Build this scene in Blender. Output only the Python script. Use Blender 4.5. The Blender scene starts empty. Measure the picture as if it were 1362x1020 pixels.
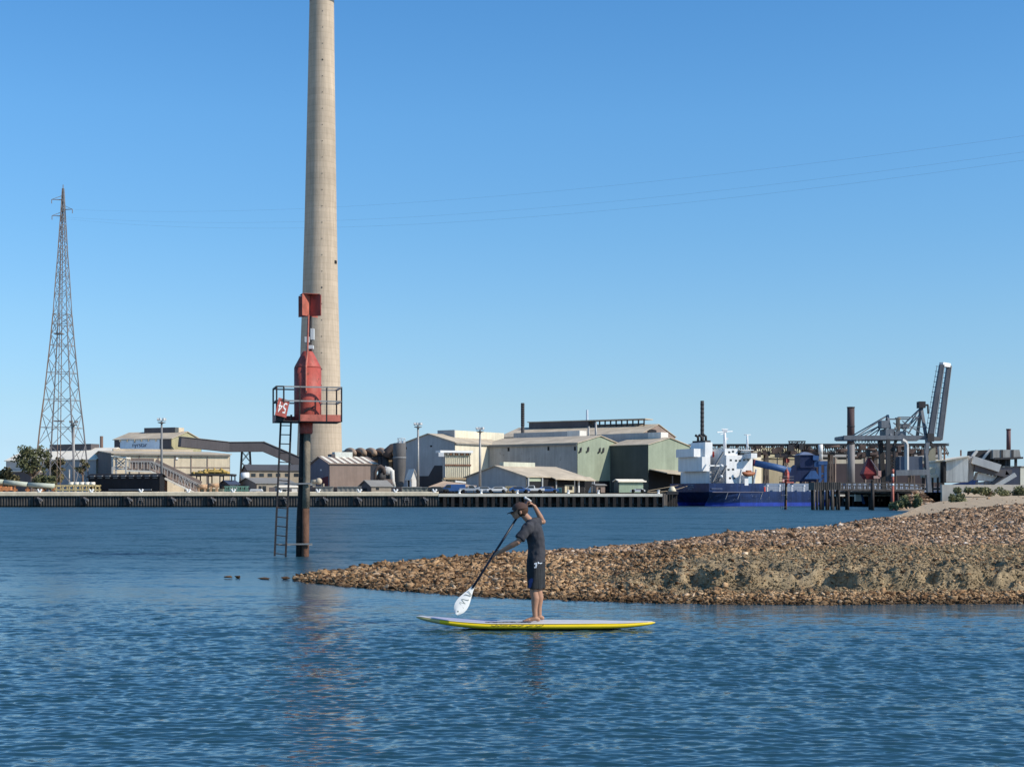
import bpy, bmesh, math, random
import numpy as np
from mathutils import Vector, Matrix, noise as mnoise
from mathutils.bvhtree import BVHTree

SC = bpy.context.scene
COL = SC.collection
RNG = random.Random(7)
NR = np.random.default_rng(11)
H = 1.87            # eye height above the water
F, CX, HY = 2000.0, 681.0, 662.0   # focal length and horizon in the photograph's pixels
PI = math.pi


def W(px, py, Y):
    """photo pixel + distance -> world point"""
    return Vector(((px - CX) / F * Y, Y, H + (HY - py) / F * Y))


def XW(px, Y):
    return (px - CX) / F * Y


def ZW(py, Y):
    return H + (HY - py) / F * Y


# ------------------------------------------------------------------ materials
MATS = {}


def mat(name, col, rough=0.7, var=0.25, scale=1.2, metal=0.0, stripe=None, streak=0.0, col2=None,
        bump=0.0, bscale=20.0, rust=None, rust_amt=0.0, spec=0.3, emit=None):
    """Principled material with two-scale colour variation. stripe=(axis, pitch, depth) corrugation bump;
    streak = strength of vertical run-off stains; rust = second colour in blotches."""
    if name in MATS:
        return MATS[name]
    m = bpy.data.materials.new(name)
    m.use_nodes = True
    nt = m.node_tree
    N, L = nt.nodes, nt.links
    b = N['Principled BSDF']
    b.inputs['Roughness'].default_value = rough
    b.inputs['Metallic'].default_value = metal
    b.inputs['Specular IOR Level'].default_value = spec
    tc = N.new('ShaderNodeTexCoord')
    src = tc.outputs['Object']

    def nz(sc, det=5, vec=None, rgh=0.6):
        n = N.new('ShaderNodeTexNoise')
        n.inputs['Scale'].default_value = sc
        n.inputs['Detail'].default_value = det
        n.inputs['Roughness'].default_value = rgh
        L.new(vec or src, n.inputs['Vector'])
        return n.outputs['Fac']

    def ramp(fac, p0, c0, p1, c1):
        r = N.new('ShaderNodeValToRGB')
        r.color_ramp.elements[0].position = p0
        r.color_ramp.elements[0].color = (*c0, 1)
        r.color_ramp.elements[1].position = p1
        r.color_ramp.elements[1].color = (*c1, 1)
        L.new(fac, r.inputs['Fac'])
        return r.outputs['Color']

    def mix(fac, a, bb, mode='MIX'):
        x = N.new('ShaderNodeMix')
        x.data_type = 'RGBA'
        x.blend_type = mode
        if isinstance(fac, float):
            x.inputs[0].default_value = fac
        else:
            L.new(fac, x.inputs[0])
        for s, v in ((6, a), (7, bb)):
            if isinstance(v, tuple):
                x.inputs[s].default_value = (*v, 1)
            else:
                L.new(v, x.inputs[s])
        return x.outputs[2]
    lo = tuple(c * (1 - var) for c in col)
    hi = tuple(min(1, c * (1 + var)) for c in (col2 or col))
    c = ramp(nz(scale), 0.3, lo, 0.72, hi)
    c = mix(ramp(nz(scale * 6.3, 3), 0.3, (0.0,) * 3, 0.7, (1.0,) * 3), c,
            mix(1.0, c, (1 - var * 0.5,) * 3, 'MULTIPLY'))
    if streak:
        mp = N.new('ShaderNodeMapping')
        mp.inputs['Scale'].default_value = (1.0, 1.0, 0.06)
        L.new(src, mp.inputs['Vector'])
        s = ramp(nz(1.3, 6, mp.outputs[0], 0.7), 0.42, (1 - streak,) * 3, 0.62, (1.0,) * 3)
        c = mix(1.0, c, s, 'MULTIPLY')
    if rust:
        f = ramp(nz(scale * 2.1, 8, None, 0.75), 0.62 - 0.25 * rust_amt, (0.0,) * 3, 0.70 - 0.15 * rust_amt, (1.0,) * 3)
        c = mix(f, c, rust)
    L.new(c, b.inputs['Base Color'])
    hgt = None
    if stripe:
        wv = N.new('ShaderNodeTexWave')
        wv.bands_direction = stripe[0]
        wv.inputs['Scale'].default_value = 0.314 / stripe[1]
        L.new(src, wv.inputs['Vector'])
        bp = N.new('ShaderNodeBump')
        bp.inputs['Strength'].default_value = 1.0
        bp.inputs['Distance'].default_value = stripe[2]
        L.new(wv.outputs['Fac'], bp.inputs['Height'])
        hgt = bp.outputs['Normal']
    if bump:
        bp = N.new('ShaderNodeBump')
        bp.inputs['Strength'].default_value = 1.0
        bp.inputs['Distance'].default_value = bump
        L.new(nz(bscale, 6), bp.inputs['Height'])
        if hgt is not None:
            L.new(hgt, bp.inputs['Normal'])
        hgt = bp.outputs['Normal']
    if hgt is not None:
        L.new(hgt, b.inputs['Normal'])
    if emit:
        b.inputs['Emission Color'].default_value = (*emit, 1)
        b.inputs['Emission Strength'].default_value = 1.0
    MATS[name] = m
    return m


# ------------------------------------------------------------------ mesh builder
def origin_of(o):
    v = Vector((0, 0, 0))
    while o is not None:
        v += o.location
        o = o.parent
    return v


class MB:
    """collects shapes in world coordinates; build() links them as ONE mesh object"""

    def __init__(self):
        self.v, self.f, self.mi, self.sm = [], [], [], []
        self.cur = 0
        self.smooth = False

    def add(self, verts, faces):
        o = len(self.v)
        self.v += [Vector(p) for p in verts]
        for f in faces:
            self.f.append([i + o for i in f])
            self.mi.append(self.cur)
            self.sm.append(self.smooth)
        return self

    def box(self, c, s, yaw=0.0):
        c = Vector(c)
        ca, sa = math.cos(yaw), math.sin(yaw)
        vs = []
        for dz in (-.5, .5):
            for dx, dy in ((-.5, -.5), (.5, -.5), (.5, .5), (-.5, .5)):
                x, y = dx * s[0], dy * s[1]
                vs.append(c + Vector((x * ca - y * sa, x * sa + y * ca, dz * s[2])))
        return self.add(vs, [(3, 2, 1, 0), (4, 5, 6, 7), (0, 1, 5, 4), (1, 2, 6, 5), (2, 3, 7, 6), (3, 0, 4, 7)])

    def prism(self, base, top):
        """two polygons of equal length, counter-clockwise seen from the top one"""
        n = len(base)
        fs = [tuple(range(n - 1, -1, -1)), tuple(range(n, 2 * n))]
        fs += [(i, (i + 1) % n, n + (i + 1) % n, n + i) for i in range(n)]
        return self.add(list(base) + list(top), fs)

    def slab(self, pts, t):
        """polygon with thickness t along its normal (downwards/backwards)"""
        p = [Vector(q) for q in pts]
        n = (p[1] - p[0]).cross(p[2] - p[0]).normalized()
        return self.prism([q - n * t for q in p], p)

    def tube(self, p0, p1, r0, r1=None, seg=10, caps=True):
        return self.path([p0, p1], [r0, r0 if r1 is None else r1], seg, caps)

    def bar(self, p0, p1, w, h=None):
        """square-section beam"""
        p0, p1 = Vector(p0), Vector(p1)
        d = (p1 - p0).normalized()
        up = Vector((0, 0, 1)) if abs(d.z) < .95 else Vector((0, 1, 0))
        s = d.cross(up).normalized() * (w / 2)
        u = s.cross(d).normalized() * ((h or w) / 2)
        a = [p0 - s - u, p0 + s - u, p0 + s + u, p0 - s + u]
        b = [q + (p1 - p0) for q in a]
        return self.add(a + b, [(0, 1, 2, 3), (7, 6, 5, 4), (1, 0, 4, 5), (2, 1, 5, 6), (3, 2, 6, 7), (0, 3, 7, 4)])

    def path(self, pts, rad, seg=10, caps=True):
        pts = [Vector(p) for p in pts]
        n = len(pts)
        if not hasattr(rad, '__len__'):
            rad = [rad] * n
        vs, fs = [], []
        ref = None
        for i, p in enumerate(pts):
            d = (pts[min(i + 1, n - 1)] - pts[max(i - 1, 0)])
            if d.length < 1e-9:
                d = Vector((0, 0, 1))
            d.normalize()
            if ref is None:
                ref = Vector((0, 0, 1)) if abs(d.z) < .9 else Vector((1, 0, 0))
            s = d.cross(ref)
            if s.length < 1e-4:
                s = d.cross(Vector((0, 1, 0)))
            s.normalize()
            u = s.cross(d).normalized()
            ref = u
            for k in range(seg):
                a = 2 * PI * k / seg
                vs.append(p + (s * math.cos(a) + u * math.sin(a)) * rad[i])
        for i in range(n - 1):
            for k in range(seg):
                a, b = i * seg + k, i * seg + (k + 1) % seg
                fs.append((a, b, b + seg, a + seg))
        if caps:
            fs.append(tuple(range(seg - 1, -1, -1)))
            fs.append(tuple(range((n - 1) * seg, n * seg)))
        return self.add(vs, fs)

    def lathe(self, c, prof, seg=16, axis=None):
        """prof: (radius, height) from bottom to top round a vertical axis at c"""
        c = Vector(c)
        vs, fs = [], []
        for r, z in prof:
            for k in range(seg):
                a = 2 * PI * k / seg
                vs.append(c + Vector((r * math.cos(a), r * math.sin(a), z)))
        for i in range(len(prof) - 1):
            for k in range(seg):
                a, b = i * seg + k, i * seg + (k + 1) % seg
                fs.append((a, b, b + seg, a + seg))
        fs.append(tuple(range(seg - 1, -1, -1)))
        fs.append(tuple(range((len(prof) - 1) * seg, len(prof) * seg)))
        return self.add(vs, fs)

    def ball(self, c, r, seg=12, rings=7, sc=(1, 1, 1)):
        c = Vector(c)
        vs, fs = [c - Vector((0, 0, r * sc[2]))], []
        for i in range(1, rings):
            t = -PI / 2 + PI * i / rings
            for k in range(seg):
                a = 2 * PI * k / seg
                vs.append(c + Vector((r * sc[0] * math.cos(t) * math.cos(a), r * sc[1] * math.cos(t) * math.sin(a), r * sc[2] * math.sin(t))))
        vs.append(c + Vector((0, 0, r * sc[2])))
        for k in range(seg):
            fs.append((0, 1 + (k + 1) % seg, 1 + k))
            fs.append((len(vs) - 1, 1 + (rings - 2) * seg + k, 1 + (rings - 2) * seg + (k + 1) % seg))
        for i in range(rings - 2):
            for k in range(seg):
                a, b = 1 + i * seg + k, 1 + i * seg + (k + 1) % seg
                fs.append((a, b, b + seg, a + seg))
        return self.add(vs, fs)

    def build(self, name, m, parent=None, bevel=0.0, recalc=True):
        off = origin_of(parent) if parent is not None else None
        if off is None:
            lo = [min(p[i] for p in self.v) for i in range(3)]
            hi = [max(p[i] for p in self.v) for i in range(3)]
            off = Vector(((lo[0] + hi[0]) / 2, (lo[1] + hi[1]) / 2, lo[2]))
        me = bpy.data.meshes.new(name)
        me.from_pydata([p - off for p in self.v], [], self.f)
        for mm in (m if isinstance(m, (list, tuple)) else [m]):
            me.materials.append(mm)
        me.polygons.foreach_set('material_index', self.mi)
        me.polygons.foreach_set('use_smooth', self.sm)
        if recalc:
            bm = bmesh.new()
            bm.from_mesh(me)
            bmesh.ops.recalc_face_normals(bm, faces=bm.faces)
            bm.to_mesh(me)
            bm.free()
        me.update()
        o = bpy.data.objects.new(name, me)
        COL.objects.link(o)
        if parent is not None:
            o.parent = parent
        else:
            o.location = off
        if bevel:
            md = o.modifiers.new('bevel', 'BEVEL')
            md.width = bevel
            md.segments = 2
            md.limit_method = 'ANGLE'
        return o


def thing(name, label, cat, loc, group=None):
    o = bpy.data.objects.new(name, None)
    COL.objects.link(o)
    o.location = Vector(loc)
    o.empty_display_size = 0.2
    return tag(o, label, cat, group)


def tag(o, label=None, cat=None, group=None, kind=None):
    for k, v in (('label', label), ('category', cat), ('group', group), ('kind', kind)):
        if v:
            o[k] = v
    return o


def copy_tree(o, parent=None):
    c = o.copy()
    COL.objects.link(c)
    c.parent = parent
    for ch in [x for x in bpy.data.objects if x.parent == o]:
        copy_tree(ch, c)
    return c


def text_mesh(body, size, name, m, mtx, parent=None, extrude=0.004):
    cu = bpy.data.curves.new('lettering', 'FONT')
    cu.body = body
    cu.size = size
    cu.extrude = extrude
    cu.align_x = 'CENTER'
    cu.align_y = 'CENTER'
    t = bpy.data.objects.new('lettering', cu)
    COL.objects.link(t)
    bpy.context.view_layer.update()
    me = bpy.data.meshes.new_from_object(t.evaluated_get(bpy.context.evaluated_depsgraph_get()))
    bpy.data.objects.remove(t)
    off = Matrix.Translation(-origin_of(parent)) if parent else Matrix()
    me.transform(off @ mtx)
    me.materials.clear()
    me.materials.append(m)
    o = bpy.data.objects.new(name, me)
    COL.objects.link(o)
    o.parent = parent
    return o


def basis(origin, x, z):
    x = Vector(x).normalized()
    z = Vector(z).normalized()
    y = z.cross(x)
    return Matrix(((x.x, y.x, z.x, origin[0]), (x.y, y.y, z.y, origin[1]), (x.z, y.z, z.z, origin[2]), (0, 0, 0, 1)))


# ------------------------------------------------------------------ camera, sun, sky
cam = bpy.data.cameras.new('camera')
co = bpy.data.objects.new('camera', cam)
COL.objects.link(co)
co.location = (0, 0, H)
co.rotation_euler = (PI / 2, 0, 0)
cam.sensor_width = 36.0
cam.lens = 36.0 * F / 1362.0
cam.shift_y = (HY - 510.0) / 1362.0
cam.clip_start = 0.5
cam.clip_end = 6000
SC.camera = co

SUN_AZ = math.radians(69)      # from straight behind the camera, round to the camera's right
SUN_EL = math.radians(36)
sd = Vector((math.sin(SUN_AZ) * math.cos(SUN_EL), -math.cos(SUN_AZ) * math.cos(SUN_EL), math.sin(SUN_EL)))
sl = bpy.data.lights.new('sun', 'SUN')
sl.energy = 4.8
sl.angle = math.radians(0.5)
sl.color = (1.0, 0.91, 0.78)
so = bpy.data.objects.new('sun', sl)
COL.objects.link(so)
so.rotation_euler = (-sd).to_track_quat('-Z', 'Y').to_euler()
so.location = (60, -20, 60)

wd = bpy.data.worlds.new('World')
SC.world = wd
wd.use_nodes = True
wn, wl = wd.node_tree.nodes, wd.node_tree.links
bg = wn['Background']
sky = wn.new('ShaderNodeTexSky')
sky.sky_type = 'NISHITA'
sky.sun_disc = False
sky.sun_elevation = SUN_EL
sky.sun_rotation = math.atan2(sd.x, sd.y)
sky.altitude = 0
sky.air_density = 1.0
sky.dust_density = 0.4
sky.ozone_density = 3.0
# clear dry air: less of the yellow low horizon, a deeper blue above it
wtc = wn.new('ShaderNodeTexCoord')
wsp = wn.new('ShaderNodeSeparateXYZ')
wl.new(wtc.outputs['Generated'], wsp.inputs[0])
wrm = wn.new('ShaderNodeValToRGB')
AIR = [(0.0, (.82, 1.16, 1.83)), (.018, (.77, 1.02, 1.55)), (.036, (.736, .927, 1.32)), (.063, (.75, .926, 1.17)), (.115, (.755, .99, 1.18)),
       (.171, (.70, 1.03, 1.24)), (.243, (.67, 1.09, 1.34)), (.311, (.58, 1.05, 1.35)), (1.0, (.55, .98, 1.30))]
for _i, (_p, _c) in enumerate(AIR):
    if _i < 2:
        _e = wrm.color_ramp.elements[_i]
        _e.position = _p
    else:
        _e = wrm.color_ramp.elements.new(_p)
    _e.color = (_c[0] * 1.0, _c[1] * 1.04, _c[2] * 1.045, 1)
wl.new(wsp.outputs['Z'], wrm.inputs['Fac'])
wmx = wn.new('ShaderNodeMix')
wmx.data_type, wmx.blend_type = 'RGBA', 'MULTIPLY'
wmx.inputs[0].default_value = 1
wl.new(sky.outputs[0], wmx.inputs[6])
wl.new(wrm.outputs[0], wmx.inputs[7])
wl.new(wmx.outputs[2], bg.inputs['Color'])
bg.inputs['Strength'].default_value = 0.12
SC.view_settings.view_transform = 'Standard'
SC.view_settings.look = 'None'
SC.view_settings.exposure = 0
SC.view_settings.gamma = 1
SC.cycles.max_bounces = 5
SC.cycles.use_denoising = True
# ------------------------------------------------------------------ spit of land
# across the spit: near shore point -> far crest point, crest height
PAIRS = [((-5.05, 34.6), (-5.1, 35.2), .02), ((-4.4, 33.1), (-4.3, 35.8), .10), ((-2.85, 31), (-3.35, 37), .22), ((-1.8, 29.9), (-2.3, 38), .27),
         ((-.58, 28.6), (-.82, 40), .32), ((1.1, 27.6), (1.7, 43), .36), ((2.4, 26.9), (4.1, 46), .42), ((3.8, 26.5), (7.95, 56), .50),
         ((5.6, 26.4), (14.7, 70), .47), ((6.2, 26.5), (19.9, 85), .54), ((6.9, 26.6), (28.5, 110), .68), ((7.6, 26.6), (40, 150), .75),
         ((8.3, 26.6), (54.4, 200), .85), ((9.2, 26.7), (66.0, 232), 1.3), ((12, 27), (80, 250), 2.15), ((20, 27.5), (110, 262), 2.9),
         ((45, 30), (170, 270), 2.9), ((110, 40), (300, 300), 2.9)]
ARC = [0.0]
for i in range(1, len(PAIRS)):
    ARC.append(ARC[-1] + 1)


def pair_at(u):
    i = min(int(u), len(PAIRS) - 2)
    f = u - i
    a, b = PAIRS[i], PAIRS[i + 1]
    n = Vector((a[0][0] + (b[0][0] - a[0][0]) * f, a[0][1] + (b[0][1] - a[0][1]) * f))
    c = Vector((a[1][0] + (b[1][0] - a[1][0]) * f, a[1][1] + (b[1][1] - a[1][1]) * f))
    return n, c, a[2] + (b[2] - a[2]) * f


def sst(a, b, x):
    t = min(1, max(0, (x - a) / (b - a)))
    return t * t * (3 - 2 * t)


def nz3(x, y, z=0.0, s=1.0):
    return mnoise.noise(Vector((x * s, y * s, z)))


def lerp_tab(tab, x):
    if x <= tab[0][0]:
        return tab[0][1]
    for (a, p), (b, q) in zip(tab, tab[1:]):
        if x < b:
            return p + (q - p) * (x - a) / (b - a)
    return tab[-1][1]


def land_height(u, d, D, zc, P):
    """P: plan point, d: metres inland of the near shore, D: metres to the crest"""
    bankiness = sst(5.0, 6.8, u)
    # the eroded face wanders in and out and crumbles
    off = 0.70 * nz3(P.x, P.y, 3.1, .45) + 0.55 * nz3(P.x, P.y, 9.1, 1.3) + .30 * nz3(P.x, P.y, 4.4, 3.2)
    b0 = 1.75 + off
    prof = [(0, 0), (.8, .10), (1.4, .17)]
    base = lerp_tab(prof, d)
    top = lerp_tab([(0, .44), (2.2, .47), (6, .62), (12, .72)], d)
    k = sst(b0 - .02, b0 + .16 + .35 * max(0, nz3(P.x, P.y, 1.7, .7)), d)
    za = base + (top - base) * k
    if d > 12:
        zm = lerp_tab([(9, .62), (11, .68), (12, .75), (13, .95), (14, 1.38), (15, 1.6), (17, 1.8)], u)
        if D > 75:
            za = lerp_tab([(12, .72), (40, .72 + (zm - .72) * .45), (70, zm), (D, zc)], d)
        else:
            za = lerp_tab([(12, .72), (D, zc)], d)
    if d > 3 and D < 30 and zc < .72:
        za = za + (zc - za) * sst(3, D, d)
    v = d / max(D, .01)
    zb = zc * (1 - (1 - min(1, v)) ** 1.7) * (1 - .12 * sst(0, .4, .4 - abs(v - .5)))
    z = zb + (za - zb) * bankiness
    if d < 0:
        z = d * .16
    if d > D:
        e = d - D
        drop = 2.2 + .02 * D
        z = zc + (-.5 - zc) * sst(0, drop, e) if u < 13.3 else zc + (2.75 - zc) * min(1, e / 30)
    return z


def build_spit():
    us = list(np.arange(0, 7.0, .016)) + list(np.arange(7, 12.0, .025)) + list(np.arange(12, len(PAIRS) - 1 + .001, .03))
    us[-1] = len(PAIRS) - 1.0001
    rows = []
    t1 = [-3, -1.5, -.7, -.3]
    verts, cols = [], []
    nrow = None
    info = []
    for u in us:
        n, c, zc = pair_at(u)
        D = (c - n).length
        dr = (c - n).normalized() if D > .1 else Vector((0, 1))
        m = min(4.2, .6 * D)
        ds = t1 + [m * k / 95 for k in range(96)]
        ds += [m + (D - m) * ((k / 90) ** 1.8) for k in range(1, 91)]
        tail = 3.2 + .03 * D + (42 if u > 13.3 else 0)
        ds += [D + tail * k / 16 for k in range(1, 17)]
        nrow = len(ds)
        for d in ds:
            P = n + dr * d
            z = land_height(u, d, D, zc, P)
            if -0.2 < d:
                s = 1 + .02 * P.y
                rough = .045 * nz3(P.x, P.y, 0, 2.3 / s) + .03 * nz3(P.x, P.y, 5, 6 / s) + .018 * nz3(P.x, P.y, 2, 14 / s)
                b = sst(5.0, 6.8, u) * sst(1.0, 1.7, d) * (1 - sst(3.2, 5, d))
                rough *= 1 + 1.5 * b
                rough += .15 * b * nz3(P.x, P.y, 7, 2.6) + .07 * b * nz3(P.x, P.y, 8, 7)
                z += rough * sst(-.1, .3, d) * (1 if d < D else max(0, 1 - (d - D)))
            verts.append((P.x, P.y, z))
    nu = len(us)
    faces = []
    for i in range(nu - 1):
        for j in range(nrow - 1):
            a = i * nrow + j
            faces.append((a, a + nrow, a + nrow + 1, a + 1))
    me = bpy.data.meshes.new('rocky_ground')
    me.from_pydata(verts, [], faces)
    me.polygons.foreach_set('use_smooth', [True] * len(faces))
    me.update()
    o = bpy.data.objects.new('ground', me)
    COL.objects.link(o)
    tag(o, kind='structure')
    return o, np.array(verts).reshape(nu, nrow, 3), us


def ground_mat():
    m = bpy.data.materials.new('spit_earth')
    m.use_nodes = True
    N, L = m.node_tree.nodes, m.node_tree.links
    b = N['Principled BSDF']
    b.inputs['Roughness'].default_value = .95
    b.inputs['Specular IOR Level'].default_value = .1
    g = N.new('ShaderNodeNewGeometry')

    def nz(s, d=6):
        n = N.new('ShaderNodeTexNoise')
        n.inputs['Scale'].default_value = s
        n.inputs['Detail'].default_value = d
        n.inputs['Roughness'].default_value = .65
        L.new(g.outputs['Position'], n.inputs['Vector'])
        return n.outputs['Fac']
    r = N.new('ShaderNodeValToRGB')
    el = r.color_ramp.elements
    el[0].position, el[0].color = .3, (.25, .195, .13, 1)
    el[1].position, el[1].color = .7, (.47, .37, .245, 1)
    e = el.new(.5)
    e.color = (.35, .28, .185, 1)
    L.new(nz(1.1), r.inputs['Fac'])
    r2 = N.new('ShaderNodeValToRGB')
    r2.color_ramp.elements[0].position, r2.color_ramp.elements[0].color = .35, (.6, .57, .52, 1)
    r2.color_ramp.elements[1].position, r2.color_ramp.elements[1].color = .65, (1.15, 1.1, 1.0, 1)
    L.new(nz(7.5), r2.inputs['Fac'])
    mx = N.new('ShaderNodeMix')
    mx.data_type, mx.blend_type = 'RGBA', 'MULTIPLY'
    mx.inputs[0].default_value = 1
    L.new(r.outputs[0], mx.inputs[6])
    L.new(r2.outputs[0], mx.inputs[7])
    # farther, sandier ground inland
    sp = N.new('ShaderNodeSeparateXYZ')
    L.new(g.outputs['Position'], sp.inputs[0])
    mr = N.new('ShaderNodeMapRange')
    mr.inputs['From Min'].default_value, mr.inputs['From Max'].default_value = 70, 115
    L.new(sp.outputs['Y'], mr.inputs['Value'])
    mx2 = N.new('ShaderNodeMix')
    mx2.data_type = 'RGBA'
    L.new(mr.outputs[0], mx2.inputs[0])
    L.new(mx.outputs[2], mx2.inputs[6])
    mx2.inputs[7].default_value = (.50, .38, .25, 1)
    # wet band along the waterline
    wt = N.new('ShaderNodeMapRange')
    wt.inputs['From Min'].default_value, wt.inputs['From Max'].default_value = .015, .07
    wt.inputs['To Min'].default_value, wt.inputs['To Max'].default_value = .45, 1
    L.new(sp.outputs['Z'], wt.inputs['Value'])
    mx3 = N.new('ShaderNodeMix')
    mx3.data_type, mx3.blend_type = 'RGBA', 'MULTIPLY'
    mx3.inputs[0].default_value = 1
    L.new(mx2.outputs[2], mx3.inputs[6])
    L.new(wt.outputs[0], mx3.inputs[7])
    L.new(mx3.outputs[2], b.inputs['Base Color'])
    bp = N.new('ShaderNodeBump')
    bp.inputs['Distance'].default_value = .05
    L.new(nz(16, 8), bp.inputs['Height'])
    L.new(bp.outputs[0], b.inputs['Normal'])
    return m


def rock_mat(name, dark, mid, light, pale):
    m = bpy.data.materials.new(name)
    m.use_nodes = True
    N, L = m.node_tree.nodes, m.node_tree.links
    b = N['Principled BSDF']
    b.inputs['Roughness'].default_value = .9
    b.inputs['Specular IOR Level'].default_value = .15
    g = N.new('ShaderNodeNewGeometry')
    oi = N.new('ShaderNodeObjectInfo')
    ad = N.new('ShaderNodeMath')
    ad.operation = 'ADD'
    L.new(g.outputs['Random Per Island'], ad.inputs[0])
    L.new(oi.outputs['Random'], ad.inputs[1])
    fr = N.new('ShaderNodeMath')
    fr.operation = 'FRACT'
    L.new(ad.outputs[0], fr.inputs[0])
    r = N.new('ShaderNodeValToRGB')
    el = r.color_ramp.elements
    el[0].position, el[0].color = 0, (*dark, 1)
    el[1].position, el[1].color = 1, (*pale, 1)
    for p, c in ((.35, mid), (.7, light), (.93, light)):
        e = el.new(p)
        e.color = (*c, 1)
    L.new(fr.outputs[0], r.inputs['Fac'])
    n = N.new('ShaderNodeTexNoise')
    n.inputs['Scale'].default_value = 14
    n.inputs['Detail'].default_value = 6
    L.new(g.outputs['Position'], n.inputs['Vector'])
    r2 = N.new('ShaderNodeValToRGB')
    r2.color_ramp.elements[0].position, r2.color_ramp.elements[0].color = .3, (.62, .60, .58, 1)
    r2.color_ramp.elements[1].position, r2.color_ramp.elements[1].color = .7, (1.15, 1.12, 1.08, 1)
    L.new(n.outputs['Fac'], r2.inputs['Fac'])
    mx = N.new('ShaderNodeMix')
    mx.data_type, mx.blend_type = 'RGBA', 'MULTIPLY'
    mx.inputs[0].default_value = 1
    L.new(r.outputs[0], mx.inputs[6])
    L.new(r2.outputs[0], mx.inputs[7])
    n3 = N.new('ShaderNodeTexNoise')
    n3.inputs['Scale'].default_value = .45
    n3.inputs['Detail'].default_value = 6
    L.new(g.outputs['Position'], n3.inputs['Vector'])
    r3 = N.new('ShaderNodeValToRGB')
    r3.color_ramp.elements[0].position, r3.color_ramp.elements[0].color = .38, (.66, .62, .58, 1)
    r3.color_ramp.elements[1].position, r3.color_ramp.elements[1].color = .62, (1.12, 1.10, 1.06, 1)
    L.new(n3.outputs['Fac'], r3.inputs['Fac'])
    my = N.new('ShaderNodeMix')
    my.data_type, my.blend_type = 'RGBA', 'MULTIPLY'
    my.inputs[0].default_value = 1
    L.new(mx.outputs[2], my.inputs[6])
    L.new(r3.outputs[0], my.inputs[7])
    mx = my
    sz_ = N.new('ShaderNodeSeparateXYZ')
    L.new(g.outputs['Position'], sz_.inputs[0])
    wt = N.new('ShaderNodeMapRange')
    wt.inputs['From Min'].default_value, wt.inputs['From Max'].default_value = .03, .10
    wt.inputs['To Min'].default_value, wt.inputs['To Max'].default_value = .38, 1
    L.new(sz_.outputs['Z'], wt.inputs['Value'])
    mw = N.new('ShaderNodeMix')
    mw.data_type, mw.blend_type = 'RGBA', 'MULTIPLY'
    mw.inputs[0].default_value = 1
    L.new(mx.outputs[2], mw.inputs[6])
    L.new(wt.outputs[0], mw.inputs[7])
    L.new(mw.outputs[2], b.inputs['Base Color'])
    bp = N.new('ShaderNodeBump')
    bp.inputs['Distance'].default_value = .02
    L.new(n.outputs['Fac'], bp.inputs['Height'])
    L.new(bp.outputs[0], b.inputs['Normal'])
    return m


GROUND, GV, GU = build_spit()
GROUND.data.materials.append(ground_mat())
R_OCHRE = rock_mat('ochre_rock', (.09, .052, .030), (.29, .18, .098), (.50, .34, .20), (.72, .58, .43))
R_PINK = rock_mat('pink_grey_rock', (.09, .054, .036), (.30, .195, .125), (.51, .365, .25), (.76, .68, .60))


def rock_shapes(n=26):
    out = []
    for k in range(n):
        bm = bmesh.new()
        r = random.Random(100 + k)
        for _ in range(r.choice((8, 9, 10, 12))):
            d = Vector((r.gauss(0, 1), r.gauss(0, 1), r.gauss(0, 1))).normalized()
            q = r.uniform(.7, 1.0)
            bm.verts.new((d.x * q * 1.15, d.y * q * .95, d.z * q * r.uniform(.65, .85)))
        res = bmesh.ops.convex_hull(bm, input=bm.verts)
        junk = [e for e in res['geom_interior'] + res['geom_unused'] if isinstance(e, bmesh.types.BMVert)]
        bmesh.ops.delete(bm, geom=list(set(junk)), context='VERTS')
        bmesh.ops.triangulate(bm, faces=bm.faces)
        bm.verts.index_update()
        v = np.array([x.co[:] for x in bm.verts])
        f = np.array([[x.index for x in t.verts] for t in bm.faces])
        bm.free()
        out.append((v, f))
    return out


ROCKS = rock_shapes()


def rot_matrices(n):
    q = NR.normal(size=(n, 4))
    q /= np.linalg.norm(q, axis=1)[:, None]
    w, x, y, z = q.T
    return np.stack([np.stack([1 - 2 * (y * y + z * z), 2 * (x * y - z * w), 2 * (x * z + y * w)], -1),
                     np.stack([2 * (x * y + z * w), 1 - 2 * (x * x + z * z), 2 * (y * z - x * w)], -1),
                     np.stack([2 * (x * z - y * w), 2 * (y * z + x * w), 1 - 2 * (x * x + y * y)], -1)], 1)


def rock_mesh(name, P, S, m):
    """many stones as one mesh"""
    n = len(P)
    R = rot_matrices(n)
    which = NR.integers(0, len(ROCKS), n)
    av, af, base = [], [], 0
    for k, (v, f) in enumerate(ROCKS):
        idx = np.where(which == k)[0]
        if not len(idx):
            continue
        an = np.exp(NR.normal(0, .32, (len(idx), 1, 3)) - np.array([0, 0, .15]))
        vv = np.einsum('nij,nvj->nvi', R[idx], v[None] * an) * S[idx][:, None, None] * np.array([1, 1, .62]) + P[idx][:, None, :]
        ff = f[None] + (np.arange(len(idx)) * len(v))[:, None, None] + base
        av.append(vv.reshape(-1, 3))
        af.append(ff.reshape(-1, 3))
        base += len(idx) * len(v)
    V, Fc = np.concatenate(av), np.concatenate(af)
    me = bpy.data.meshes.new(name)
    me.vertices.add(len(V))
    me.vertices.foreach_set('co', V.astype(np.float32).ravel())
    me.loops.add(len(Fc) * 3)
    me.loops.foreach_set('vertex_index', Fc.astype(np.int32).ravel())
    me.polygons.add(len(Fc))
    me.polygons.foreach_set('loop_start', (np.arange(len(Fc)) * 3).astype(np.int32))
    me.update(calc_edges=True)
    me.validate()
    me.materials.append(m)
    o = bpy.data.objects.new(name, me)
    COL.objects.link(o)
    return o


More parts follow.
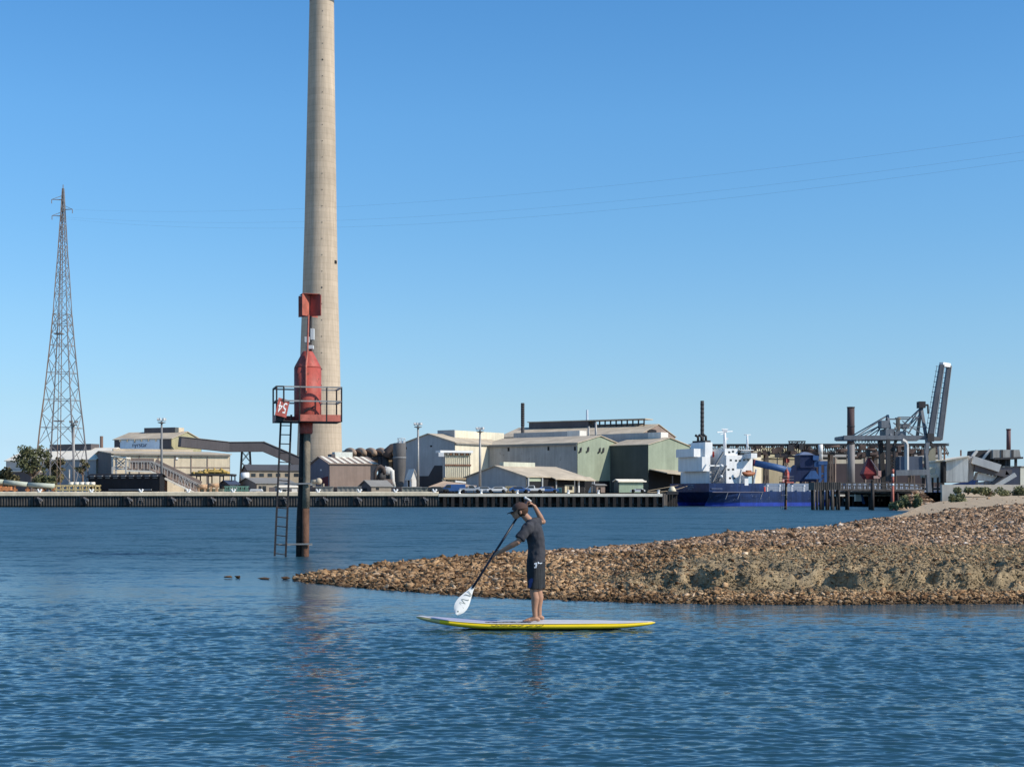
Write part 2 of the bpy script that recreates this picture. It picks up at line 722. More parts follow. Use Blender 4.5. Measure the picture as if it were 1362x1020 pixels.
def scatter(clods=False):
    nu, nr, _ = GV.shape
    A = GV[:-1, :-1]
    B = GV[1:, :-1]
    C = GV[:-1, 1:]
    area = np.linalg.norm(np.cross((B - A), (C - A)), axis=2)
    cen = (A + B + C) / 3
    U = np.array(GU[:-1])[:, None] * np.ones((1, nr - 1))
    near = GV[:-1, 4][:, None, :]           # row of the waterline
    d = np.linalg.norm((cen - near)[..., :2], axis=2)
    Y = cen[..., 1]
    X = cen[..., 0]
    dens = np.vectorize(lambda x, y: mnoise.noise(Vector((x * .35, y * .25, 4.0))))(X, Y)
    bank = np.clip((U - 5.3) / 1.3, 0, 1)
    px = CX + F * X / np.maximum(Y, 1)
    s = np.clip(.0105 + .00074 * Y, 0, .14) * (1 + .28 * np.clip(5.5 - U, 0, 1))
    cov = np.full(d.shape, 1.35)
    cov = np.where((d > 1.15) & (d < 3.0), cov * (1 - .95 * bank), cov)
    lim = np.clip(4.5 + 2.2 * (U - 6), 4.5, 10.5)
    plate = (d >= 3.0) & (d < lim)
    cov = np.where(plate, cov * (1 - .92 * bank), cov)
    flat = (d >= lim) & (d < lim + 4)
    cov = np.where(flat, cov * (1 - .50 * bank), cov)
    strip = (np.abs(d - (1.2 + 2.4 * np.clip(6.5 - U, 0, 3))) < .8) & (U > 4.2) & (U < 6.6)
    cov = np.where(strip, cov * .35, cov)
    cov = cov * np.clip(1 + 1.1 * dens * bank * (d > 2.5), .15, 2)
    cov = np.where((Y > 85) & (Y <= 112), .5, cov)
    cov = np.where(Y > 104 + 9 * dens - 12 * np.clip((1275 - px) / 60, 0, 1.2), .0006, cov)
    cov = np.where(cen[..., 2] < -.10, 0, cov)
    cov = np.where(U > 14.2, cov * .3, cov)
    cov = np.where((px > 1480) | (Y > 235), 0, cov)
    if clods:
        s = s * .62
        cov = np.where((d > .9) & (d < 13), .42 * bank * np.clip(1 - (d - lim) / 4, 0, 1), 0) * np.clip(1 + 1.2 * dens, .2, 2)
        cov = np.where(strip, .6, cov)
        cov = np.where((px > 1420) | (cen[..., 2] < .03), 0, cov)
    lam = cov * area / (s * s * 1.9)
    k = NR.poisson(np.clip(lam, 0, 30))
    ii, jj = np.nonzero(k)
    rep = k[ii, jj]
    ii, jj = np.repeat(ii, rep), np.repeat(jj, rep)
    a, b = NR.random(len(ii)), NR.random(len(ii))
    P = A[ii, jj] + (B - A)[ii, jj] * a[:, None] + (C - A)[ii, jj] * b[:, None]
    S = s[ii, jj] * np.exp(NR.normal(0, .50, len(ii)))
    S = np.minimum(np.clip(S, .012, .30), s[ii, jj] * 3.0)
    P[:, 2] += S * .15
    ok = S * F / P[:, 1] > .75
    P, S = P[ok], S[ok]
    return P, S


RP, RS = scatter()
KP, KS = scatter(True)
clod = rock_mesh('earth_clods', KP, KS, GROUND.data.materials[0])
tag(clod, 'crumbled olive earth and grit lying on the eroded bank of the spit', 'earth', kind='stuff')
print('clods', len(KP))
print('stones', len(RP))
# the stones that show largest are things of their own, the rest is rubble
show = RS / RP[:, 1]
pxs = CX + F * RP[:, 0] / RP[:, 1]
show = np.where((pxs > 385) & (pxs < 1362), show, 0)
order = np.argsort(-show)
BIG = order[:200]
rest = order[200:]
far = RP[rest, 1] > 47
rb = rock_mesh('rubble', RP[rest], RS[rest], R_OCHRE)
rb.data.materials.append(R_PINK)
tag(rb, 'loose ochre and brown stony rubble covering the spit', 'rubble', kind='stuff')
yy = np.empty(len(rb.data.vertices) * 3, np.float32)
rb.data.vertices.foreach_get('co', yy)
yv = yy.reshape(-1, 3)
tri = np.empty(len(rb.data.polygons) * 3, np.int32)
rb.data.loops.foreach_get('vertex_index', tri)
ty = yv[tri.reshape(-1, 3)[:, 0]]
rb.data.polygons.foreach_set('material_index', ((ty[:, 1] > 40) | ((ty[:, 1] > 36) & (ty[:, 0] > 5))).astype(np.int32))


def stone(P, s, label, group, m, seed, squash=(1, 1, .75)):
    v, f = ROCKS[seed % len(ROCKS)]
    r = random.Random(seed)
    R = Matrix.Rotation(r.uniform(0, 6.28), 3, 'Z')
    me = bpy.data.meshes.new('rock')
    me.from_pydata([R @ Vector((p[0] * s * squash[0], p[1] * s * squash[1], p[2] * s * squash[2])) for p in v], [], [tuple(int(i) for i in t) for t in f])
    # break the big faces up so that the stone reads as split rock
    bm = bmesh.new()
    bm.from_mesh(me)
    bmesh.ops.subdivide_edges(bm, edges=bm.edges, cuts=1, use_grid_fill=True)
    for q in bm.verts:
        q.co += q.co.normalized() * s * .10 * mnoise.noise(q.co / s * 1.7 + Vector((seed * 3.1, 0, 0)))
    bmesh.ops.recalc_face_normals(bm, faces=bm.faces)
    bm.to_mesh(me)
    bm.free()
    me.materials.append(m)
    o = bpy.data.objects.new('rock', me)
    COL.objects.link(o)
    o.location = P
    return tag(o, label, 'rock', group)


for q, i in enumerate(BIG):
    P, s = Vector(RP[i]), float(RS[i])
    if P.y < 30.5 and P.x > .8:
        lb, gr = 'small brown stone lying on the strip of stones at the water below the bank', 'stones along the near waterline'
    elif P.x < 1.2:
        lb, gr = 'tan angular stone lying among the loose stones of the low spit tip', 'stones of the low spit tip'
    else:
        lb, gr = 'pinkish brown stone lying on the raised back of the spit', 'stones on the raised back of the spit'
    stone(P, s, lb, gr, R_PINK if P.y > 40 else R_OCHRE, int(i))

for px, py, Y, s, lb in ((555, 750, 37, .17, 'largest tan boulder standing up from the skyline of the spit tip'),
                         (505, 754, 36, .11, 'dark brown boulder on the skyline nearer the end of the spit tip'),
                         (417, 768, 34.2, .14, 'rounded brown boulder at the very end of the connected spit tip'),
                         (642, 742, 40, .13, 'dark boulder on the spit skyline between the paddle shaft and the tip'),
                         (972, 706, 55, .27, 'dark reddish boulder standing on the spit skyline against the water'),
                         (1065, 700, 64, .27, 'dark brown boulder farther up the spit skyline, partly sunk in stones'),
                         (876, 722, 45, .20, 'orange tan boulder on the spit skyline above the olive bank'),
                         (1042, 742, 33, .13, 'single pale pink stone on the bare olive earth above the bank')):
    P = W(px, py, Y)
    stone(P - Vector((0, 0, s * .3)), s, lb, None, R_PINK if Y > 50 else R_OCHRE, int(px * 3 + py))
for px, py, Y, s, sq, lb in ((303, 769.6, 34.9, .13, (1, .8, .5), 'low flat stone awash in open water farthest from the spit'),
                             (315, 769.4, 35, .10, (1.1, .8, .7), 'dark humped stone awash beside the outermost flat stone'),
                             (351, 770, 34.6, .24, (1.15, .6, .32), 'long flat tan stone awash between the outer stones and the spit'),
                             (380, 770, 34.5, .13, (1, .8, .55), 'brown stone awash just off the end of the spit')):
    P = W(px, py, Y)
    P.z = .03
    stone(P, s, lb, None, R_OCHRE, int(px), sq)

# ------------------------------------------------------------------ water
SHORE = np.array([p[0] for p in PAIRS])


def shore_dist(X, Y):
    d = np.full(X.shape, 1e9)
    for a, b in zip(SHORE[:-1], SHORE[1:]):
        ab = b - a
        t = np.clip(((X - a[0]) * ab[0] + (Y - a[1]) * ab[1]) / (ab @ ab), 0, 1)
        d = np.minimum(d, np.hypot(X - a[0] - t * ab[0], Y - a[1] - t * ab[1]))
    return d


def build_water():
    ys = [-60, -30, -12, 0, 4, 6]
    y = 8.0
    while y < 900:
        ys.append(y)
        y += max(.012, .30 * y * y / 2812 if y < 60 else .55 * y * y / 2812)
    ys += [900, 1500]
    ys = np.array(ys, float)
    tin = np.linspace(-.39, .39, 640)
    out = np.array([.46, .55, .7, .95, 1.4, 2.2, 4.0])
    tg = np.concatenate([-out[::-1], tin, out])
    X = np.maximum(ys, 25 * (ys < 6) + ys)[:, None] * tg[None, :]
    Yg = ys[:, None] * np.ones_like(tg)[None, :]
    sp = np.gradient(ys)
    rng = np.random.default_rng(5)
    Z = np.zeros_like(X)
    DX = np.zeros_like(X)
    calm = np.clip(shore_dist(X, Yg) / 7.0, .13, 1.0)
    calm = np.where(Yg > 37, np.clip(calm, .6, 1), calm)
    # slow gusts
    gust = np.zeros_like(X)
    for _ in range(9):
        kx, ky = rng.normal(0, .16), rng.normal(0, .30)
        gust += np.sin(kx * X + ky * Yg + rng.uniform(0, 6.28))
    amp = calm * (1 + .11 * gust)
    amp = np.clip(amp, .1, 1.6)
    for _ in range(72):
        lam = float(np.clip(math.exp(rng.normal(math.log(.17), .50)), .07, .8))
        th = rng.normal(math.radians(94), math.radians(28))
        k = 2 * PI / lam
        sl_ = .0275 * min(1, (.26 / lam)) ** .6
        fade = np.clip((lam / np.maximum(sp * abs(math.sin(th)) + .006, 1e-3) - 2.2) / 2.0, 0, 1)
        if fade.max() <= 0:
            continue
        ph = k * (X * math.cos(th) + Yg * math.sin(th)) + rng.uniform(0, 6.28)
        ph = ph + .9 * np.sin(.21 * X + .17 * Yg + rng.uniform(0, 6.28))
        s_ = np.sin(ph)
        Z += (sl_ / k) * fade[:, None] * amp * (s_ + .08 * np.cos(2 * ph))
    # little ripples spreading from the gliding board
    bx = np.clip(X, -1.2, 2.0)
    rb_ = np.hypot(X - bx, Yg - 21.5)
    Z += .0055 * np.exp(-rb_ / .75) * np.sin(2 * PI * rb_ / .26) * (rb_ < 4)
    V = np.stack([X, Yg, Z], -1)
    n, mm = X.shape
    idx = np.arange(n * mm).reshape(n, mm)
    Q = np.stack([idx[:-1, :-1], idx[:-1, 1:], idx[1:, 1:], idx[1:, :-1]], -1).reshape(-1, 4)
    me = bpy.data.meshes.new('water')
    me.vertices.add(n * mm)
    me.vertices.foreach_set('co', V.astype(np.float32).ravel())
    me.loops.add(len(Q) * 4)
    me.loops.foreach_set('vertex_index', Q.astype(np.int32).ravel())
    me.polygons.add(len(Q))
    me.polygons.foreach_set('loop_start', (np.arange(len(Q)) * 4).astype(np.int32))
    me.polygons.foreach_set('use_smooth', np.ones(len(Q), bool))
    me.update(calc_edges=True)
    o = bpy.data.objects.new('water', me)
    COL.objects.link(o)
    tag(o, kind='structure')
    print('water verts', n * mm)
    at = me.attributes.new('calm', 'FLOAT', 'POINT')
    at.data.foreach_set('value', np.clip(calm, 0, 1).astype(np.float32).ravel())
    m = bpy.data.materials.new('river_water')
    m.use_nodes = True
    N, L = m.node_tree.nodes, m.node_tree.links
    b = N['Principled BSDF']
    b.inputs['Base Color'].default_value = (.016, .055, .078, 1)
    b.inputs['Roughness'].default_value = .06
    b.inputs['IOR'].default_value = 1.333
    b.inputs['Specular IOR Level'].default_value = .5
    g = N.new('ShaderNodeNewGeometry')
    acc = None
    for sc, ax, ay, sx in ((5.2, .50, 1.05, .5), (1.1, .30, .75, .4), (.33, .22, .50, .45), (14.0, .5, .9, .6)):
        mp = N.new('ShaderNodeMapping')
        mp.inputs['Scale'].default_value = (sx, 1, 1)
        mp.inputs['Rotation'].default_value = (0, 0, math.radians(-7))
        L.new(g.outputs['Position'], mp.inputs['Vector'])
        nn = N.new('ShaderNodeTexNoise')
        nn.inputs['Scale'].default_value = sc
        nn.inputs['Detail'].default_value = 3
        nn.inputs['Distortion'].default_value = .4
        L.new(mp.outputs[0], nn.inputs['Vector'])
        sb = N.new('ShaderNodeVectorMath')
        sb.operation = 'SUBTRACT'
        sb.inputs[1].default_value = (.5, .5, .5)
        L.new(nn.outputs['Color'], sb.inputs[0])
        mu = N.new('ShaderNodeVectorMath')
        mu.operation = 'MULTIPLY'
        mu.inputs[1].default_value = (ax, ay, 0)
        L.new(sb.outputs[0], mu.inputs[0])
        if acc is None:
            acc = mu.outputs[0]
        else:
            ad = N.new('ShaderNodeVectorMath')
            L.new(acc, ad.inputs[0])
            L.new(mu.outputs[0], ad.inputs[1])
            acc = ad.outputs[0]
    # ripples too small and far to resolve count as roughness of the surface
    sq = N.new('ShaderNodeSeparateXYZ')
    L.new(g.outputs['Position'], sq.inputs[0])
    rr = N.new('ShaderNodeMapRange')
    rr.interpolation_type = 'SMOOTHSTEP'
    rr.inputs['From Min'].default_value, rr.inputs['From Max'].default_value = 8, 60
    rr.inputs['To Min'].default_value, rr.inputs['To Max'].default_value = .10, .36
    L.new(sq.outputs['Y'], rr.inputs['Value'])
    L.new(rr.outputs[0], b.inputs['Roughness'])
    # the small chop is only left to the bump where the mesh no longer resolves it; gusts make patches
    sp_ = N.new('ShaderNodeSeparateXYZ')
    L.new(g.outputs['Position'], sp_.inputs[0])
    mr = N.new('ShaderNodeMapRange')
    mr.inputs['From Min'].default_value, mr.inputs['From Max'].default_value = 12, 55
    mr.inputs['To Min'].default_value, mr.inputs['To Max'].default_value = .42, 1.75
    L.new(sp_.outputs['Y'], mr.inputs['Value'])
    gm = N.new('ShaderNodeMapping')
    gm.inputs['Scale'].default_value = (.3, 1, 1)
    L.new(g.outputs['Position'], gm.inputs['Vector'])
    gn = N.new('ShaderNodeTexNoise')
    gn.inputs['Scale'].default_value = .07
    gn.inputs['Detail'].default_value = 5
    L.new(gm.outputs[0], gn.inputs['Vector'])
    gr = N.new('ShaderNodeMapRange')
    gr.inputs['From Min'].default_value, gr.inputs['From Max'].default_value = .35, .65
    gr.inputs['To Min'].default_value, gr.inputs['To Max'].default_value = .55, 1.25
    L.new(gn.outputs['Fac'], gr.inputs['Value'])
    mu = N.new('ShaderNodeMath')
    mu.operation = 'MULTIPLY'
    L.new(mr.outputs[0], mu.inputs[0])
    L.new(gr.outputs[0], mu.inputs[1])
    an = N.new('ShaderNodeAttribute')
    an.attribute_name = 'calm'
    m2 = N.new('ShaderNodeMath')
    m2.operation = 'MULTIPLY'
    L.new(mu.outputs[0], m2.inputs[0])
    L.new(an.outputs['Fac'], m2.inputs[1])
    mu = m2
    scl = N.new('ShaderNodeVectorMath')
    scl.operation = 'SCALE'
    L.new(acc, scl.inputs[0])
    L.new(mu.outputs[0], scl.inputs['Scale'])
    ad = N.new('ShaderNodeVectorMath')
    L.new(g.outputs['Normal'], ad.inputs[0])
    L.new(scl.outputs[0], ad.inputs[1])
    nm = N.new('ShaderNodeVectorMath')
    nm.operation = 'NORMALIZE'
    L.new(ad.outputs[0], nm.inputs[0])
    L.new(nm.outputs[0], b.inputs['Normal'])
    me.materials.append(m)
    return o


WATER = build_water()
# ------------------------------------------------------------------ channel beacon
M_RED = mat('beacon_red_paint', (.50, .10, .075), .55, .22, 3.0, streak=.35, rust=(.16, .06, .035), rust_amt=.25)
M_REDLIT = mat('lit_faded_red_paint', (.58, .17, .12), .6, .25, 3.0, streak=.3, rust=(.2, .08, .05), rust_amt=.3)  # paler beacon red, sunlight and fading both put into the colour
M_IRON = mat('dark_iron', (.045, .042, .042), .6, .3, 5.0, rust=(.13, .06, .035), rust_amt=.35)
M_GALV = mat('galvanised_steel', (.34, .33, .31), .5, .2, 3.0, metal=.3)
M_TIMBER = mat('weathered_timber', (.26, .22, .165), .85, .35, 2.5, streak=.5, bump=.02, bscale=14)
M_TARRED = mat('tarred_timber', (.026, .022, .02), .7, .4, 3.0, streak=.3, rust=(.09, .05, .03), rust_amt=.2)
M_RUSTP = mat('rusty_wet_pile', (.15, .075, .045), .75, .4, 3.0, streak=.4, bump=.02, bscale=14)
M_WHITE = mat('white_paint', (.78, .78, .76), .5, .06, 3.0)
M_GREYBOX = mat('pale_grey_box', (.62, .63, .62), .5, .1, 3.0)

YB = 48.0


def B(px, py, dy=0.0):
    return W(px, py, YB) + Vector((0, dy, 0))


def make_beacon():
    base = B(403, 740)
    base.z = 0
    t = thing('channel_beacon', 'large red channel marker with railed platform and ladder on a dark pile near the spit', 'beacon', base)
    # piles
    m = MB()
    m.smooth = True
    m.path([B(398, 780, .06), B(399, 700, .06), B(402, 640, .06), B(403.5, 574, .06)], [.125, .13, .13, .125], 14)
    m.build('pile', M_TARRED, t)
    m = MB()
    m.smooth = True
    m.cur = 1
    m.path([B(406, 780, -.05), B(406.3, 735, -.05), B(407, 676, -.05)], [.12, .122, .12], 14)
    m.cur = 0
    m.path([B(407, 676, -.05), B(408, 640, -.05), B(408.8, 574, -.05)], [.12, .118, .112], 14)
    m.build('pile', [M_TIMBER, M_RUSTP], t)
    # brackets between ladder and piles
    for y in (643.5, 723.5):
        m = MB()
        m.bar(B(371 + (643 - y) * -.05, y, -.20), B(416, y - .5, -.20), .055, .05)
        m.bar(B(370, y + .5, -.10), B(414, y + 1, .25), .05, .05)
        m.build('ladder_bracket', M_GALV, t)
    # ladder
    m = MB()
    a0, a1 = B(367, 739, -.25), B(375.5, 552, -.25)
    b0, b1 = B(381.5, 741, -.25), B(389, 552, -.25)
    m.bar(a0, a1, .06, .035)
    m.bar(b0, b1, .06, .035)
    for k in range(16):
        f = .02 + k / 15.5
        m.tube(a0.lerp(a1, f), b0.lerp(b1, f), .018, None, 6)
    m.build('ladder', M_IRON, t)
    # collar and drum
    c = B(409, 562)
    m = MB()
    m.smooth = True
    z0, z1 = ZW(577, YB), ZW(561, YB)
    m.lathe((XW(407, YB), YB, 0), [(.19, z0), (.215, z0 + .04), (.22, z1)], 24)
    m.build('collar', M_RED, t)
    m = MB()
    m.smooth = True
    cx, zz = XW(409.3, YB), lambda y: ZW(y, YB)
    m.lathe((cx, YB, 0), [(.40, zz(562)), (.43, zz(560)), (.432, zz(530)), (.432, zz(490))], 36)
    m.lathe((cx, YB, 0), [(.432, zz(490)), (.415, zz(487.5)), (.17, zz(468.5)), (.15, zz(467.5))], 36)
    dr = m.build('drum', M_RED, t)
    m = MB()
    m.path([B(407, 549, -.455), B(414, 545, -.46), B(421, 541, -.37)], .022, 6)
    m.build('cable', M_IRON, dr)
    # platform: deck with a red kick plate, and rails; the deck is a long box turned a little
    yaw = math.radians(14)
    ca, sa = math.cos(yaw), math.sin(yaw)
    pc = Vector((XW(408.5, YB), YB, 0))

    def Q(u, v, py):
        return Vector((pc.x + u * ca - v * sa, pc.y + u * sa + v * ca, ZW(py, YB)))
    x0, x1, v0, v1 = -1.02, 1.02, -.62, .62
    m = MB()
    m.prism([Q(x0, v0, 562), Q(x1, v0, 562), Q(x1, v1, 562), Q(x0, v1, 562)], [Q(x0, v0, 560.6), Q(x1, v0, 560.6), Q(x1, v1, 560.6), Q(x0, v1, 560.6)])
    m.build('platform_deck', M_IRON, t)
    for a, b_, mm in (((x0, v0), (x0 + .25, v0), M_IRON), ((x0 + .72, v0), (x1, v0), M_REDLIT), ((x1, v0), (x1, v1), M_REDLIT), ((x1, v1), (x0, v1), M_RED), ((x0, v1), (x0, v0), M_RED)):  # plates coloured by side: dark away from the sun, pale towards it
        m = MB()
        m.bar(Q(*a, 557), Q(*b_, 557), .03, .21)
        m.build('kick_plate', mm, t)
    posts = [(x0, v0), (x0 + .22, v0 - .02), (x0 + .72, v0), (.55, v0), (x1, v0), (x1, v1), (.3, v1), (-.3, v1), (x0, v1)]
    for q in posts:
        m = MB()
        m.bar(Q(*q, 562), Q(*q, 516), .045)
        m.build('rail_post', M_IRON, t)
    for py in (516.5, 535):
        for k, (a, b_) in enumerate(((posts[0], posts[1]), (posts[1], posts[2]), (posts[2], posts[4]), (posts[4], posts[5]), (posts[5], posts[8]), (posts[8], posts[0]))):
            m = MB()
            m.bar(Q(*a, py), Q(*b_, py), .045)
            m.build('rail', M_IRON if k in (0, 5) else M_GALV, t)
    # number board, leaning on the rail beside the ladder
    m = MB()
    pn = Vector((.34, -.92, .20)).normalized()
    rt = pn.cross(Vector((0, 0, 1))).normalized() * -1
    up = pn.cross(rt)
    r2 = math.radians(-14)
    X2 = rt * math.cos(r2) + up * math.sin(r2)
    Z2 = -rt * math.sin(r2) + up * math.cos(r2)
    bc = B(381, 544.5, -.86)
    hw, hh = .18, .29
    f = [bc - X2 * hw - Z2 * hh, bc + X2 * hw - Z2 * hh, bc + X2 * hw + Z2 * hh, bc - X2 * hw + Z2 * hh]
    m.prism([p + pn * .0 for p in f], [p + pn * .02 for p in f])
    nb = m.build('number_board', M_RED, t)
    text_mesh('54', .50, 'number', M_WHITE, basis(bc + pn * .026 + Z2 * .02, -X2, pn) @ Matrix.Diagonal((.56, 1, 1, 1)), nb, .003)
    # mast with topmark and lantern
    m = MB()
    m.path([B(409.6, 524, -.47), B(409.6, 490, -.47), B(410.5, 470, -.30), B(411.5, 420, -.22)], [.035, .035, .033, .03], 8)
    m.build('mast', M_REDLIT, t)
    m = MB()
    m.tube(B(413, 468, .02), B(413, 392, .02), .045, None, 8)
    m.build('mast', M_IRON, t)
    m = MB()
    m.box(B(415.3, 444.5, .05), (.12, .16, .36))
    m.box(B(408.5, 452, .0), (.16, .12, .18))
    m.box(B(412.5, 462, .0), (.22, .18, .12))
    m.build('lantern', [M_GREYBOX], t, .01)
    be = math.radians(27)
    ctr = Vector((XW(412, YB), YB, 0))
    z0, z1 = ZW(421, YB), ZW(393, YB)
    for nm, d, L, mm in (('topmark_plate', Vector((math.cos(be), -math.sin(be), 0)), .43, M_RED), ('topmark_plate', Vector((-math.sin(be), -math.cos(be), 0)), .43, M_REDLIT)):  # darker red for the shaded plate, paler red for the sunlit one
        m = MB()
        n = Vector((-d.y, d.x, 0)) * .012
        p = [ctr - d * L - n, ctr + d * L - n, ctr + d * L + n, ctr - d * L + n]
        m.prism([Vector((q.x, q.y, z0)) for q in p], [Vector((q.x, q.y, z1)) for q in p])
        m.build(nm, mm, t)
    m = MB()
    p = [ctr + Vector((a * .40 * math.cos(be) - b_ * .40 * math.sin(be), -a * .40 * math.sin(be) - b_ * .40 * math.cos(be), 0)) for a, b_ in ((1, 0), (0, 1), (-1, 0), (0, -1))]
    m.slab([Vector((q.x, q.y, z1 + .016)) for q in p], .012)
    m.build('topmark_lid', M_REDLIT, t)
    return t


BEACON = make_beacon()
c = copy_tree(BEACON)
p = W(1045, 678, 247)
c.location = (p.x, 247, 0)
c['label'] = 'small distant red channel marker standing in the river in front of the blue ship hull'
for o in (BEACON, c):
    o['group'] = 'red channel beacons'

# ------------------------------------------------------------------ paddle board
YP = 21.5
M_DECK = mat('board_deck_white', (.60, .57, .56), .45, .05, 3.0)
M_DECKG = mat('board_deck_lilac', (.42, .41, .52), .5, .06, 3.0)
M_YEL = mat('board_yellow', (.82, .60, .02), .35, .06, 3.0)
M_DRAW = mat('board_black_print', (.02, .02, .03), .5, .05, 3.0)
M_NOSE = mat('board_nose_tan', (.60, .50, .20), .4, .06, 3.0)


def make_board():
    xn, xt = XW(553.5, YP), XW(871.5, YP)
    Lb = xt - xn
    base = Vector((XW(708, YP), YP, 0))
    t = thing('paddle_board', 'long yellow stand-up paddle board with a white and lilac deck floating on the river', 'paddle board', base)
    n = 60
    NS = 15

    def sect(i):
        f = i / (n - 1)
        w = .37 * (max(0.0, math.sin(PI * min(1, max(0, f)) ** .92)) ** .55)
        w = max(w, .012)
        th = .055 * min(1, math.sin(PI * f) ** .35 + .12)
        rock = .0
        if f < .35:
            rock = .115 * ((.35 - f) / .35) ** 2.0
        if f > .8:
            rock = .035 * ((f - .8) / .2) ** 2
        return xn + Lb * f, w, th, rock + .055

    def ring(i, part):
        x, w, th, zc = sect(i)
        out = []
        for k in range(NS):
            a = PI * k / (NS - 1)
            # superellipse half: deck = upper, hull = lower
            cy, sz = math.cos(a), math.sin(a)
            yy = -w * math.copysign(abs(cy) ** .75, cy)
            if part == 'deck':
                yy = -w * .93 * math.copysign(abs(cy) ** .75, cy)
                z = zc + th * (.82 + .18 * sz ** .6 if 0 < k < NS - 1 else .80)
            else:
                a = math.radians(-38) + math.radians(256) * k / (NS - 1)
                cy, sz = math.cos(a), math.sin(a)
                yy = -w * math.copysign(abs(cy) ** .55, cy) * (.93 if k in (0, NS - 1) else 1)
                z = zc + .1 * th - th * .95 * math.copysign(abs(sz) ** .8, sz)
                if k in (0, NS - 1):
                    z = zc + th * .80
            out.append(Vector((x, YP + yy, z)))
        return out
    for part, mm in (('deck', [M_DECK, M_DECKG]), ('hull', [M_YEL, M_NOSE])):
        m = MB()
        m.smooth = True
        vs = []
        for i in range(n):
            vs += ring(i, part)
        m.add(vs, [])
        for i in range(n - 1):
            f = i / (n - 1)
            for k in range(NS - 1):
                a = i * NS + k
                m.f.append([a, a + 1, a + NS + 1, a + NS])
                if part == 'deck':
                    m.mi.append(1 if .06 < f < .33 and 2 <= k <= NS - 4 else 0)
                else:
                    m.mi.append(1 if f < .10 else 0)
                m.sm.append(True)
        m.build(part, mm, t)
    # black scrawled print along the deck edge in front of the feet
    m = MB()
    r = random.Random(4)
    for s in range(5):
        pts = []
        x = XW(646 + s * 11, YP)
        for k in range(7):
            i = int((x - xn) / Lb * (n - 1))
            _, w, th, zc = sect(i)
            pts.append(Vector((x, YP - w * .80 + r.uniform(-.02, .06), zc + th * .99 + .006)))
            x += r.uniform(.02, .045)
        m.path(pts, .005, 5)
    m.build('deck_print', M_DRAW, t)
    m = MB()
    r = random.Random(9)
    for s in range(6):
        pts = []
        x = XW(654 + s * 11.5, YP)
        for k in range(6):
            i = int((x - xn) / Lb * (n - 1))
            _, w, th, zc = sect(i)
            pts.append(Vector((x, YP - w * 1.0 - .004, zc + th * (.42 + r.uniform(-.22, .22)))))
            x += r.uniform(.012, .032)
        m.path(pts, .0035, 5)
    m.build('rail_print', M_DRAW, t)
    m = MB()
    fx = xt - .42
    m.prism([Vector((fx, YP - .006, .0)), Vector((fx + .22, YP - .006, .0)), Vector((fx + .30, YP - .006, -.20))],
            [Vector((fx, YP + .006, .0)), Vector((fx + .22, YP + .006, .0)), Vector((fx + .30, YP + .006, -.20))])
    m.build('fin', M_DRAW, t)
    return t


BOARD = make_board()

# ------------------------------------------------------------------ the paddler
S93 = F / YP
DECKZ = .112


def G(px, py, dy=0.0):
    """pixel on the paddler -> point, dy metres beyond the board's centre line"""
    return Vector(((px - CX) / S93, YP + dy, DECKZ + (828.0 - py) / S93))


def remesh(obj, voxel, name, m, parent, smooth_it=3):
    md = obj.modifiers.new('r', 'REMESH')
    md.mode = 'VOXEL'
    md.voxel_size = voxel
    md.use_smooth_shade = True
    if smooth_it:
        sm = obj.modifiers.new('s', 'SMOOTH')
        sm.factor = .5
        sm.iterations = smooth_it
    bpy.context.view_layer.update()
    me = bpy.data.meshes.new_from_object(obj.evaluated_get(bpy.context.evaluated_depsgraph_get()))
    nm = obj.name
    par = obj.parent
    loc = obj.location.copy()
    bpy.data.objects.remove(obj)
    me.materials.clear()
    for q in (m if isinstance(m, list) else [m]):
        me.materials.append(q)
    me.polygons.foreach_set('material_index', [0] * len(me.polygons))
    me.polygons.foreach_set('use_smooth', [True] * len(me.polygons))
    o = bpy.data.objects.new(name, me)
    COL.objects.link(o)
    o.parent = par
    o.location = loc
    return o


M_SKIN = mat('tanned_skin', (.40, .215, .135), .55, .10, 6.0)
M_SHIRT = mat('charcoal_shirt', (.050, .050, .058), .9, .18, 7.0, bump=.004, bscale=22)
M_SHORT = mat('dark_board_shorts', (.026, .028, .032), .85, .3, 8.0, bump=.004, bscale=25)
M_HAIR = mat('brown_hair', (.07, .035, .02), .8, .3, 20.0)
M_CAP = mat('brown_cap', (.085, .050, .040), .85, .15, 8.0)
M_BRIM = mat('dark_cap_brim', (.035, .036, .045), .8, .15, 8.0)
M_PRINT = mat('pale_blue_print', (.50, .56, .62), .8, .12, 20.0)
M_BLUEP = mat('blue_print', (.05, .07, .20), .8, .25, 20.0)
M_SHAFT = mat('carbon_shaft', (.018, .02, .035), .35, .1, 3.0)
M_BLADE = mat('white_blade', (.80, .80, .77), .4, .05, 4.0)


def tubes(m, pts, rad, seg=14):
    """tapered limb with ball joints"""
    m.path(pts, rad, seg)
    for p_, r_ in zip(pts, rad):
        m.ball(p_, r_ * .985, seg, 8)


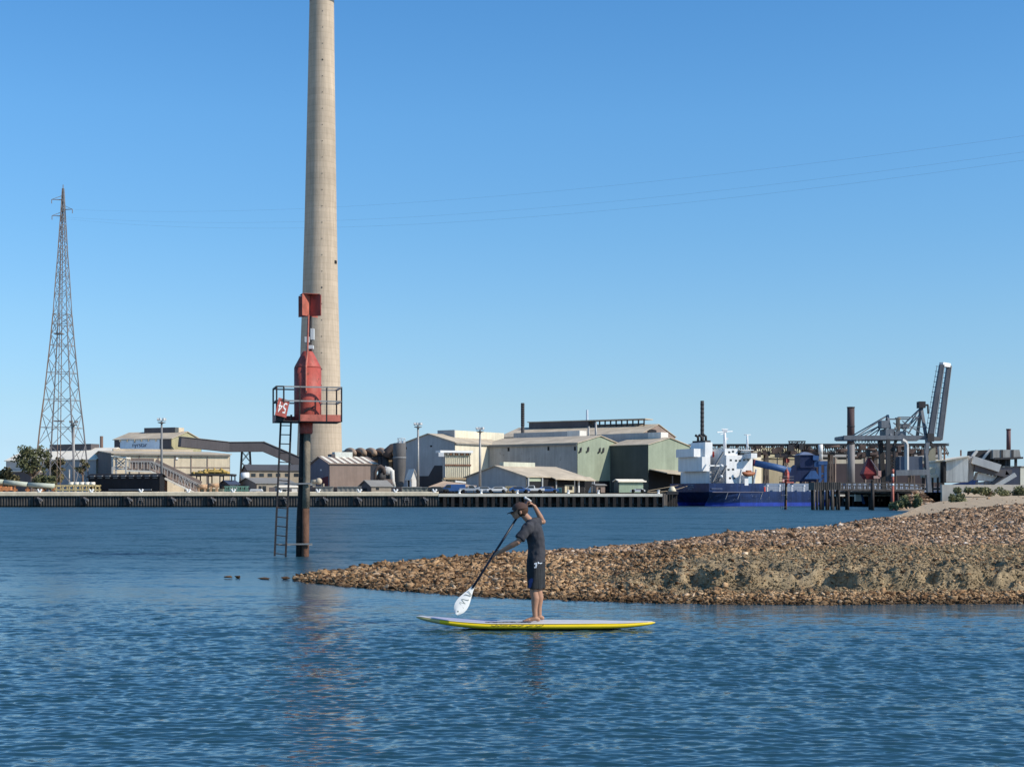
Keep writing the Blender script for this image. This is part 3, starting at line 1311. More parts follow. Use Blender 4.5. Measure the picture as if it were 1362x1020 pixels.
def hand(m, wrist, palm_dir, side, curl_to, grip=True):
    """palm and five bent fingers; palm_dir: wrist->knuckles, side: thumb side, curl_to: where fingers bend"""
    pd, sdv, cv = palm_dir.normalized(), side.normalized(), curl_to.normalized()
    kn = wrist + pd * .085
    for s in (-.03, -.01, .01, .03):
        m.path([wrist + sdv * s * .6, kn + sdv * s], [.015, .013], 8)
        m.ball(kn + sdv * s, .013, 8, 6)
    for s, ln in ((-.033, .80), (-.011, .97), (.011, 1.0), (.032, .9)):
        p0 = kn + sdv * s
        p1 = p0 + (pd * .55 + cv * .75).normalized() * .040 * ln
        p2 = p1 + (cv * 1.0 - pd * .35).normalized() * .030 * ln
        p3 = p2 + (cv * .3 - pd * .95).normalized() * .022 * ln
        m.path([p0, p1, p2, p3], [.0105, .0098, .009, .0078], 8)
        m.ball(p3, .0078, 8, 6)
    t0 = wrist + pd * .03 + sdv * .028
    t1 = t0 + (sdv * .7 + pd * .5 + cv * .35).normalized() * .040
    t2 = t1 + (pd * .4 + cv * .9).normalized() * .032
    m.path([t0, t1, t2], [.014, .0115, .0095], 8)
    m.ball(t2, .0095, 8, 6)


HEAD_C = G(690.8, 681.5, .02)


def make_person():
    t = thing('person', 'barefoot person in charcoal t-shirt, dark shorts and brown cap standing on the paddle board', 'person', (G(708, 828).x, YP, DECKZ))
    m = MB()
    m.smooth = True
    # legs (near leg carries dy<0)
    for hip, knee, ank, dy in (((711.5, 752), (709.5, 787), (711.5, 820), -.115), ((715, 752), (715.5, 787), (717.5, 820), .115)):
        hx, kx, ax = G(*hip, dy * .85), G(*knee, dy), G(*ank, dy * 1.15)
        calf = kx.lerp(ax, .32) + Vector((.018, 0, 0))
        tubes(m, [hx, hx.lerp(kx, .5), kx, calf, kx.lerp(ax, .72), ax], [.092, .078, .057, .060, .042, .036], 16)
        # foot, toes to the left
        heel = ax + Vector((.045, 0, 0))
        heel.z = DECKZ + .032
        toe = ax + Vector((-.165, -.012, 0))
        toe.z = DECKZ + .016
        mid = ax + Vector((-.055, 0, 0))
        mid.z = DECKZ + .036
        tubes(m, [heel, ax + Vector((0, 0, -.035)), mid, toe + Vector((.04, 0, .008))], [.030, .036, .033, .021], 12)
        for s, ln in ((-.036, .0), (-.018, .012), (0, .016), (.018, .014), (.034, .006)):
            q = toe + Vector((.035, s, .004))
            m.path([q + Vector((.05, -s * .3, .012)), q, q + Vector((-.03 - ln, 0, -.006))], [.014, .011, .009], 8)
            m.ball(q + Vector((-.03 - ln, 0, -.006)), .009, 8, 6)
    # trunk under the clothes
    pel = G(713, 746, 0)
    wst = G(713.5, 732, 0)
    che = G(711.5, 711, 0)
    nk0 = G(704.5, 695, .01)
    for s in (-1, 1):
        o = Vector((0, .075 * s, 0))
        tubes(m, [pel + o, wst + o * .95, che + o * 1.2, G(707.5, 700, 0) + o * 1.1], [.095, .082, .098, .065], 16)
    m.ball(G(713, 748), .12, 16, 10, (.95, 1.25, .9))
    # neck and head
    tubes(m, [G(706, 698, .01), nk0, G(697, 687, .02)], [.062, .056, .052], 14)
    hd = HEAD_C
    m.ball(hd + Vector((.012, 0, .02)), .098, 20, 14, (1.06, .80, 1.0))
    m.ball(hd + Vector((-.035, 0, -.04)), .070, 16, 10, (.95, .82, 1.0))    # face
    jaw = hd + Vector((-.055, 0, -.088))
    m.ball(jaw, .038, 12, 8, (1, 1.05, .8))
    m.path([hd + Vector((-.095, 0, -.008)), hd + Vector((-.120, 0, -.045)), hd + Vector((-.100, 0, -.055))], [.010, .016, .013], 8)  # nose
    for dz_ in (-.074, -.083):
        m.path([hd + Vector((-.088, -.020, dz_)), hd + Vector((-.096, 0, dz_)), hd + Vector((-.088, .020, dz_))], .0065, 6)  # lips
    for s in (-1, 1):
        m.ball(hd + Vector((.018, .079 * s, -.025)), .024, 10, 8, (.85, .38, 1.25))  # ear
        m.ball(hd + Vector((-.080, .034 * s, .012)), .020, 8, 6, (.7, 1.1, .6))      # brow
    # near arm: down and forward to the shaft
    sh = G(702.5, 703.5, -.20)
    el = G(688.5, 722.5, -.27)
    wr = G(665.5, 735.5, -.20)
    tubes(m, [G(706, 702, -.11), sh, sh.lerp(el, .5), el, el.lerp(wr, .3), wr], [.062, .058, .048, .041, .042, .028], 14)
    sdir = (G(632, 778, -.33) - G(701, 669.5, .17)).normalized()
    grip = G(657.8, 739.5, -.17)
    hand(m, wr, grip - wr, -sdir, Vector((-.35, .75, -.5)))
    # far arm: raised, elbow out behind, hand on the paddle's top
    sh2 = G(710, 698, .20)
    el2 = G(722.8, 696.5, .27)
    wr2 = G(711.0, 675.5, .20)
    tubes(m, [G(707, 701, .10), sh2, sh2.lerp(el2, .5) + Vector((0, 0, .005)), el2, el2.lerp(wr2, .3), wr2], [.060, .056, .047, .040, .040, .027], 14)
    hand(m, wr2, G(703.5, 668.5, .18) - wr2, Vector((-.2, -.9, .2)), Vector((-.6, .1, -.75)))
    raw = m.build('body', M_SKIN, t)
    body = remesh(raw, .0075, 'body', M_SKIN, t, 2)
    # eyes
    for s in (-1, 1):
        m = MB()
        m.smooth = True
        m.ball(hd + Vector((-.089, .032 * s, -.006)), .0125, 10, 8)
        e = m.build('eye', M_WHITE, t)
        m = MB()
        m.ball(hd + Vector((-.0985, .032 * s, -.006)), .0055, 8, 6)
        m.build('iris', M_HAIR, e)
    # hair round the back and sides below the cap
    m = MB()
    m.smooth = True
    m.ball(hd + Vector((.028, 0, .012)), .101, 18, 12, (1.0, .83, 1.0))
    m.ball(hd + Vector((.072, 0, -.050)), .052, 14, 8, (.75, 1.15, 1.1))
    m.build('hair', M_HAIR, t)
    # cap: shell and brim
    m = MB()
    m.smooth = True
    tilt = Matrix.Rotation(math.radians(-9), 3, 'Y')
    cc = hd + Vector((.010, 0, .024))
    vs, fs = [], []
    for i in range(8):
        a = PI / 2 * i / 7
        for k in range(20):
            b_ = 2 * PI * k / 20
            v = Vector((.117 * math.cos(a) * math.cos(b_), .097 * math.cos(a) * math.sin(b_), .098 * math.sin(a)))
            vs.append(cc + tilt @ v)
    for i in range(7):
        for k in range(20):
            fs.append((i * 20 + k, i * 20 + (k + 1) % 20, (i + 1) * 20 + (k + 1) % 20, (i + 1) * 20 + k))
    m.add(vs, fs)
    m.ball(cc + tilt @ Vector((0, 0, .098)), .010, 8, 6)
    cap = m.build('cap', M_CAP, t)
    m = MB()
    top, bot = [], []
    for k in range(11):
        a = math.radians(-68 + 136 * k / 10)
        r_ = .118 + .075 * math.cos(a) ** .7
        v = Vector((-r_ * math.cos(a), .098 * math.sin(a), .004 - .050 * math.cos(a)))
        top.append(cc + tilt @ (v + Vector((0, 0, .014))))
        bot.append(cc + tilt @ v)
    m.prism(bot, top)
    m.build('brim', M_BRIM, cap)
    # t-shirt
    m = MB()
    m.smooth = True
    for s in (-1, 1):
        o = Vector((0, .078 * s, 0))
        tubes(m, [G(713.2, 737.5, 0) + o, G(713.6, 730, 0) + o, G(712.0, 718, 0) + o * 1.15, G(710.0, 708, 0) + o * 1.3, G(707.0, 699.5, 0) + o * 1.1], [.124, .122, .132, .128, .082], 18)
    tubes(m, [G(706, 697, .01), G(704, 695.5, .012)], [.070, .064], 14)
    for sgn in (-1, 1):
        o = Vector((0, .074 * sgn, 0))
        m.path([G(713.4, 738, 0) + o, G(713.0, 749.3, 0) + o], [.122, .128], 20)
    sl_ = sh.lerp(el, .80)
    m.path([G(706, 703, -.11), sh, sh.lerp(el, .45), sl_], [.088, .083, .077, .073], 16)
    sl2 = sh2.lerp(el2, .72)
    m.path([G(707, 703, .10), sh2, sl2], [.085, .075, .068], 16)
    raw = m.build('t_shirt', M_SHIRT, t)
    sh_o = remesh(raw, .009, 't_shirt', M_SHIRT, t, 3)
    for v in sh_o.data.vertices:       # hanging folds
        n_ = mnoise.noise(Vector((v.co.x * 9, v.co.y * 9, v.co.z * 3.2 + v.co.x * 5)))
        n2_ = mnoise.noise(Vector((v.co.x * 14 + v.co.z * 9, v.co.y * 12, v.co.z * 11 - v.co.x * 12)))
        v.co += v.normal * (n_ * .014 + max(-.2, n2_) * .013)
    # shorts
    m = MB()
    m.smooth = True
    m.ball(G(713, 748), .135, 18, 12, (.98, 1.25, .85))
    for hip, knee, dy in (((712, 752), (710.8, 785), -.105), ((714, 752), (715.0, 785.5), .105)):
        hx, kx = G(*hip, dy * .85), G(*knee, dy)
        m.path([G(hip[0], 744, dy * .75), hx, hx.lerp(kx, .5), kx], [.112, .122, .117, .109], 20)
    raw = m.build('board_shorts', M_SHORT, t)
    so_ = remesh(raw, .009, 'board_shorts', M_SHORT, t, 3)
    for v in so_.data.vertices:
        n_ = mnoise.noise(Vector((v.co.x * 16, v.co.y * 10, v.co.z * 3.0)))
        v.co += v.normal * n_ * .012
    # prints on the near leg, laid on the cloth
    bm = bmesh.new()
    bm.from_mesh(so_.data)
    tree = BVHTree.FromBMesh(bm)
    bm.free()
    off = origin_of(so_)

    def patch(name, polys, mm):
        m_ = MB()
        for poly in polys:
            pts = []
            for px, py in poly:
                q = G(px, py, -.6) - off
                hit = tree.ray_cast(q, Vector((0, 1, 0)))
                if hit[0] is None:
                    return
                pts.append(hit[0] + off + Vector((0, -.007, 0)))
            m_.add(pts, [tuple(range(len(pts)))])
        m_.build(name, mm, so_, recalc=False)
    patch('pale_print', [[(710.2, 750.4), (713.8, 749.2), (713.8, 751.2), (710.2, 752.4)], [(712, 751.8), (714.2, 751.2), (713.8, 754.5), (711.8, 755)],
                         [(710.2, 755), (713.6, 754.3), (713.6, 756.3), (710.4, 757)], [(715, 748.6), (717.4, 747.6), (720, 747.2), (720.4, 749), (717.8, 750.8), (715, 751.2)],
                         [(718, 750.4), (721, 748.8), (721, 750.2), (718.6, 751.6)]], M_PRINT)
    patch('pinstripe', [[(a, 757), (a + .35, 757), (a - .1, 784), (a - .45, 784)] for a in (713, 715, 717, 719.2)], mat('grey_pinstripe', (.075, .08, .08), .9, .2, 30.0))
    patch('blue_print', [[(702.5, 774), (706, 770), (709, 771), (708, 776), (704, 780)], [(703, 779), (707.5, 777.5), (706, 782.5), (703, 783)]], M_BLUEP)
    return t


PERSON = make_person()


def make_paddle():
    top, low = G(702.0, 668.2, .17), G(632, 778, -.30)
    t = thing('paddle', 'black-shafted paddle with a white teardrop blade held out ahead of the paddler above the water', 'paddle', low)
    m = MB()
    m.smooth = True
    m.path([top, low + (low - top).normalized() * .06], [.0155, .0175], 10)
    m.build('shaft', M_SHAFT, t)
    d = (low - top).normalized()
    m = MB()
    m.smooth = True
    side = Vector((0, 1, 0)).cross(d).normalized()
    g0 = top - d * .02
    m.path([g0 - side * .045 + Vector((0, .02, 0)), g0, g0 + side * .045 - Vector((0, .02, 0))], [.013, .017, .013], 8)
    m.ball(G(698.8, 664.5, .16), .021, 10, 8)
    m.path([g0, G(698.8, 664.8, .16)], [.014, .016], 8)
    m.build('grip', M_GREYBOX, t)
    # blade: teardrop sheet, spoon-curved
    tip = G(607.6, 816.3, -.40)
    bd = tip - low
    L_ = bd.length
    bd.normalize()
    nrm = Vector((.42, -.80, .38))
    nrm = (nrm - bd * nrm.dot(bd)).normalized()
    sx = bd.cross(nrm).normalized()
    m = MB()
    m.smooth = True
    n = 16
    vs, fs = [], []
    for s in (1, -1):
        for i in range(n):
            f = i / (n - 1)
            w = .092 * (math.sin(PI * (f * .965) ** 1.75) ** .8 if 0 < f else 0) + .016 * (1 - f)
            for k in range(7):
                u = -1 + 2 * k / 6
                th = .006 * (1 - u * u) ** .5 * (1 - f * .6) + .001
                vs.append(low + bd * (L_ * f) + sx * (w * u) + nrm * (s * th - .02 * u * u * f + .03 * f * f))
    for s in range(2):
        for i in range(n - 1):
            for k in range(6):
                a = s * n * 7 + i * 7 + k
                fs.append((a, a + 1, a + 8, a + 7) if s == 0 else (a, a + 7, a + 8, a + 1))
    m.add(vs, fs)
    bl = m.build('blade', M_BLADE, t)
    m = MB()
    for off_ in (.25, .45, .60):
        pts = []
        for k in range(9):
            u = k / 8
            q = low + bd * (L_ * (off_ + .16 * u)) + sx * (.045 * math.sin(u * 6 + off_ * 9)) + nrm * .016
            pts.append(q)
        m.path(pts, .0035, 5)
    m.ball(low + bd * L_ * .9 + nrm * .028, .011, 8, 6)
    m.build('blade_print', mat('grey_green_print', (.22, .25, .20), .5, .1), bl)
    return t


PADDLE = make_paddle()
# ------------------------------------------------------------------ the far bank: ground, quay wall, wharf
YQ = 305.0
G0 = 2.95          # ground level behind the quay
M_CONC = mat('pale_quay_concrete', (.85, .70, .48), .9, .15, .6, streak=.12)
M_CONCTOP = mat('bleached_concrete', (.82, .74, .60), .9, .15, .6)
M_SHEETP = mat('tarred_sheet_pile', (.125, .112, .10), .7, .3, 1.0, streak=.4, rust=(.10, .055, .035), rust_amt=.15)
M_WET = mat('wet_weed_band', (.018, .018, .015), .5, .3, 2.0)
M_DARK = mat('dark_recess_rubber', (.02, .02, .022), .8, .3, 2.0)  # black that stands for the dark recess in each fender
M_FEND = mat('grey_fender_face', (.22, .20, .19), .7, .2, 2.0)
M_PILE = mat('dark_wharf_pile', (.050, .042, .038), .85, .35, 1.5, streak=.4)
M_YARD = mat('dusty_yard', (.34, .27, .19), .95, .2, .1)


def poly_sheet(name, pts, z, m):
    mb = MB()
    mb.add([(x, y, z) for x, y in pts], [tuple(range(len(pts)))])
    o = mb.build(name, m, recalc=False)
    return o


XE = XW(881, YQ)                     # end of the wharf
yard = poly_sheet('yard', [(-1500, YQ + .4), (XE, YQ + .4), (XE, 338), (XE + 8, 372), (74, 372), (74, 292), (160, 292), (900, 320), (2500, 3000), (-2500, 3000)], G0, M_YARD)
tag(yard, kind='structure')
mb = MB()
mb.box((XE + .15, (YQ + 340) / 2, .2), (.3, 340 - YQ, 5.4))
mb.add([(XE, 338, -2), (XE + 8, 372, -2), (XE + 8, 372, G0 - .02), (XE, 338, G0 - .02)], [(0, 1, 2, 3)])
mb.box(((XE + 8 + 74) / 2, 372, .2), (74 - XE - 8, .4, 5.4))
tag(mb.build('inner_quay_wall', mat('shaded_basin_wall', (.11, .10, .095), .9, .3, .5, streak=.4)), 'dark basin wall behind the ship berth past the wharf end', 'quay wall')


def make_quay():
    x0, x1 = XW(-560, YQ), XW(583, YQ)
    t = thing('quay_wall', 'long dark corrugated sheet-pile quay wall with a pale concrete cap', 'quay wall', ((x0 + x1) / 2, YQ, 0))
    m = MB()
    zt, zc = ZW(654.6, YQ), ZW(659.4, YQ)
    m.box(((x0 + x1) / 2, YQ + .9, (zt + zc) / 2), (x1 - x0, 2.0, zt - zc))
    m.build('cap_beam', M_CONC, t, .04)
    m = MB()
    m.box(((x0 + x1) / 2 + 4, YQ + .75, zt + .06), (x1 - x0 - 8, .9, .12))
    m.build('kerb', M_CONCTOP, t)
    # zig-zag sheet piles in plan
    pitch, dep = .565, .24
    pts = []
    x = x0
    while x < x1:
        pts += [(x, YQ + .15 + dep), (x + pitch * .34, YQ + .15 + dep), (x + pitch * .5, YQ + .15), (x + pitch * .84, YQ + .15)]
        x += pitch
    for zz0, zz1, mm, nm, push in ((.32, zc, M_SHEETP, 'sheet_piling', 0), (-2.0, .32, M_WET, 'wet_piling', -.02)):
        m = MB()
        n = len(pts)
        m.add([(a, b + push, zz0) for a, b in pts] + [(a, b + push, zz1) for a, b in pts], [(i, i + 1, n + i + 1, n + i) for i in range(n - 1)])
        m.build(nm, mm, t, recalc=False)
    for px in (-5, 53.5, 115, 173, 231, 284, 331, 380, 433, 478, 524, 566):
        x = XW(px, YQ)
        m = MB()
        m.box((x - .55, YQ - .05, 1.35), (1.3, .5, 1.9))
        m.cur = 1  # slanting panel, its lit face put into the paler grey
        m.prism([Vector((x - .45, YQ - .55, 1.75)), Vector((x + .55, YQ - .62, 1.15)), Vector((x + .60, YQ - .35, 1.15)), Vector((x - .40, YQ - .32, 1.75))],
                [Vector((x - .45, YQ - .55, 2.05)), Vector((x + .55, YQ - .62, 1.55)), Vector((x + .60, YQ - .35, 1.55)), Vector((x - .40, YQ - .32, 2.05))])
        m.bar((x - .2, YQ - .45, 1.8), (x + .15, YQ - .5, .75), .16)
        m.build('fender', [M_DARK, M_FEND], t)
    for px in (187, 250, 310, 423, 541):
        x = XW(px, YQ)
        m = MB()
        for dz in (1.75, 1.45):
            m.bar((x - .55, YQ + .02, dz), (x + .55, YQ + .02, dz), .10)
        for k in (-.5, .5):
            m.bar((x + k, YQ + .02, .9), (x + k * .3, YQ + .02, 2.0), .09)
        m.build('mooring_bracket', M_FEND, t)
    return t


make_quay()


def make_wharf():
    x0, x1 = XW(583, YQ), XE
    t = thing('wharf', 'pale-decked timber wharf on a row of dark piles below the green and grey sheds', 'wharf', ((x0 + x1) / 2, YQ, 0))
    m = MB()
    zt, zc = ZW(656.4, YQ), ZW(660.4, YQ)
    m.box(((x0 + x1) / 2, YQ + 1.2, (zt + zc) / 2), (x1 - x0 - .02, 2.7, zt - zc))
    m.build('deck', M_CONCTOP, t, .05)
    m = MB()
    m.box(((x0 + x1) / 2, YQ + 3.2, .7), (x1 - x0, .2, 4.4))
    m.build('rear_wall', M_SHEETP, t)
    px = 591.5
    k = 0
    while px < 881:
        x = XW(px, YQ)
        m = MB()
        m.bar((x, YQ - .02, -1.5), (x, YQ - .02, zc - .01), .62, .5)
        m.build('fender_pile', M_PILE, t)
        m = MB()
        m.bar((x + .62, YQ + 1.3, -1.5), (x + .62, YQ + 1.3, zc - .01), .34, .3)
        m.build('bearing_pile', M_FEND if k % 3 != 1 else M_PILE, t)
        m = MB()
        m.bar((x - .28, YQ + .9, -1.5), (x - .28, YQ + .9, zc - .01), .30, .3)
        m.build('bearing_pile', M_PILE, t)
        px += 10.75
        k += 1
    m = MB()
    m.bar((x0, YQ + .5, .55), (x1, YQ + .5, .55), .3)
    m.build('waling', M_WET, t)
    return t


make_wharf()

# paired white bollards along the edge
lab = ['beside the pale green covered pipe', 'at the foot of the inland pylon leg', 'in front of the black shed', 'at the foot of the sloping gallery', 'in front of the green rack',
       'behind the channel marker ladder', 'in front of the brown shed', 'before the small grey hut', 'between grey hut and dark silo', 'in front of the grey fence panel']
BOL = None
for i, px in enumerate((52, 121, 187, 250, 310, 372, 423, 478, 526, 578)):
    x = XW(px, YQ)
    t = thing('bollard', 'white twin-horned bollard on the quay edge ' + lab[i], 'bollard', (x, YQ + .5, 3.0), 'white bollards along the quay edge')
    m = MB()
    zb = ZW(654.6, YQ)
    m.smooth = True
    for s in (-1, 1):
        m.path([(x + .10 * s, YQ + .35, zb - .02), (x + .18 * s, YQ + .35, zb + .3), (x + .42 * s, YQ + .35, zb + .62)], [.17, .15, .19], 10)
    m.lathe((x, YQ + .35, zb - .02), [(.36, 0), (.36, .1), (.25, .16)], 12)
    m.build('horns', M_WHITE, t)
for i, (px, lb) in enumerate(((611, 'below the cream filter house'), (640, 'below the second tall light mast'), (688, 'just above the paddler'), (756, 'in front of the open shed bays'), (796, 'beside the small brown hut'), (876, 'at the outer end of the wharf'))):
    x = XW(px, YQ)
    m = MB()
    m.smooth = True
    zb = ZW(656.4, YQ)
    m.lathe((x, YQ + .3, zb - .02), [(.32, 0), (.3, .12), (.2, .2), (.2, .5), (.34, .62), (.3, .72)], 12)
    tag(m.build('bollard', M_WHITE), 'single white mushroom bollard on the wharf edge ' + lb, 'bollard', 'white bollards along the wharf edge')

# ------------------------------------------------------------------ helpers for sheds


class Shed:
    """gabled shed from its near corner: left wall runs along dL (left, away), right wall along dR (right, away)"""

    def __init__(s, name, label, pxN, YN, phi, pxL, pxR, eave_py, rise, ridge, wallL, wallR, roof, zb=G0 - .05, over=.35, cat='shed', group=None, trim=None, roof_t=.18, frontgap=None):
        f = math.radians(phi)
        s.dL = Vector((-math.cos(f), math.sin(f), 0))
        s.dR = Vector((math.sin(f), math.cos(f), 0))
        N = Vector((XW(pxN, YN), YN, 0))
        s.N = N

        def solve(px, d):
            k = (px - CX) / F
            return (k * N.y - N.x) / (d.x - k * d.y)
        s.a = solve(pxL, s.dL)
        s.b = solve(pxR, s.dR)
        s.ze = ZW(eave_py, YN)
        s.zb = zb
        s.rise = rise
        s.ridge = ridge
        s.t = thing(name, label, cat, (N.x, N.y, zb), group)
        # walls: each side a part
        up = Vector((0, 0, 1))
        P = s.P
        a, b, ze = s.a, s.b, s.ze
        apexL = ridge == 'R'        # gable on the left wall when the ridge follows the right wall

        def wall(i0, i1, j0, j1, gable, m):
            mb = MB()
            p0, p1 = P(i0, j0), P(i1, j1)
            base = [p0 + up * zb, p1 + up * zb, p1 + up * ze]
            if gable:
                base.append((p0 + p1) / 2 + up * (ze + rise))
            base.append(p0 + up * ze)
            n = (base[1] - base[0]).cross(up).normalized()
            mb.prism([q - n * .12 for q in base], base)
            return mb.build('wall', m, s.t)
        s.wl = wall(a, 0, 0, 0, apexL, wallL)
        s.wr = wall(0, 0, 0, b, not apexL, wallR)
        wall(0, a, b, b, apexL, wallL)
        wall(a, a, b, 0, not apexL, wallR)
        # roof of two slabs
        o = over
        mb = MB()
        if apexL:
            h, L0, L1 = a / 2, -o, b + o
            e = -rise * o / h
            for sg in (0, 1):
                u0, u1 = ((-o, h) if sg == 0 else (a + o, h))
                q = [P(u0, L0, ze + e), P(u0, L1, ze + e), P(u1, L1, ze + rise), P(u1, L0, ze + rise)]
                mb.prism([p + up * .03 for p in q], [p + up * (roof_t + .03) for p in q])
        else:
            h, L0, L1 = b / 2, -o, a + o
            e = -rise * o / h
            for sg in (0, 1):
                u0, u1 = ((-o, h) if sg == 0 else (b + o, h))
                q = [P(L0, u0, ze + e), P(L1, u0, ze + e), P(L1, u1, ze + rise), P(L0, u1, ze + rise)]
                mb.prism([p + up * .03 for p in q], [p + up * (roof_t + .03) for p in q])
        s.roof = mb.build('roof', roof, s.t)

    def P(s, i, j, z=0.0):
        """i metres along the left wall, j metres along the right wall from the near corner"""
        return s.N + s.dL * i + s.dR * j + Vector((0, 0, z))

    def box(s, name, i0, i1, j0, j1, z0, z1, m, parent=None, bevel=0):
        mb = MB()
        q = [s.P(i0, j0, z0), s.P(i0, j1, z0), s.P(i1, j1, z0), s.P(i1, j0, z0)]
        mb.prism(q, [p + Vector((0, 0, z1 - z0)) for p in q])
        return mb.build(name, m, parent or s.t, bevel)

    def at_px(s, px, j):
        """metres along the left wall direction where column px meets the line j metres along the right wall"""
        o = s.N + s.dR * j
        k = (px - CX) / F
        return (k * o.y - o.x) / (s.dL.x - k * s.dL.y)

    def rel(s, px, py, side):
        """metres along a wall and height where a photo pixel meets the left ('L') or right ('R') wall plane"""
        d = s.dL if side == 'L' else s.dR
        k = (px - CX) / F
        t = (k * s.N.y - s.N.x) / (d.x - k * d.y)
        q = s.N + d * t
        return t, ZW(py, q.y)

    def panel(s, name, poly, side, m, proud=.05, thick=.10, parent=None):
        """polygon given in photo pixels, laid on a wall"""
        d = s.dL if side == 'L' else s.dR
        n = -s.dR if side == 'L' else -s.dL
        pts = []
        for px, py in poly:
            t, z = s.rel(px, py, side)
            pts.append(s.N + d * t + Vector((0, 0, z)) + n * proud)
        mb = MB()
        mb.prism([p - n * thick for p in pts], pts)
        return mb.build(name, m, parent or s.t)


def C_(name, col, **k):
    return mat(name, col, **{**dict(rough=.75, var=.12, scale=.25, streak=.12), **k})


CORR = ('X', .9, .05)
W_GREYBLUE = C_('grey_cladding', (.41, .42, .42))
W_CREAM = C_('cream_cladding', (.76, .69, .53))
W_TAN = C_('tan_cladding', (.74, .62, .44), streak=.15)
W_WARMGREY = C_('warm_grey_cladding', (.46, .44, .40), streak=.18, rust=(.24, .20, .17), rust_amt=.05)
W_GREEN = C_('sage_green_cladding', (.30, .345, .255))
W_SHADEGREEN = C_('shaded_green_cladding', (.085, .10, .092))  # darker copy of the sage green, shade of unlit walls in the colour
W_OLIVE = C_('olive_cladding', (.40, .37, .22))
W_BROWN = C_('brown_cladding', (.30, .225, .185), streak=.15)
W_DARK = C_('dark_cladding', (.12, .105, .105))
W_WHITE = C_('white_cladding', (.72, .69, .63))
R_TANR = C_('dusty_tan_roof', (.54, .45, .33), streak=0, var=.22)
R_CREAM = C_('cream_roof', (.88, .80, .65), streak=0)
R_GREY = C_('grey_roof', (.24, .23, .21), streak=0)
R_DARK = C_('dark_roof', (.10, .095, .095), streak=0)
M_BLACK = C_('black_opening', (.012, .012, .014), streak=0)
M_CHAR = C_('charcoal_steel', (.06, .058, .06), streak=.2)
M_MIDGREY = C_('mid_grey_steel', (.23, .23, .23))
M_RUST = C_('rusty_steel', (.20, .10, .06), var=.35, scale=1.0)
M_MAROON = C_('maroon_door', (.12, .02, .03))
M_YELLOW = C_('ochre_yellow_paint', (.50, .34, .10), var=.3, scale=1.0)
M_PALEGRN = C_('pale_green_paint', (.48, .51, .42))
M_AQUA = C_('aqua_green_paint', (.14, .27, .21))
M_NAVY = C_('navy_paint', (.04, .07, .20))
M_ORANGE = C_('orange_paint', (.62, .25, .10), var=.3, scale=1.5)
M_GLASS = mat('dark_window_glass', (.03, .035, .04), .15, .1, 1.0, spec=.5)

# ------------------------------------------------------------------ smelter stack
YS = 631.0
M_STACK = mat('stack_concrete', (.56, .455, .34), .9, .13, .05, streak=.18, bump=.05, bscale=1.0)


def stack_mat():
    m = M_STACK
    N, L = m.node_tree.nodes, m.node_tree.links
    b = N['Principled BSDF']
    old = b.inputs['Base Color'].links[0].from_socket
    tc = N.new('ShaderNodeTexCoord')
    sp = N.new('ShaderNodeSeparateXYZ')
    L.new(tc.outputs['Object'], sp.inputs[0])
    # pour joints every few metres
    md = N.new('ShaderNodeMath')
    md.operation = 'FRACT'
    mu = N.new('ShaderNodeMath')
    mu.operation = 'MULTIPLY'
    mu.inputs[1].default_value = 1 / 2.35
    L.new(sp.outputs['Z'], mu.inputs[0])
    L.new(mu.outputs[0], md.inputs[0])
    r = N.new('ShaderNodeValToRGB')
    r.color_ramp.elements[0].color = (.86, .85, .83, 1)
    r.color_ramp.elements[1].position = .16
    r.color_ramp.elements[1].color = (1, 1, 1, 1)
    L.new(md.outputs[0], r.inputs[0])
    fl = N.new('ShaderNodeMath')
    fl.operation = 'FLOOR'
    L.new(mu.outputs[0], fl.inputs[0])
    wn_ = N.new('ShaderNodeTexWhiteNoise')
    wn_.noise_dimensions = '1D'
    L.new(fl.outputs[0], wn_.inputs['W'])
    r2 = N.new('ShaderNodeMapRange')
    r2.inputs['To Min'].default_value, r2.inputs['To Max'].default_value = .94, 1.03
    L.new(wn_.outputs['Value'], r2.inputs['Value'])
    prev = old
    for s_ in (r.outputs[0], r2.outputs[0]):
        mx = N.new('ShaderNodeMix')
        mx.data_type, mx.blend_type = 'RGBA', 'MULTIPLY'
        mx.inputs[0].default_value = 1
        L.new(prev, mx.inputs[6])
        L.new(s_, mx.inputs[7])
        prev = mx.outputs[2]
    L.new(prev, b.inputs['Base Color'])


stack_mat()


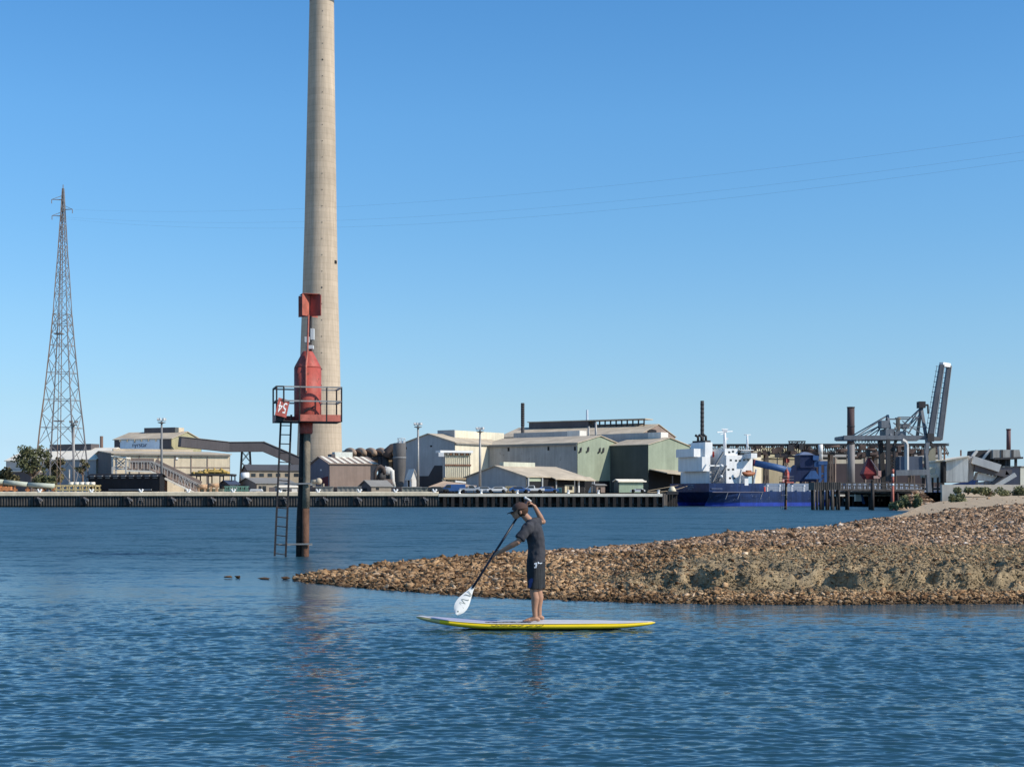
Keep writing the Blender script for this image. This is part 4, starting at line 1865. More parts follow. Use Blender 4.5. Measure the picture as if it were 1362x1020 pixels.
def make_stack():
    c = Vector((XW(425, YS), YS, G0))
    t = thing('chimney_stack', 'very tall tapering pale concrete smelter stack rising out of the top of the picture', 'chimney', c)
    m = MB()
    m.smooth = True
    prof = [(658, 31.2), (592, 29.5), (520, 27.4), (457, 25.7), (390, 23.6), (300, 21.4), (200, 19.5), (100, 17.7), (0, 16.1), (-25, 15.8)]
    pts = [Vector((XW(424.8 + (658 - y) * .0048, YS), YS, ZW(y, YS))) for y, r in prof]
    rad = [r * YS / F for y, r in prof]
    # finer rings
    m.path(pts, rad, 48)
    m.build('shaft', M_STACK, t)
    m = MB()
    m.smooth = True
    m.path([Vector((pts[-1].x, YS, ZW(4.5, YS))), Vector((pts[-1].x, YS, ZW(-25, YS)))], [16.2 * YS / F + .06, 15.8 * YS / F + .06], 48)
    m.build('crown_band', C_('blue_grey_band', (.22, .26, .30), streak=0), t)
    # ventilation holes in a vertical line, one big opening at the edge
    m = MB()
    m.smooth = False
    for k in range(26):
        y = 20 + k * 21.5
        rr = np.interp(y, [p[0] for p in prof[::-1]], [p[1] for p in prof[::-1]]) * YS / F
        cx = XW(424.8 + (658 - y) * .0048, YS)
        a = math.radians(-78)
        ctr = Vector((cx + rr * math.cos(a), YS + rr * math.sin(a), ZW(y, YS)))
        s_ = .36 if k in (3, 17, 22) else .20
        m.box(ctr, (s_ * 1.3, .3, s_ * 1.6), a + PI / 2)
    m.build('vent_row', M_CHAR, t)
    m = MB()
    y = 350
    rr = 22.5 * YS / F
    a = math.radians(-22)
    ctr = Vector((XW(424.8 + (658 - y) * .0048, YS) + rr * math.cos(a), YS + rr * math.sin(a), ZW(y, YS)))
    m.box(ctr, (1.6, .5, 1.3), a + PI / 2)
    m.build('access_opening', M_BLACK, t)
    return t


make_stack()

# ------------------------------------------------------------------ lattice pylon
M_LATT = C_('lattice_steel', (.25, .235, .23), streak=0)
M_LATTR = C_('rusty_lattice_steel', (.27, .19, .14), streak=0)


def make_pylon():
    Y0 = 338.0
    c = Vector((XW(82, Y0), Y0, G0))
    t = thing('transmission_tower', 'tall tapering steel lattice power pylon standing behind the quay beside a tree', 'pylon', c)
    px2m = Y0 / F
    # half widths (plan diagonal) at picture heights
    lv = [(655, 40), (615, 35.5), (569, 30.5), (532, 25.5), (496, 21.5), (459.5, 17.4), (432, 14.6), (418, 13.2), (392, 11.4), (367, 9.6), (340, 7.2), (310, 5.2), (285, 3.4), (262, 1.9), (251, 1.2)]
    yaw = math.radians(41)

    def corner(k, py, hw):
        a = yaw + PI / 2 * k
        return Vector((c.x + (84 - 82) * px2m * (655 - py) / 400 + math.cos(a) * hw * px2m, Y0 + math.sin(a) * hw * px2m, ZW(py, Y0)))
    for k in range(4):
        m = MB()
        for (y0, w0), (y1, w1) in zip(lv, lv[1:]):
            th = .27 if y0 > 560 else .22 if y0 > 420 else .16
            m.bar(corner(k, y0, w0), corner(k, y1, w1), th)
        m.build('leg', M_LATTR if k == 2 else M_LATT, t)
    for i, ((y0, w0), (y1, w1)) in enumerate(zip(lv, lv[1:])):
        m = MB()
        th = .11 if y0 > 420 else .08
        for k in range(4):
            a0, b0 = corner(k, y0, w0), corner((k + 1) % 4, y0, w0)
            a1, b1 = corner(k, y1, w1), corner((k + 1) % 4, y1, w1)
            if i > 0:
                m.bar(a1, b1, th)
            if y0 > 440 and i > 0:
                mid0, mid1 = (a0 + b0) / 2, (a1 + b1) / 2
                # diamond bracing with stubs
                m.bar(a0.lerp(a1, .5), mid1, th)
                m.bar(b0.lerp(b1, .5), mid1, th)
                m.bar(a0.lerp(a1, .5), mid0, th)
                m.bar(b0.lerp(b1, .5), mid0, th)
            elif i == 0:
                m.bar(a0.lerp(a1, .1), (a1 + b1) / 2, th)
                m.bar(b0.lerp(b1, .1), (a1 + b1) / 2, th)
            else:
                nsub = 1 if y0 > 400 else 2
                for q in range(nsub):
                    f0, f1 = q / nsub, (q + 1) / nsub
                    m.bar(a0.lerp(a1, f0), b0.lerp(b1, f1), th)
                    m.bar(b0.lerp(b1, f0), a0.lerp(a1, f1), th)
        m.build('bracing', M_LATT, t)
    # central ladder mast
    m = MB()
    m.bar((c.x - .35, Y0, G0), (c.x + .3, Y0, ZW(262, Y0)), .15)
    m.bar((c.x - 1.1, Y0, G0), (c.x - .1, Y0, ZW(300, Y0)), .12)
    m.build('ladder', M_LATTR, t)
    for y_, w_ in ((444, 15.8), (560, 3)):
        m = MB()
        m.box((c.x - .6, Y0, ZW(y_, Y0)), (1.9, 1.9, .25))
        m.build('platform', M_LATT, t)
    for py, dx in ((266, -14.5), (279, 13), (287.5, -14)):
        m = MB()
        a = Vector((c.x + .33, Y0, ZW(py, Y0)))
        tip = a + Vector((dx * px2m, -.4, 0))
        for s in (-.35, .35):
            m.bar(a + Vector((0, s, .0)), tip, .11)
        m.bar(a + Vector((0, 0, 1.0)), tip, .10)
        m.bar(tip, tip - Vector((0, 0, .9)), .14)
        m.build('crossarm', M_LATT, t)
    m = MB()
    m.bar((c.x + .3, Y0, ZW(262, Y0)), (c.x + .33, Y0, ZW(246, Y0)), .16)
    m.build('peak', M_LATT, t)
    return t


make_pylon()
M_WIRE = mat('power_wire', (.30, .33, .38), .6, .1, 1.0)
for i, (a, b_, sag, lb) in enumerate((((99, 279, 338), (1700, 132, 150), 4.0, 'upper faint power line crossing the sky from the pylon'),
                                      ((76, 288, 338), (1700, 152, 150), 5.0, 'lower faint power line of the pair crossing the sky'),
                                      ((75, 290, 338), (1700, 162, 145), 5.6, 'lowest faint power line sagging under the other two'))):
    p, q = W(*a), W(*b_)
    pts = []
    for k in range(41):
        f = k / 40
        v = p.lerp(q, f)
        v.z -= sag * 4 * f * (1 - f)
        pts.append(v)
    m = MB()
    m.path(pts, .008, 5)
    tag(m.build('power_line', M_WIRE), lb, 'power line', 'power lines strung from the pylon')

# ------------------------------------------------------------------ light masts
for i, (px, py, Y, lb) in enumerate(((98, 563, 334, 'thin light mast standing inside the legs of the lattice pylon'),
                                     ((215), 560, 318, 'tall light mast in front of the sloping conveyor gallery'),
                                     (556, 566, 325, 'tall light mast between the dark silo and the grey gabled shed'),
                                     (638.5, 572, 325, 'tall light mast just beside the cream filter house'))):
    c = Vector((XW(px, Y), Y, G0))
    t = thing('light_mast', lb, 'light mast', c, 'light masts along the quay')
    zt = ZW(py, Y)
    m = MB()
    m.smooth = True
    m.path([c, (c.x, Y, zt)], [.30, .20], 12)
    m.build('mast', M_GALV if i != 1 else M_MIDGREY, t)
    m = MB()
    m.lathe((c.x, Y, zt - .35), [(.15, -.2), (.85, .0), (.85, .12)], 12)
    m.bar((c.x - .9, Y, zt + .1), (c.x + .9, Y, zt + .1), .08)
    m.bar((c.x, Y - .9, zt + .1), (c.x, Y + .9, zt + .1), .08)
    m.build('head_frame', M_MIDGREY, t)
    for k in range(6):
        a = k * PI / 3 + .3
        m = MB()
        m.box((c.x + .75 * math.cos(a), Y + .75 * math.sin(a), zt + .38), (.42, .30, .48), a)
        m.build('floodlight', M_GREYBOX if i else M_MIDGREY, t)
# ------------------------------------------------------------------ sheds and plant on the far bank
UP = Vector((0, 0, 1))

# pale shed behind the tree
s = Shed('shed', 'long pale shed with a bright cream roof behind the tree and pylon', 128, 372, 28, 8, 183, 611, 3.0, 'L', W_GREYBLUE, W_CREAM, R_CREAM)  # grey left wall colour carries the shade on that side
s.box('roof_monitor', s.a * .24, s.a * .70, s.b * .5 - 1.5, s.b * .5 + 1.5, s.ze + 2.6, s.ze + 4.2, W_DARK)
s.box('lower_annex', s.a * .55, s.a, -5, -.2, G0, G0 + 5.4, W_DARK)
s.box('annex_roof', s.a * .55, s.a + .3, -5.3, -.1, G0 + 5.45, G0 + 5.7, R_CREAM)
mb = MB()
mb.smooth = True
q = W(135, 590, 420)
mb.path([(q.x, 420, G0), (q.x, 420, ZW(580, 420))], .45, 10)
tag(mb.build('chimney', M_BROWNP if False else C_('brown_steel_pipe', (.20, .13, .10), streak=.2)), 'thin brown pipe chimney behind the cream-roofed shed', 'chimney')

# tan shed in front
s = Shed('shed', 'long tan shed with a dark gable end behind the sloping white gallery', 150, 335, 70, 118, 306, 603.5, 1.5, 'R', W_DARK, W_TAN, R_TANR)  # gable coloured dark for its shaded side, long wall for the lit one
s.box('roof_monitor', s.a * .5 - 1.2, s.a * .5 + 1.2, s.b * .12, s.b * .86, s.ze + 1.45, s.ze + 2.2, R_TANR)
for f_ in (.22, .38, .52, .66, .80):
    s.box('downpipe', -.14, -.04, s.b * f_, s.b * f_ + .18, G0 + 2, s.ze - .1, W_BROWN)
s.box('gutter', -.55, -.25, .2, s.b, s.ze - .28, s.ze - .05, R_GREY)
s.box('wall_band', -.09, -.03, .3, s.b, s.ze - 3.0, s.ze - 2.8, W_BROWN)
t_, z_ = s.rel(234, 610, 'R')
s.box('wall_lamp', -.2, -.05, t_, t_ + .5, z_ - .2, z_ + .3, M_WHITE)

# upper building with the company sign
s = Shed('sign_building', 'dark upper plant building carrying a pale blue company sign below its tan roof', 228, 405, 24, 152, 268, 583.5, 2.1, 'L', W_DARK, W_OLIVE, R_TANR, cat='building', zb=G0)  # sign wall coloured dark to carry the shade it stands in
s.box('roof_monitor', s.a * .16, s.a * .70, s.b * .5 - 1.2, s.b * .5 + 1.2, s.ze + 1.9, s.ze + 3.4, W_DARK)
s.box('monitor_end', s.a * .16 - 1.3, s.a * .16 - .05, s.b * .5 - 1.2, s.b * .5 + 1.2, s.ze + 1.9, s.ze + 3.3, R_TANR)
sg = s.panel('sign_board', [(160, 598), (212.5, 598), (212.5, 583.8), (160, 583.2)], 'L', C_('pale_blue_sign', (.78, .86, .95), streak=.05), .12, .1)
ta, za = s.rel(186, 591.8, 'L')
text_mesh('nyrstar', 1.75, 'lettering', C_('dark_blue_lettering', (.05, .07, .13), streak=0), basis(s.N + s.dL * ta + UP * za - s.dR * .17, -s.dL, -s.dR), sg, .01)
mb = MB()
p_ = s.N + s.dL * s.rel(179.5, 589, 'L')[0] + UP * s.rel(180, 587.0, 'L')[1] - s.dR * .17
for a_ in (0, 60, 120):
    d_ = (-s.dL) * math.cos(math.radians(a_)) + UP * math.sin(math.radians(a_))
    mb.bar(p_ - d_ * .5, p_ + d_ * .5, .16, .05)
mb.build('sign_emblem', MATS['dark_blue_lettering'], sg)
for f_ in (.25, .38, .5, .62, .75, .88):
    tt = s.a * f_
    s.box('eave_bracket', tt, tt + .3, -.5, -.13, s.ze - .6, s.ze, R_TANR)
s.box('side_landing', s.a, s.a + 3.2, 0, 3, s.ze - 4.2, s.ze - 3.6, M_CHAR)


def gallery(name, label, pts, Y, h, w, m, roofm, legs, cat='conveyor'):
    """enclosed conveyor gallery along picture points (top edge)"""
    P = [Vector((XW(a, Yk), Yk, ZW(b, Yk))) for (a, b), Yk in zip(pts, Y)]
    t = thing(name, label, cat, (P[0].x, P[0].y, G0))
    for a, b in zip(P, P[1:]):
        d = (b - a).normalized()
        mb = MB()
        mb.bar(a - UP * h / 2 - d * .2, b - UP * h / 2 + d * .2, w, h)
        mb.build('gallery_span', m, t)
        mb = MB()
        mb.bar(a + UP * .12 - d * .2, b + UP * .12 + d * .2, w + .5, .14)
        mb.build('gallery_roof', roofm, t)
    for px, y0, wd, Yk in legs:
        mb = MB()
        x = XW(px, Yk)
        z = ZW(y0, Yk)
        for sy in (-.8, .8):
            for sx in (-1, 1):
                mb.bar((x + sx * wd, Yk + sy, G0), (x + sx * wd * .62, Yk + sy, z), .26)
            n = 4
            for k in range(n):
                f0, f1 = k / n, (k + 1) / n
                w0, w1 = wd * (1 - .38 * f0), wd * (1 - .38 * f1)
                z0, z1 = G0 + (z - G0) * f0, G0 + (z - G0) * f1
                mb.bar((x - w0, Yk + sy, z0), (x + w1, Yk + sy, z1), .13)
                mb.bar((x + w0, Yk + sy, z0), (x - w1, Yk + sy, z1), .13)
        mb.build('trestle', M_CHAR, t)
    return t


gallery('conveyor_gallery', 'dark enclosed conveyor gallery running from the sign building to the channel marker', [(240, 581.5), (304, 588.5), (351, 588.2), (400, 609), (424, 619)],
        [402, 408, 410, 412, 414], 2.55, 3.0, C_('dark_gallery_cladding', (.105, .095, .10), streak=.12), R_GREY, [(327, 600.5, 1.75, 410)])
mb = MB()
mb.box((XW(394, 413), 413, (G0 + ZW(617, 413)) / 2), (3.2, 3, ZW(617, 413) - G0))
tag(mb.build('transfer_tower', W_GREYBLUE), 'small grey transfer house under the low end of the dark conveyor gallery', 'building')

# open trussed stair conveyor


M_STAIR = C_('grey_white_steel', (.50, .49, .46), streak=.1)


def stair_gallery():
    Y = 322.0
    t = thing('conveyor_gallery', 'open white trussed conveyor gallery sloping down to the quay in front of the tan shed', 'conveyor', (XW(200, Y), Y, G0))
    V = lambda a, b, dy=0: Vector((XW(a, Y), Y + dy, ZW(b, Y)))
    mb = MB()
    for a in (149.5, 167.5):
        for dy in (0, 3):
            mb.bar(V(a, 660, dy), V(a, 607, dy), .32)
    for dy in (0, 3):
        for y in (608, 623.5, 638):
            mb.bar(V(149.5, y, dy), V(167.5, y, dy), .24)
        mb.bar(V(149.5, 623.5, dy), V(167.5, 608, dy), .2)
        mb.bar(V(149.5, 608, dy), V(167.5, 623.5, dy), .2)
    mb.build('tower', M_STAIR, t)
    mb = MB()
    mb.prism([V(148.5, 607, -.4), V(169, 610, -.4), V(169, 610, 3.4), V(148.5, 607, 3.4)], [V(148.5, 605.6, -.4), V(169, 608.6, -.4), V(169, 608.6, 3.4), V(148.5, 605.6, 3.4)])
    mb.build('tower_roof', R_CREAM, t)
    for dy in (0, 3):
        mb = MB()
        for (a, b), (c, d) in (((168, 613.5), (200, 613.5)), ((200, 613.5), (231, 628)), ((231, 628), (262, 644))):
            mb.bar(V(a, b, dy), V(c, d, dy), .13)
        for k in range(13):
            f = k / 12
            if f < .34:
                top, bot = V(168 + 94 * f, 613.5, dy), V(168 + 94 * f, 625.5, dy)
            else:
                g = (f - .34) / .66
                top, bot = V(200 + 62 * g, 613.5 + 30.5 * g, dy), V(200 + 62 * g - 1, 626.5 + 30 * g, dy)
            mb.bar(top, bot, .10)
            if k in (4, 9, 10):
                mb.bar(top, bot + Vector((.9, 0, 0)), .08)
        mb.build('railing_truss', M_STAIR, t)
    mb = MB()
    for (a, b), (c, d) in (((168, 626), (200, 627)), ((200, 627), (264, 658))):
        p, q = V(a, b, 1.5), V(c, d, 1.5)
        mb.bar(p, q, 3.2, .34)
    mb.build('deck', R_CREAM, t)
    mb = MB()
    for (a, b), (c, d) in (((168, 624.5), (200, 625)), ((200, 625), (262, 655))):
        mb.bar(V(a, b, 1.5), V(c, d, 1.5), 1.6, .5)
        mb.bar(V(a, b - 8.5, 3.2), V(c, d - 8.5, 3.2), .1, 2.3)
    mb.build('belt_casing', W_BROWN, t)
    mb = MB()
    mb.bar(V(217, 660, 1.5), V(217, 634, 1.5), .9)
    mb.build('leg', M_RUST, t)
    return t


stair_gallery()

# black coal bunker below the tan shed's gable
s = Shed('bunker', 'low black ore bunker between the tan shed and the quay edge', 212, 316, 20, 118, 219, 634, .5, 'L', C_('black_bunker_wall', (.018, .018, .022), streak=.2), M_BLACK, M_BLACK, cat='bunker')
for k in range(9):
    s.box('cap_block', s.a * (k + .2) / 9, s.a * (k + .75) / 9, -.3, .3, s.ze - .3, s.ze + .35, M_MIDGREY)
s.box('low_pipe', s.a * .1, s.a * .7, -.4, -.15, G0 + .5, G0 + .8, M_MIDGREY)


def rack(name, label, px0, px1, py0, py1, Y, dep, m, nleg, cat, beams=2, rail=None):
    """open frame on posts between picture columns px0..px1, top at py0, foot at py1"""
    t = thing(name, label, cat, (XW((px0 + px1) / 2, Y), Y, ZW(py1, Y)))
    z0, z1 = ZW(py1, Y), ZW(py0, Y)
    x0, x1 = XW(px0, Y), XW(px1, Y)
    for k in range(nleg):
        x = x0 + (x1 - x0) * k / (nleg - 1)
        mb = MB()
        for dy in (0, dep):
            mb.bar((x, Y + dy, z0), (x, Y + dy, z1), .24)
        mb.bar((x, Y, z1 - .15), (x, Y + dep, z1 - .15), .2)
        mb.build('post', m, t)
    for k in range(beams):
        mb = MB()
        z = z1 - (z1 - z0) * .55 * k
        for dy in (0, dep):
            mb.bar((x0 - .3, Y + dy, z), (x1 + .3, Y + dy, z), .26)
        mb.build('beam', m, t)
    return t


M_PEACH = C_('mottled_peach_paint', (.60, .38, .22), var=.4, scale=1.5)

# yellow pipework on a platform
Y = 328
t = rack('pipe_rack', 'raised platform with ochre yellow pipework at the end of the tan shed', 246, 308, 632, 656, Y, 4, M_CHAR, 5, 'pipe rack')
mb = MB()
mb.box((XW(277, Y), Y + 2, ZW(632, Y) + .15), (XW(310, Y) - XW(244, Y), 4.6, .3))
mb.build('platform_deck', M_CHAR, t)
mb = MB()
mb.smooth = True
r = random.Random(3)
for k, (a, b, y) in enumerate(((254, 276, 629), (262, 300, 627.5), (280, 304, 629.5), (268, 296, 625.6), (258, 290, 630))):
    mb.path([(XW(a, Y), Y + .5 + k * .5, ZW(y, Y)), (XW(b, Y), Y + .5 + k * .5, ZW(y - .5, Y))], .22 + .05 * (k % 3), 8)
    mb.ball((XW(a + 3, Y), Y + .5 + k * .5, ZW(y, Y)), .36, 8, 6)
    mb.ball((XW(b - 4, Y), Y + .5 + k * .5, ZW(y - 1, Y)), .4, 8, 6)
for a in (276, 284):
    mb.tube((XW(a, Y), Y + 1, ZW(630, Y)), (XW(a, Y), Y + 1, ZW(623 - (a - 276) * .1, Y)), .2)
mb.build('yellow_pipes', M_YELLOW, t)
for k, (a, b, y0, y1, mm, lb) in enumerate(((262, 276, 644, 650.5, M_PEACH, 'rusty orange hopper bin at the low end of the sloping gallery'), (278, 291, 642.5, 648, M_PEACH, 'pale orange tank beside the rusty hopper bin'))):
    Yk = 316
    mb = MB()
    mb.smooth = True
    mb.path([(XW(a, Yk), Yk, (ZW(y0, Yk) + ZW(y1, Yk)) / 2), (XW(b, Yk), Yk, (ZW(y0, Yk) + ZW(y1, Yk)) / 2)], (ZW(y0, Yk) - ZW(y1, Yk)) / 2, 12)
    mb.smooth = False
    for f_ in (.2, .8):
        x = XW(a + (b - a) * f_, Yk)
        mb.box((x, Yk, (G0 + ZW(y1, Yk)) / 2), (.4, 1.0, ZW(y1, Yk) - G0 + .4))
    t = tag(mb.build('tank', mm), lb, 'tank')
t = rack('pipe_rack', 'low aqua green frame standing on the quay left of the brown cottage', 300, 327, 647, 656, 314, 2, M_AQUA, 6, 'rack', 2)
mb = MB()
mb.box((XW(283, 318), 318, (G0 + ZW(650, 318)) / 2), (4.6, 2, ZW(650, 318) - G0))
tag(mb.build('storage_bin', C_('grey_green_bin', (.20, .22, .17))), 'low grey green storage bin beneath the orange tank', 'bin')


def hut(name, label, pxN, Y, phi, pxL, pxR, eave, rise, ridge, wl, wr, rf, doors=(), windows=(), cat='hut'):
    s = Shed(name, label, pxN, Y, phi, pxL, pxR, eave, rise, ridge, wl, wr, rf, cat=cat, over=.3, roof_t=.12)
    for side, a, b, y0, y1, mm in doors:
        s.panel('door', [(a, y1), (b, y1), (b, y0), (a, y0)], side, mm)
    for side, a, b, y0, y1 in windows:
        s.panel('window', [(a, y1), (b, y1), (b, y0), (a, y0)], side, M_GLASS)
    return s


hut('cottage', 'low brown-roofed cottage with a dark gable on the quay behind the ladder', 341, 322, 62, 316, 392, 643, 1.2, 'R', W_BROWN, C_('dull_beige_wall', (.40, .34, .26)), R_GREY,
    [('R', 349, 354, 646, 656, M_GLASS), ('R', 358, 366, 648, 656, W_DARK)], [('R', 344, 348, 646, 651), ('R', 372, 380, 647, 652)], 'cottage')
hut('hut', 'small dark blue roofed hut between the orange tank and the cottage', 305, 326, 55, 292, 318, 644, .8, 'R', W_DARK, W_GREYBLUE, C_('dull_blue_roof', (.06, .08, .13), streak=0), [('L', 296, 299, 647, 655, M_GLASS)])
s = Shed('building', 'long low flat building with a dark ridge roof behind the cottage', 300, 395, 12, 296, 300.4, 627, .2, 'L', W_BROWN, W_BROWN, R_DARK, cat='building') if False else None
s = hut('building', 'wide low beige building with dark openings and a dark roof behind the cottage', 330, 372, 75, 322, 412, 626, 1.6, 'R', W_BROWN, C_('beige_wall', (.44, .37, .27)), R_DARK,
        [], [('R', a, a + 6, 629.5, 634) for a in (334, 345, 356, 367, 379, 391, 402)], 'building')
mb = MB()
mb.smooth = True
mb.path([(XW(321, 340), 340, ZW(634, 340)), (XW(331, 340), 340, ZW(634, 340))], 1.0, 12)
mb.smooth = False
mb.box((XW(326, 340), 340, (G0 + ZW(637, 340)) / 2), (1.4, 1.4, ZW(637, 340) - G0))
tag(mb.build('tank', M_WHITE), 'small white tank on a stand above the brown cottage roof', 'tank')
hut('hut', 'low pale flat-roofed hut right beside the channel marker pile', 372, 316, 70, 366, 396, 648, .3, 'R', W_GREYBLUE, W_WHITE, R_CREAM, [('R', 384, 388, 650, 656, W_DARK)], [('R', 376, 381, 650.5, 653.5)])
mb = MB()
for k in range(3):
    mb.box((XW(341, 309), 309, ZW(652.6 - k * 1.0, 309)), (2.6 - .2 * k, 1.4, .16))
for sx in (-1, 1):
    mb.box((XW(341, 309) + sx * 1.0, 309, ZW(655.2, 309) + .25), (.2, 1.2, .7))
tag(mb.build('pallet_stack', M_GREYBOX), 'low stack of pale boards lying on the quay by the cottage', 'board stack')

# brown shed with a striped roof
M_STRIPE = C_('striped_roof', (.33, .25, .20), streak=0)
s = Shed('shed', 'brown shed with a striped roof and maroon door before the foot of the stack', 438, 345, 66, 412, 501, 617, 1.75, 'R', C_('shaded_blue_gable', (.17, .165, .20)), W_BROWN, M_STRIPE)  # gable colour holds the bluish shade of the unlit end
for k in range(7):
    j0 = s.b * (k + .1) / 7
    mb = MB()
    e0, e1 = -.3, s.a / 2
    q = [s.P(e0, j0, s.ze + .22), s.P(e0, j0 + s.b * .07, s.ze + .22), s.P(e1, j0 + s.b * .07, s.ze + s.rise + .22), s.P(e1, j0, s.ze + s.rise + .22)]
    mb.prism(q, [p + UP * .05 for p in q])
    mb.build('roof_light_strip', R_CREAM, s.roof)
s.box('ridge_vent', s.a * .5 - 1.1, s.a * .5 + 1.1, s.b * .30, s.b * .68, s.ze + 1.6, s.ze + 3.0, C_('white_green_vent', (.66, .68, .62)))
s.box('vent_apron', s.a * .5 - 1.5, s.a * .5 + 1.5, s.b * .22, s.b * .30, s.ze + 1.5, s.ze + 2.5, W_DARK)
s.panel('door', [(427, 656), (436.5, 656), (436.5, 633), (427, 636)], 'L', M_MAROON)
s.panel('wall_lamp', [(426, 626), (428, 626), (428, 624), (426, 624)], 'L', M_WHITE)
for a in (434.2, 436.8):
    tt, _ = s.rel(a, 650, 'L')
    s.box('guard_post', tt, tt + .25, -1.2, -.95, G0, G0 + 2.2, R_TANR)
mb = MB()
mb.smooth = True
mb.path([(XW(414, 330), 330, ZW(641, 330)), (XW(425, 330), 330, ZW(640, 330))], .5, 10)
mb.ball((XW(424, 330), 330, ZW(640, 330)), .75, 10, 8)
mb.smooth = False
mb.box((XW(418, 330), 330, (G0 + ZW(642, 330)) / 2), (.6, .6, ZW(642, 330) - G0))
tag(mb.build('pump', R_TANR), 'small tan pump housing on a stand beside the maroon door', 'pump')

# fence panels and containers on the quay edge
for i, (a, b, y0, Y, mm, lb) in enumerate(((420, 443, 647.5, 311, C_('weathered_grey_panel', (.27, .26, .23)), 'grey weathered fence panel next to the channel marker pile'),
                                           (449, 480, 647.5, 311, C_('weathered_grey_panel', (.27, .26, .23)), 'long grey fence panel below the brown shed'),
                                           (535, 560, 648, 311, C_('green_grey_panel', (.22, .23, .20)), 'long grey green fence panel beyond the dark silo'),
                                           (560, 569, 648.5, 313, C_('green_grey_panel', (.22, .23, .20)), 'short grey green fence panel at the foot of a light mast'))):
    x0, x1 = XW(a, Y), XW(b, Y)
    z1 = ZW(y0, Y)
    t = thing('fence_panel', lb, 'fence', ((x0 + x1) / 2, Y, G0))
    mb = MB()
    n = int((x1 - x0) / .45)
    pts = []
    for k in range(n + 1):
        pts.append((x0 + (x1 - x0) * k / n, Y + (.10 if k % 2 else 0)))
    mb.prism([Vector((p[0], p[1], G0)) for p in pts] + [Vector((x1, Y + .4, G0)), Vector((x0, Y + .4, G0))], [Vector((p[0], p[1], z1)) for p in pts] + [Vector((x1, Y + .4, z1)), Vector((x0, Y + .4, z1))])
    mb.build('panel', mm, t)
    mb = MB()
    mb.box(((x0 + x1) / 2, Y + .2, z1 + .06), (x1 - x0 + .2, .7, .12))
    mb.build('top_rail', M_GALV, t)
for a, b, lb in ((413.5, 420, 'narrow dark blue container between the marker pile and the grey fence panel'), (443.5, 448.5, 'narrow black container between two grey fence panels'), (521, 534.5, 'dark grey container at the foot of the dark silo')):
    Y = 312
    mb = MB()
    x0, x1 = XW(a, Y), XW(b, Y)
    mb.box(((x0 + x1) / 2, Y + 1.2, (G0 + ZW(647.5, Y)) / 2), (x1 - x0, 2.4, ZW(647.5, Y) - G0))
    for k in range(8):
        mb.box((x0 + (x1 - x0) * (k + .5) / 8, Y - .03, (G0 + ZW(647.5, Y)) / 2), ((x1 - x0) / 18, .1, (ZW(647.5, Y) - G0) * .85))
    tag(mb.build('container', W_DARK), lb, 'container')
hut('hut', 'small grey gabled hut with a dark doorway on the quay below the silo', 493.5, 313, 52, 478, 521, 646.5, 1.15, 'R', W_DARK, C_('grey_brown_wall', (.29, .25, .20)), R_GREY, [('L', 483, 488, 649, 656, M_BLACK)], [('R', 500, 504, 648.5, 651.5)])

# dark silo
Y = 348


def silo():
    c = Vector((XW(531.5, Y), Y, G0))
    R = 8.6 * Y / F
    t = thing('silo', 'tall dark grey cylindrical silo with a railed top between the brown shed and grey shed', 'silo', c)
    mb = MB()
    mb.smooth = True
    zt, zm = ZW(590, Y), ZW(622, Y)
    mb.lathe((c.x, Y, 0), [(R * .55, G0), (R * .62, ZW(646, Y)), (R * .98, zm), (R, ZW(608.5, Y)), (R, zt), (R * .9, zt + .12)], 28)
    mb.build('shell', C_('dark_grey_silo', (.115, .11, .108), streak=.15), t)
    mb = MB()
    mb.smooth = True
    mb.lathe((c.x, Y, 0), [(R * 1.03, ZW(610, Y)), (R * 1.03, ZW(607.6, Y))], 28)
    mb.build('hoop', M_MIDGREY, t)
    mb = MB()
    for k in range(8):
        a = k * PI / 4
        mb.bar((c.x + R * .6 * math.cos(a) + .4, Y + R * .6 * math.sin(a), zt), (c.x + R * .6 * math.cos(a) + .4, Y + R * .6 * math.sin(a), zt + 1.2), .1)
    mb.path([(c.x + .4 + R * .6 * math.cos(k * PI / 8), Y + R * .6 * math.sin(k * PI / 8), zt + 1.2) for k in range(17)], .07, 6)
    mb.build('top_rail', M_GREYBOX, t)
    mb = MB()
    mb.box((c.x + .5, Y, zt + .35), (1.2, 1.0, .6))
    mb.build('top_hatch', M_WHITE, t)
    return t


silo()

# humped ducts behind the brown shed


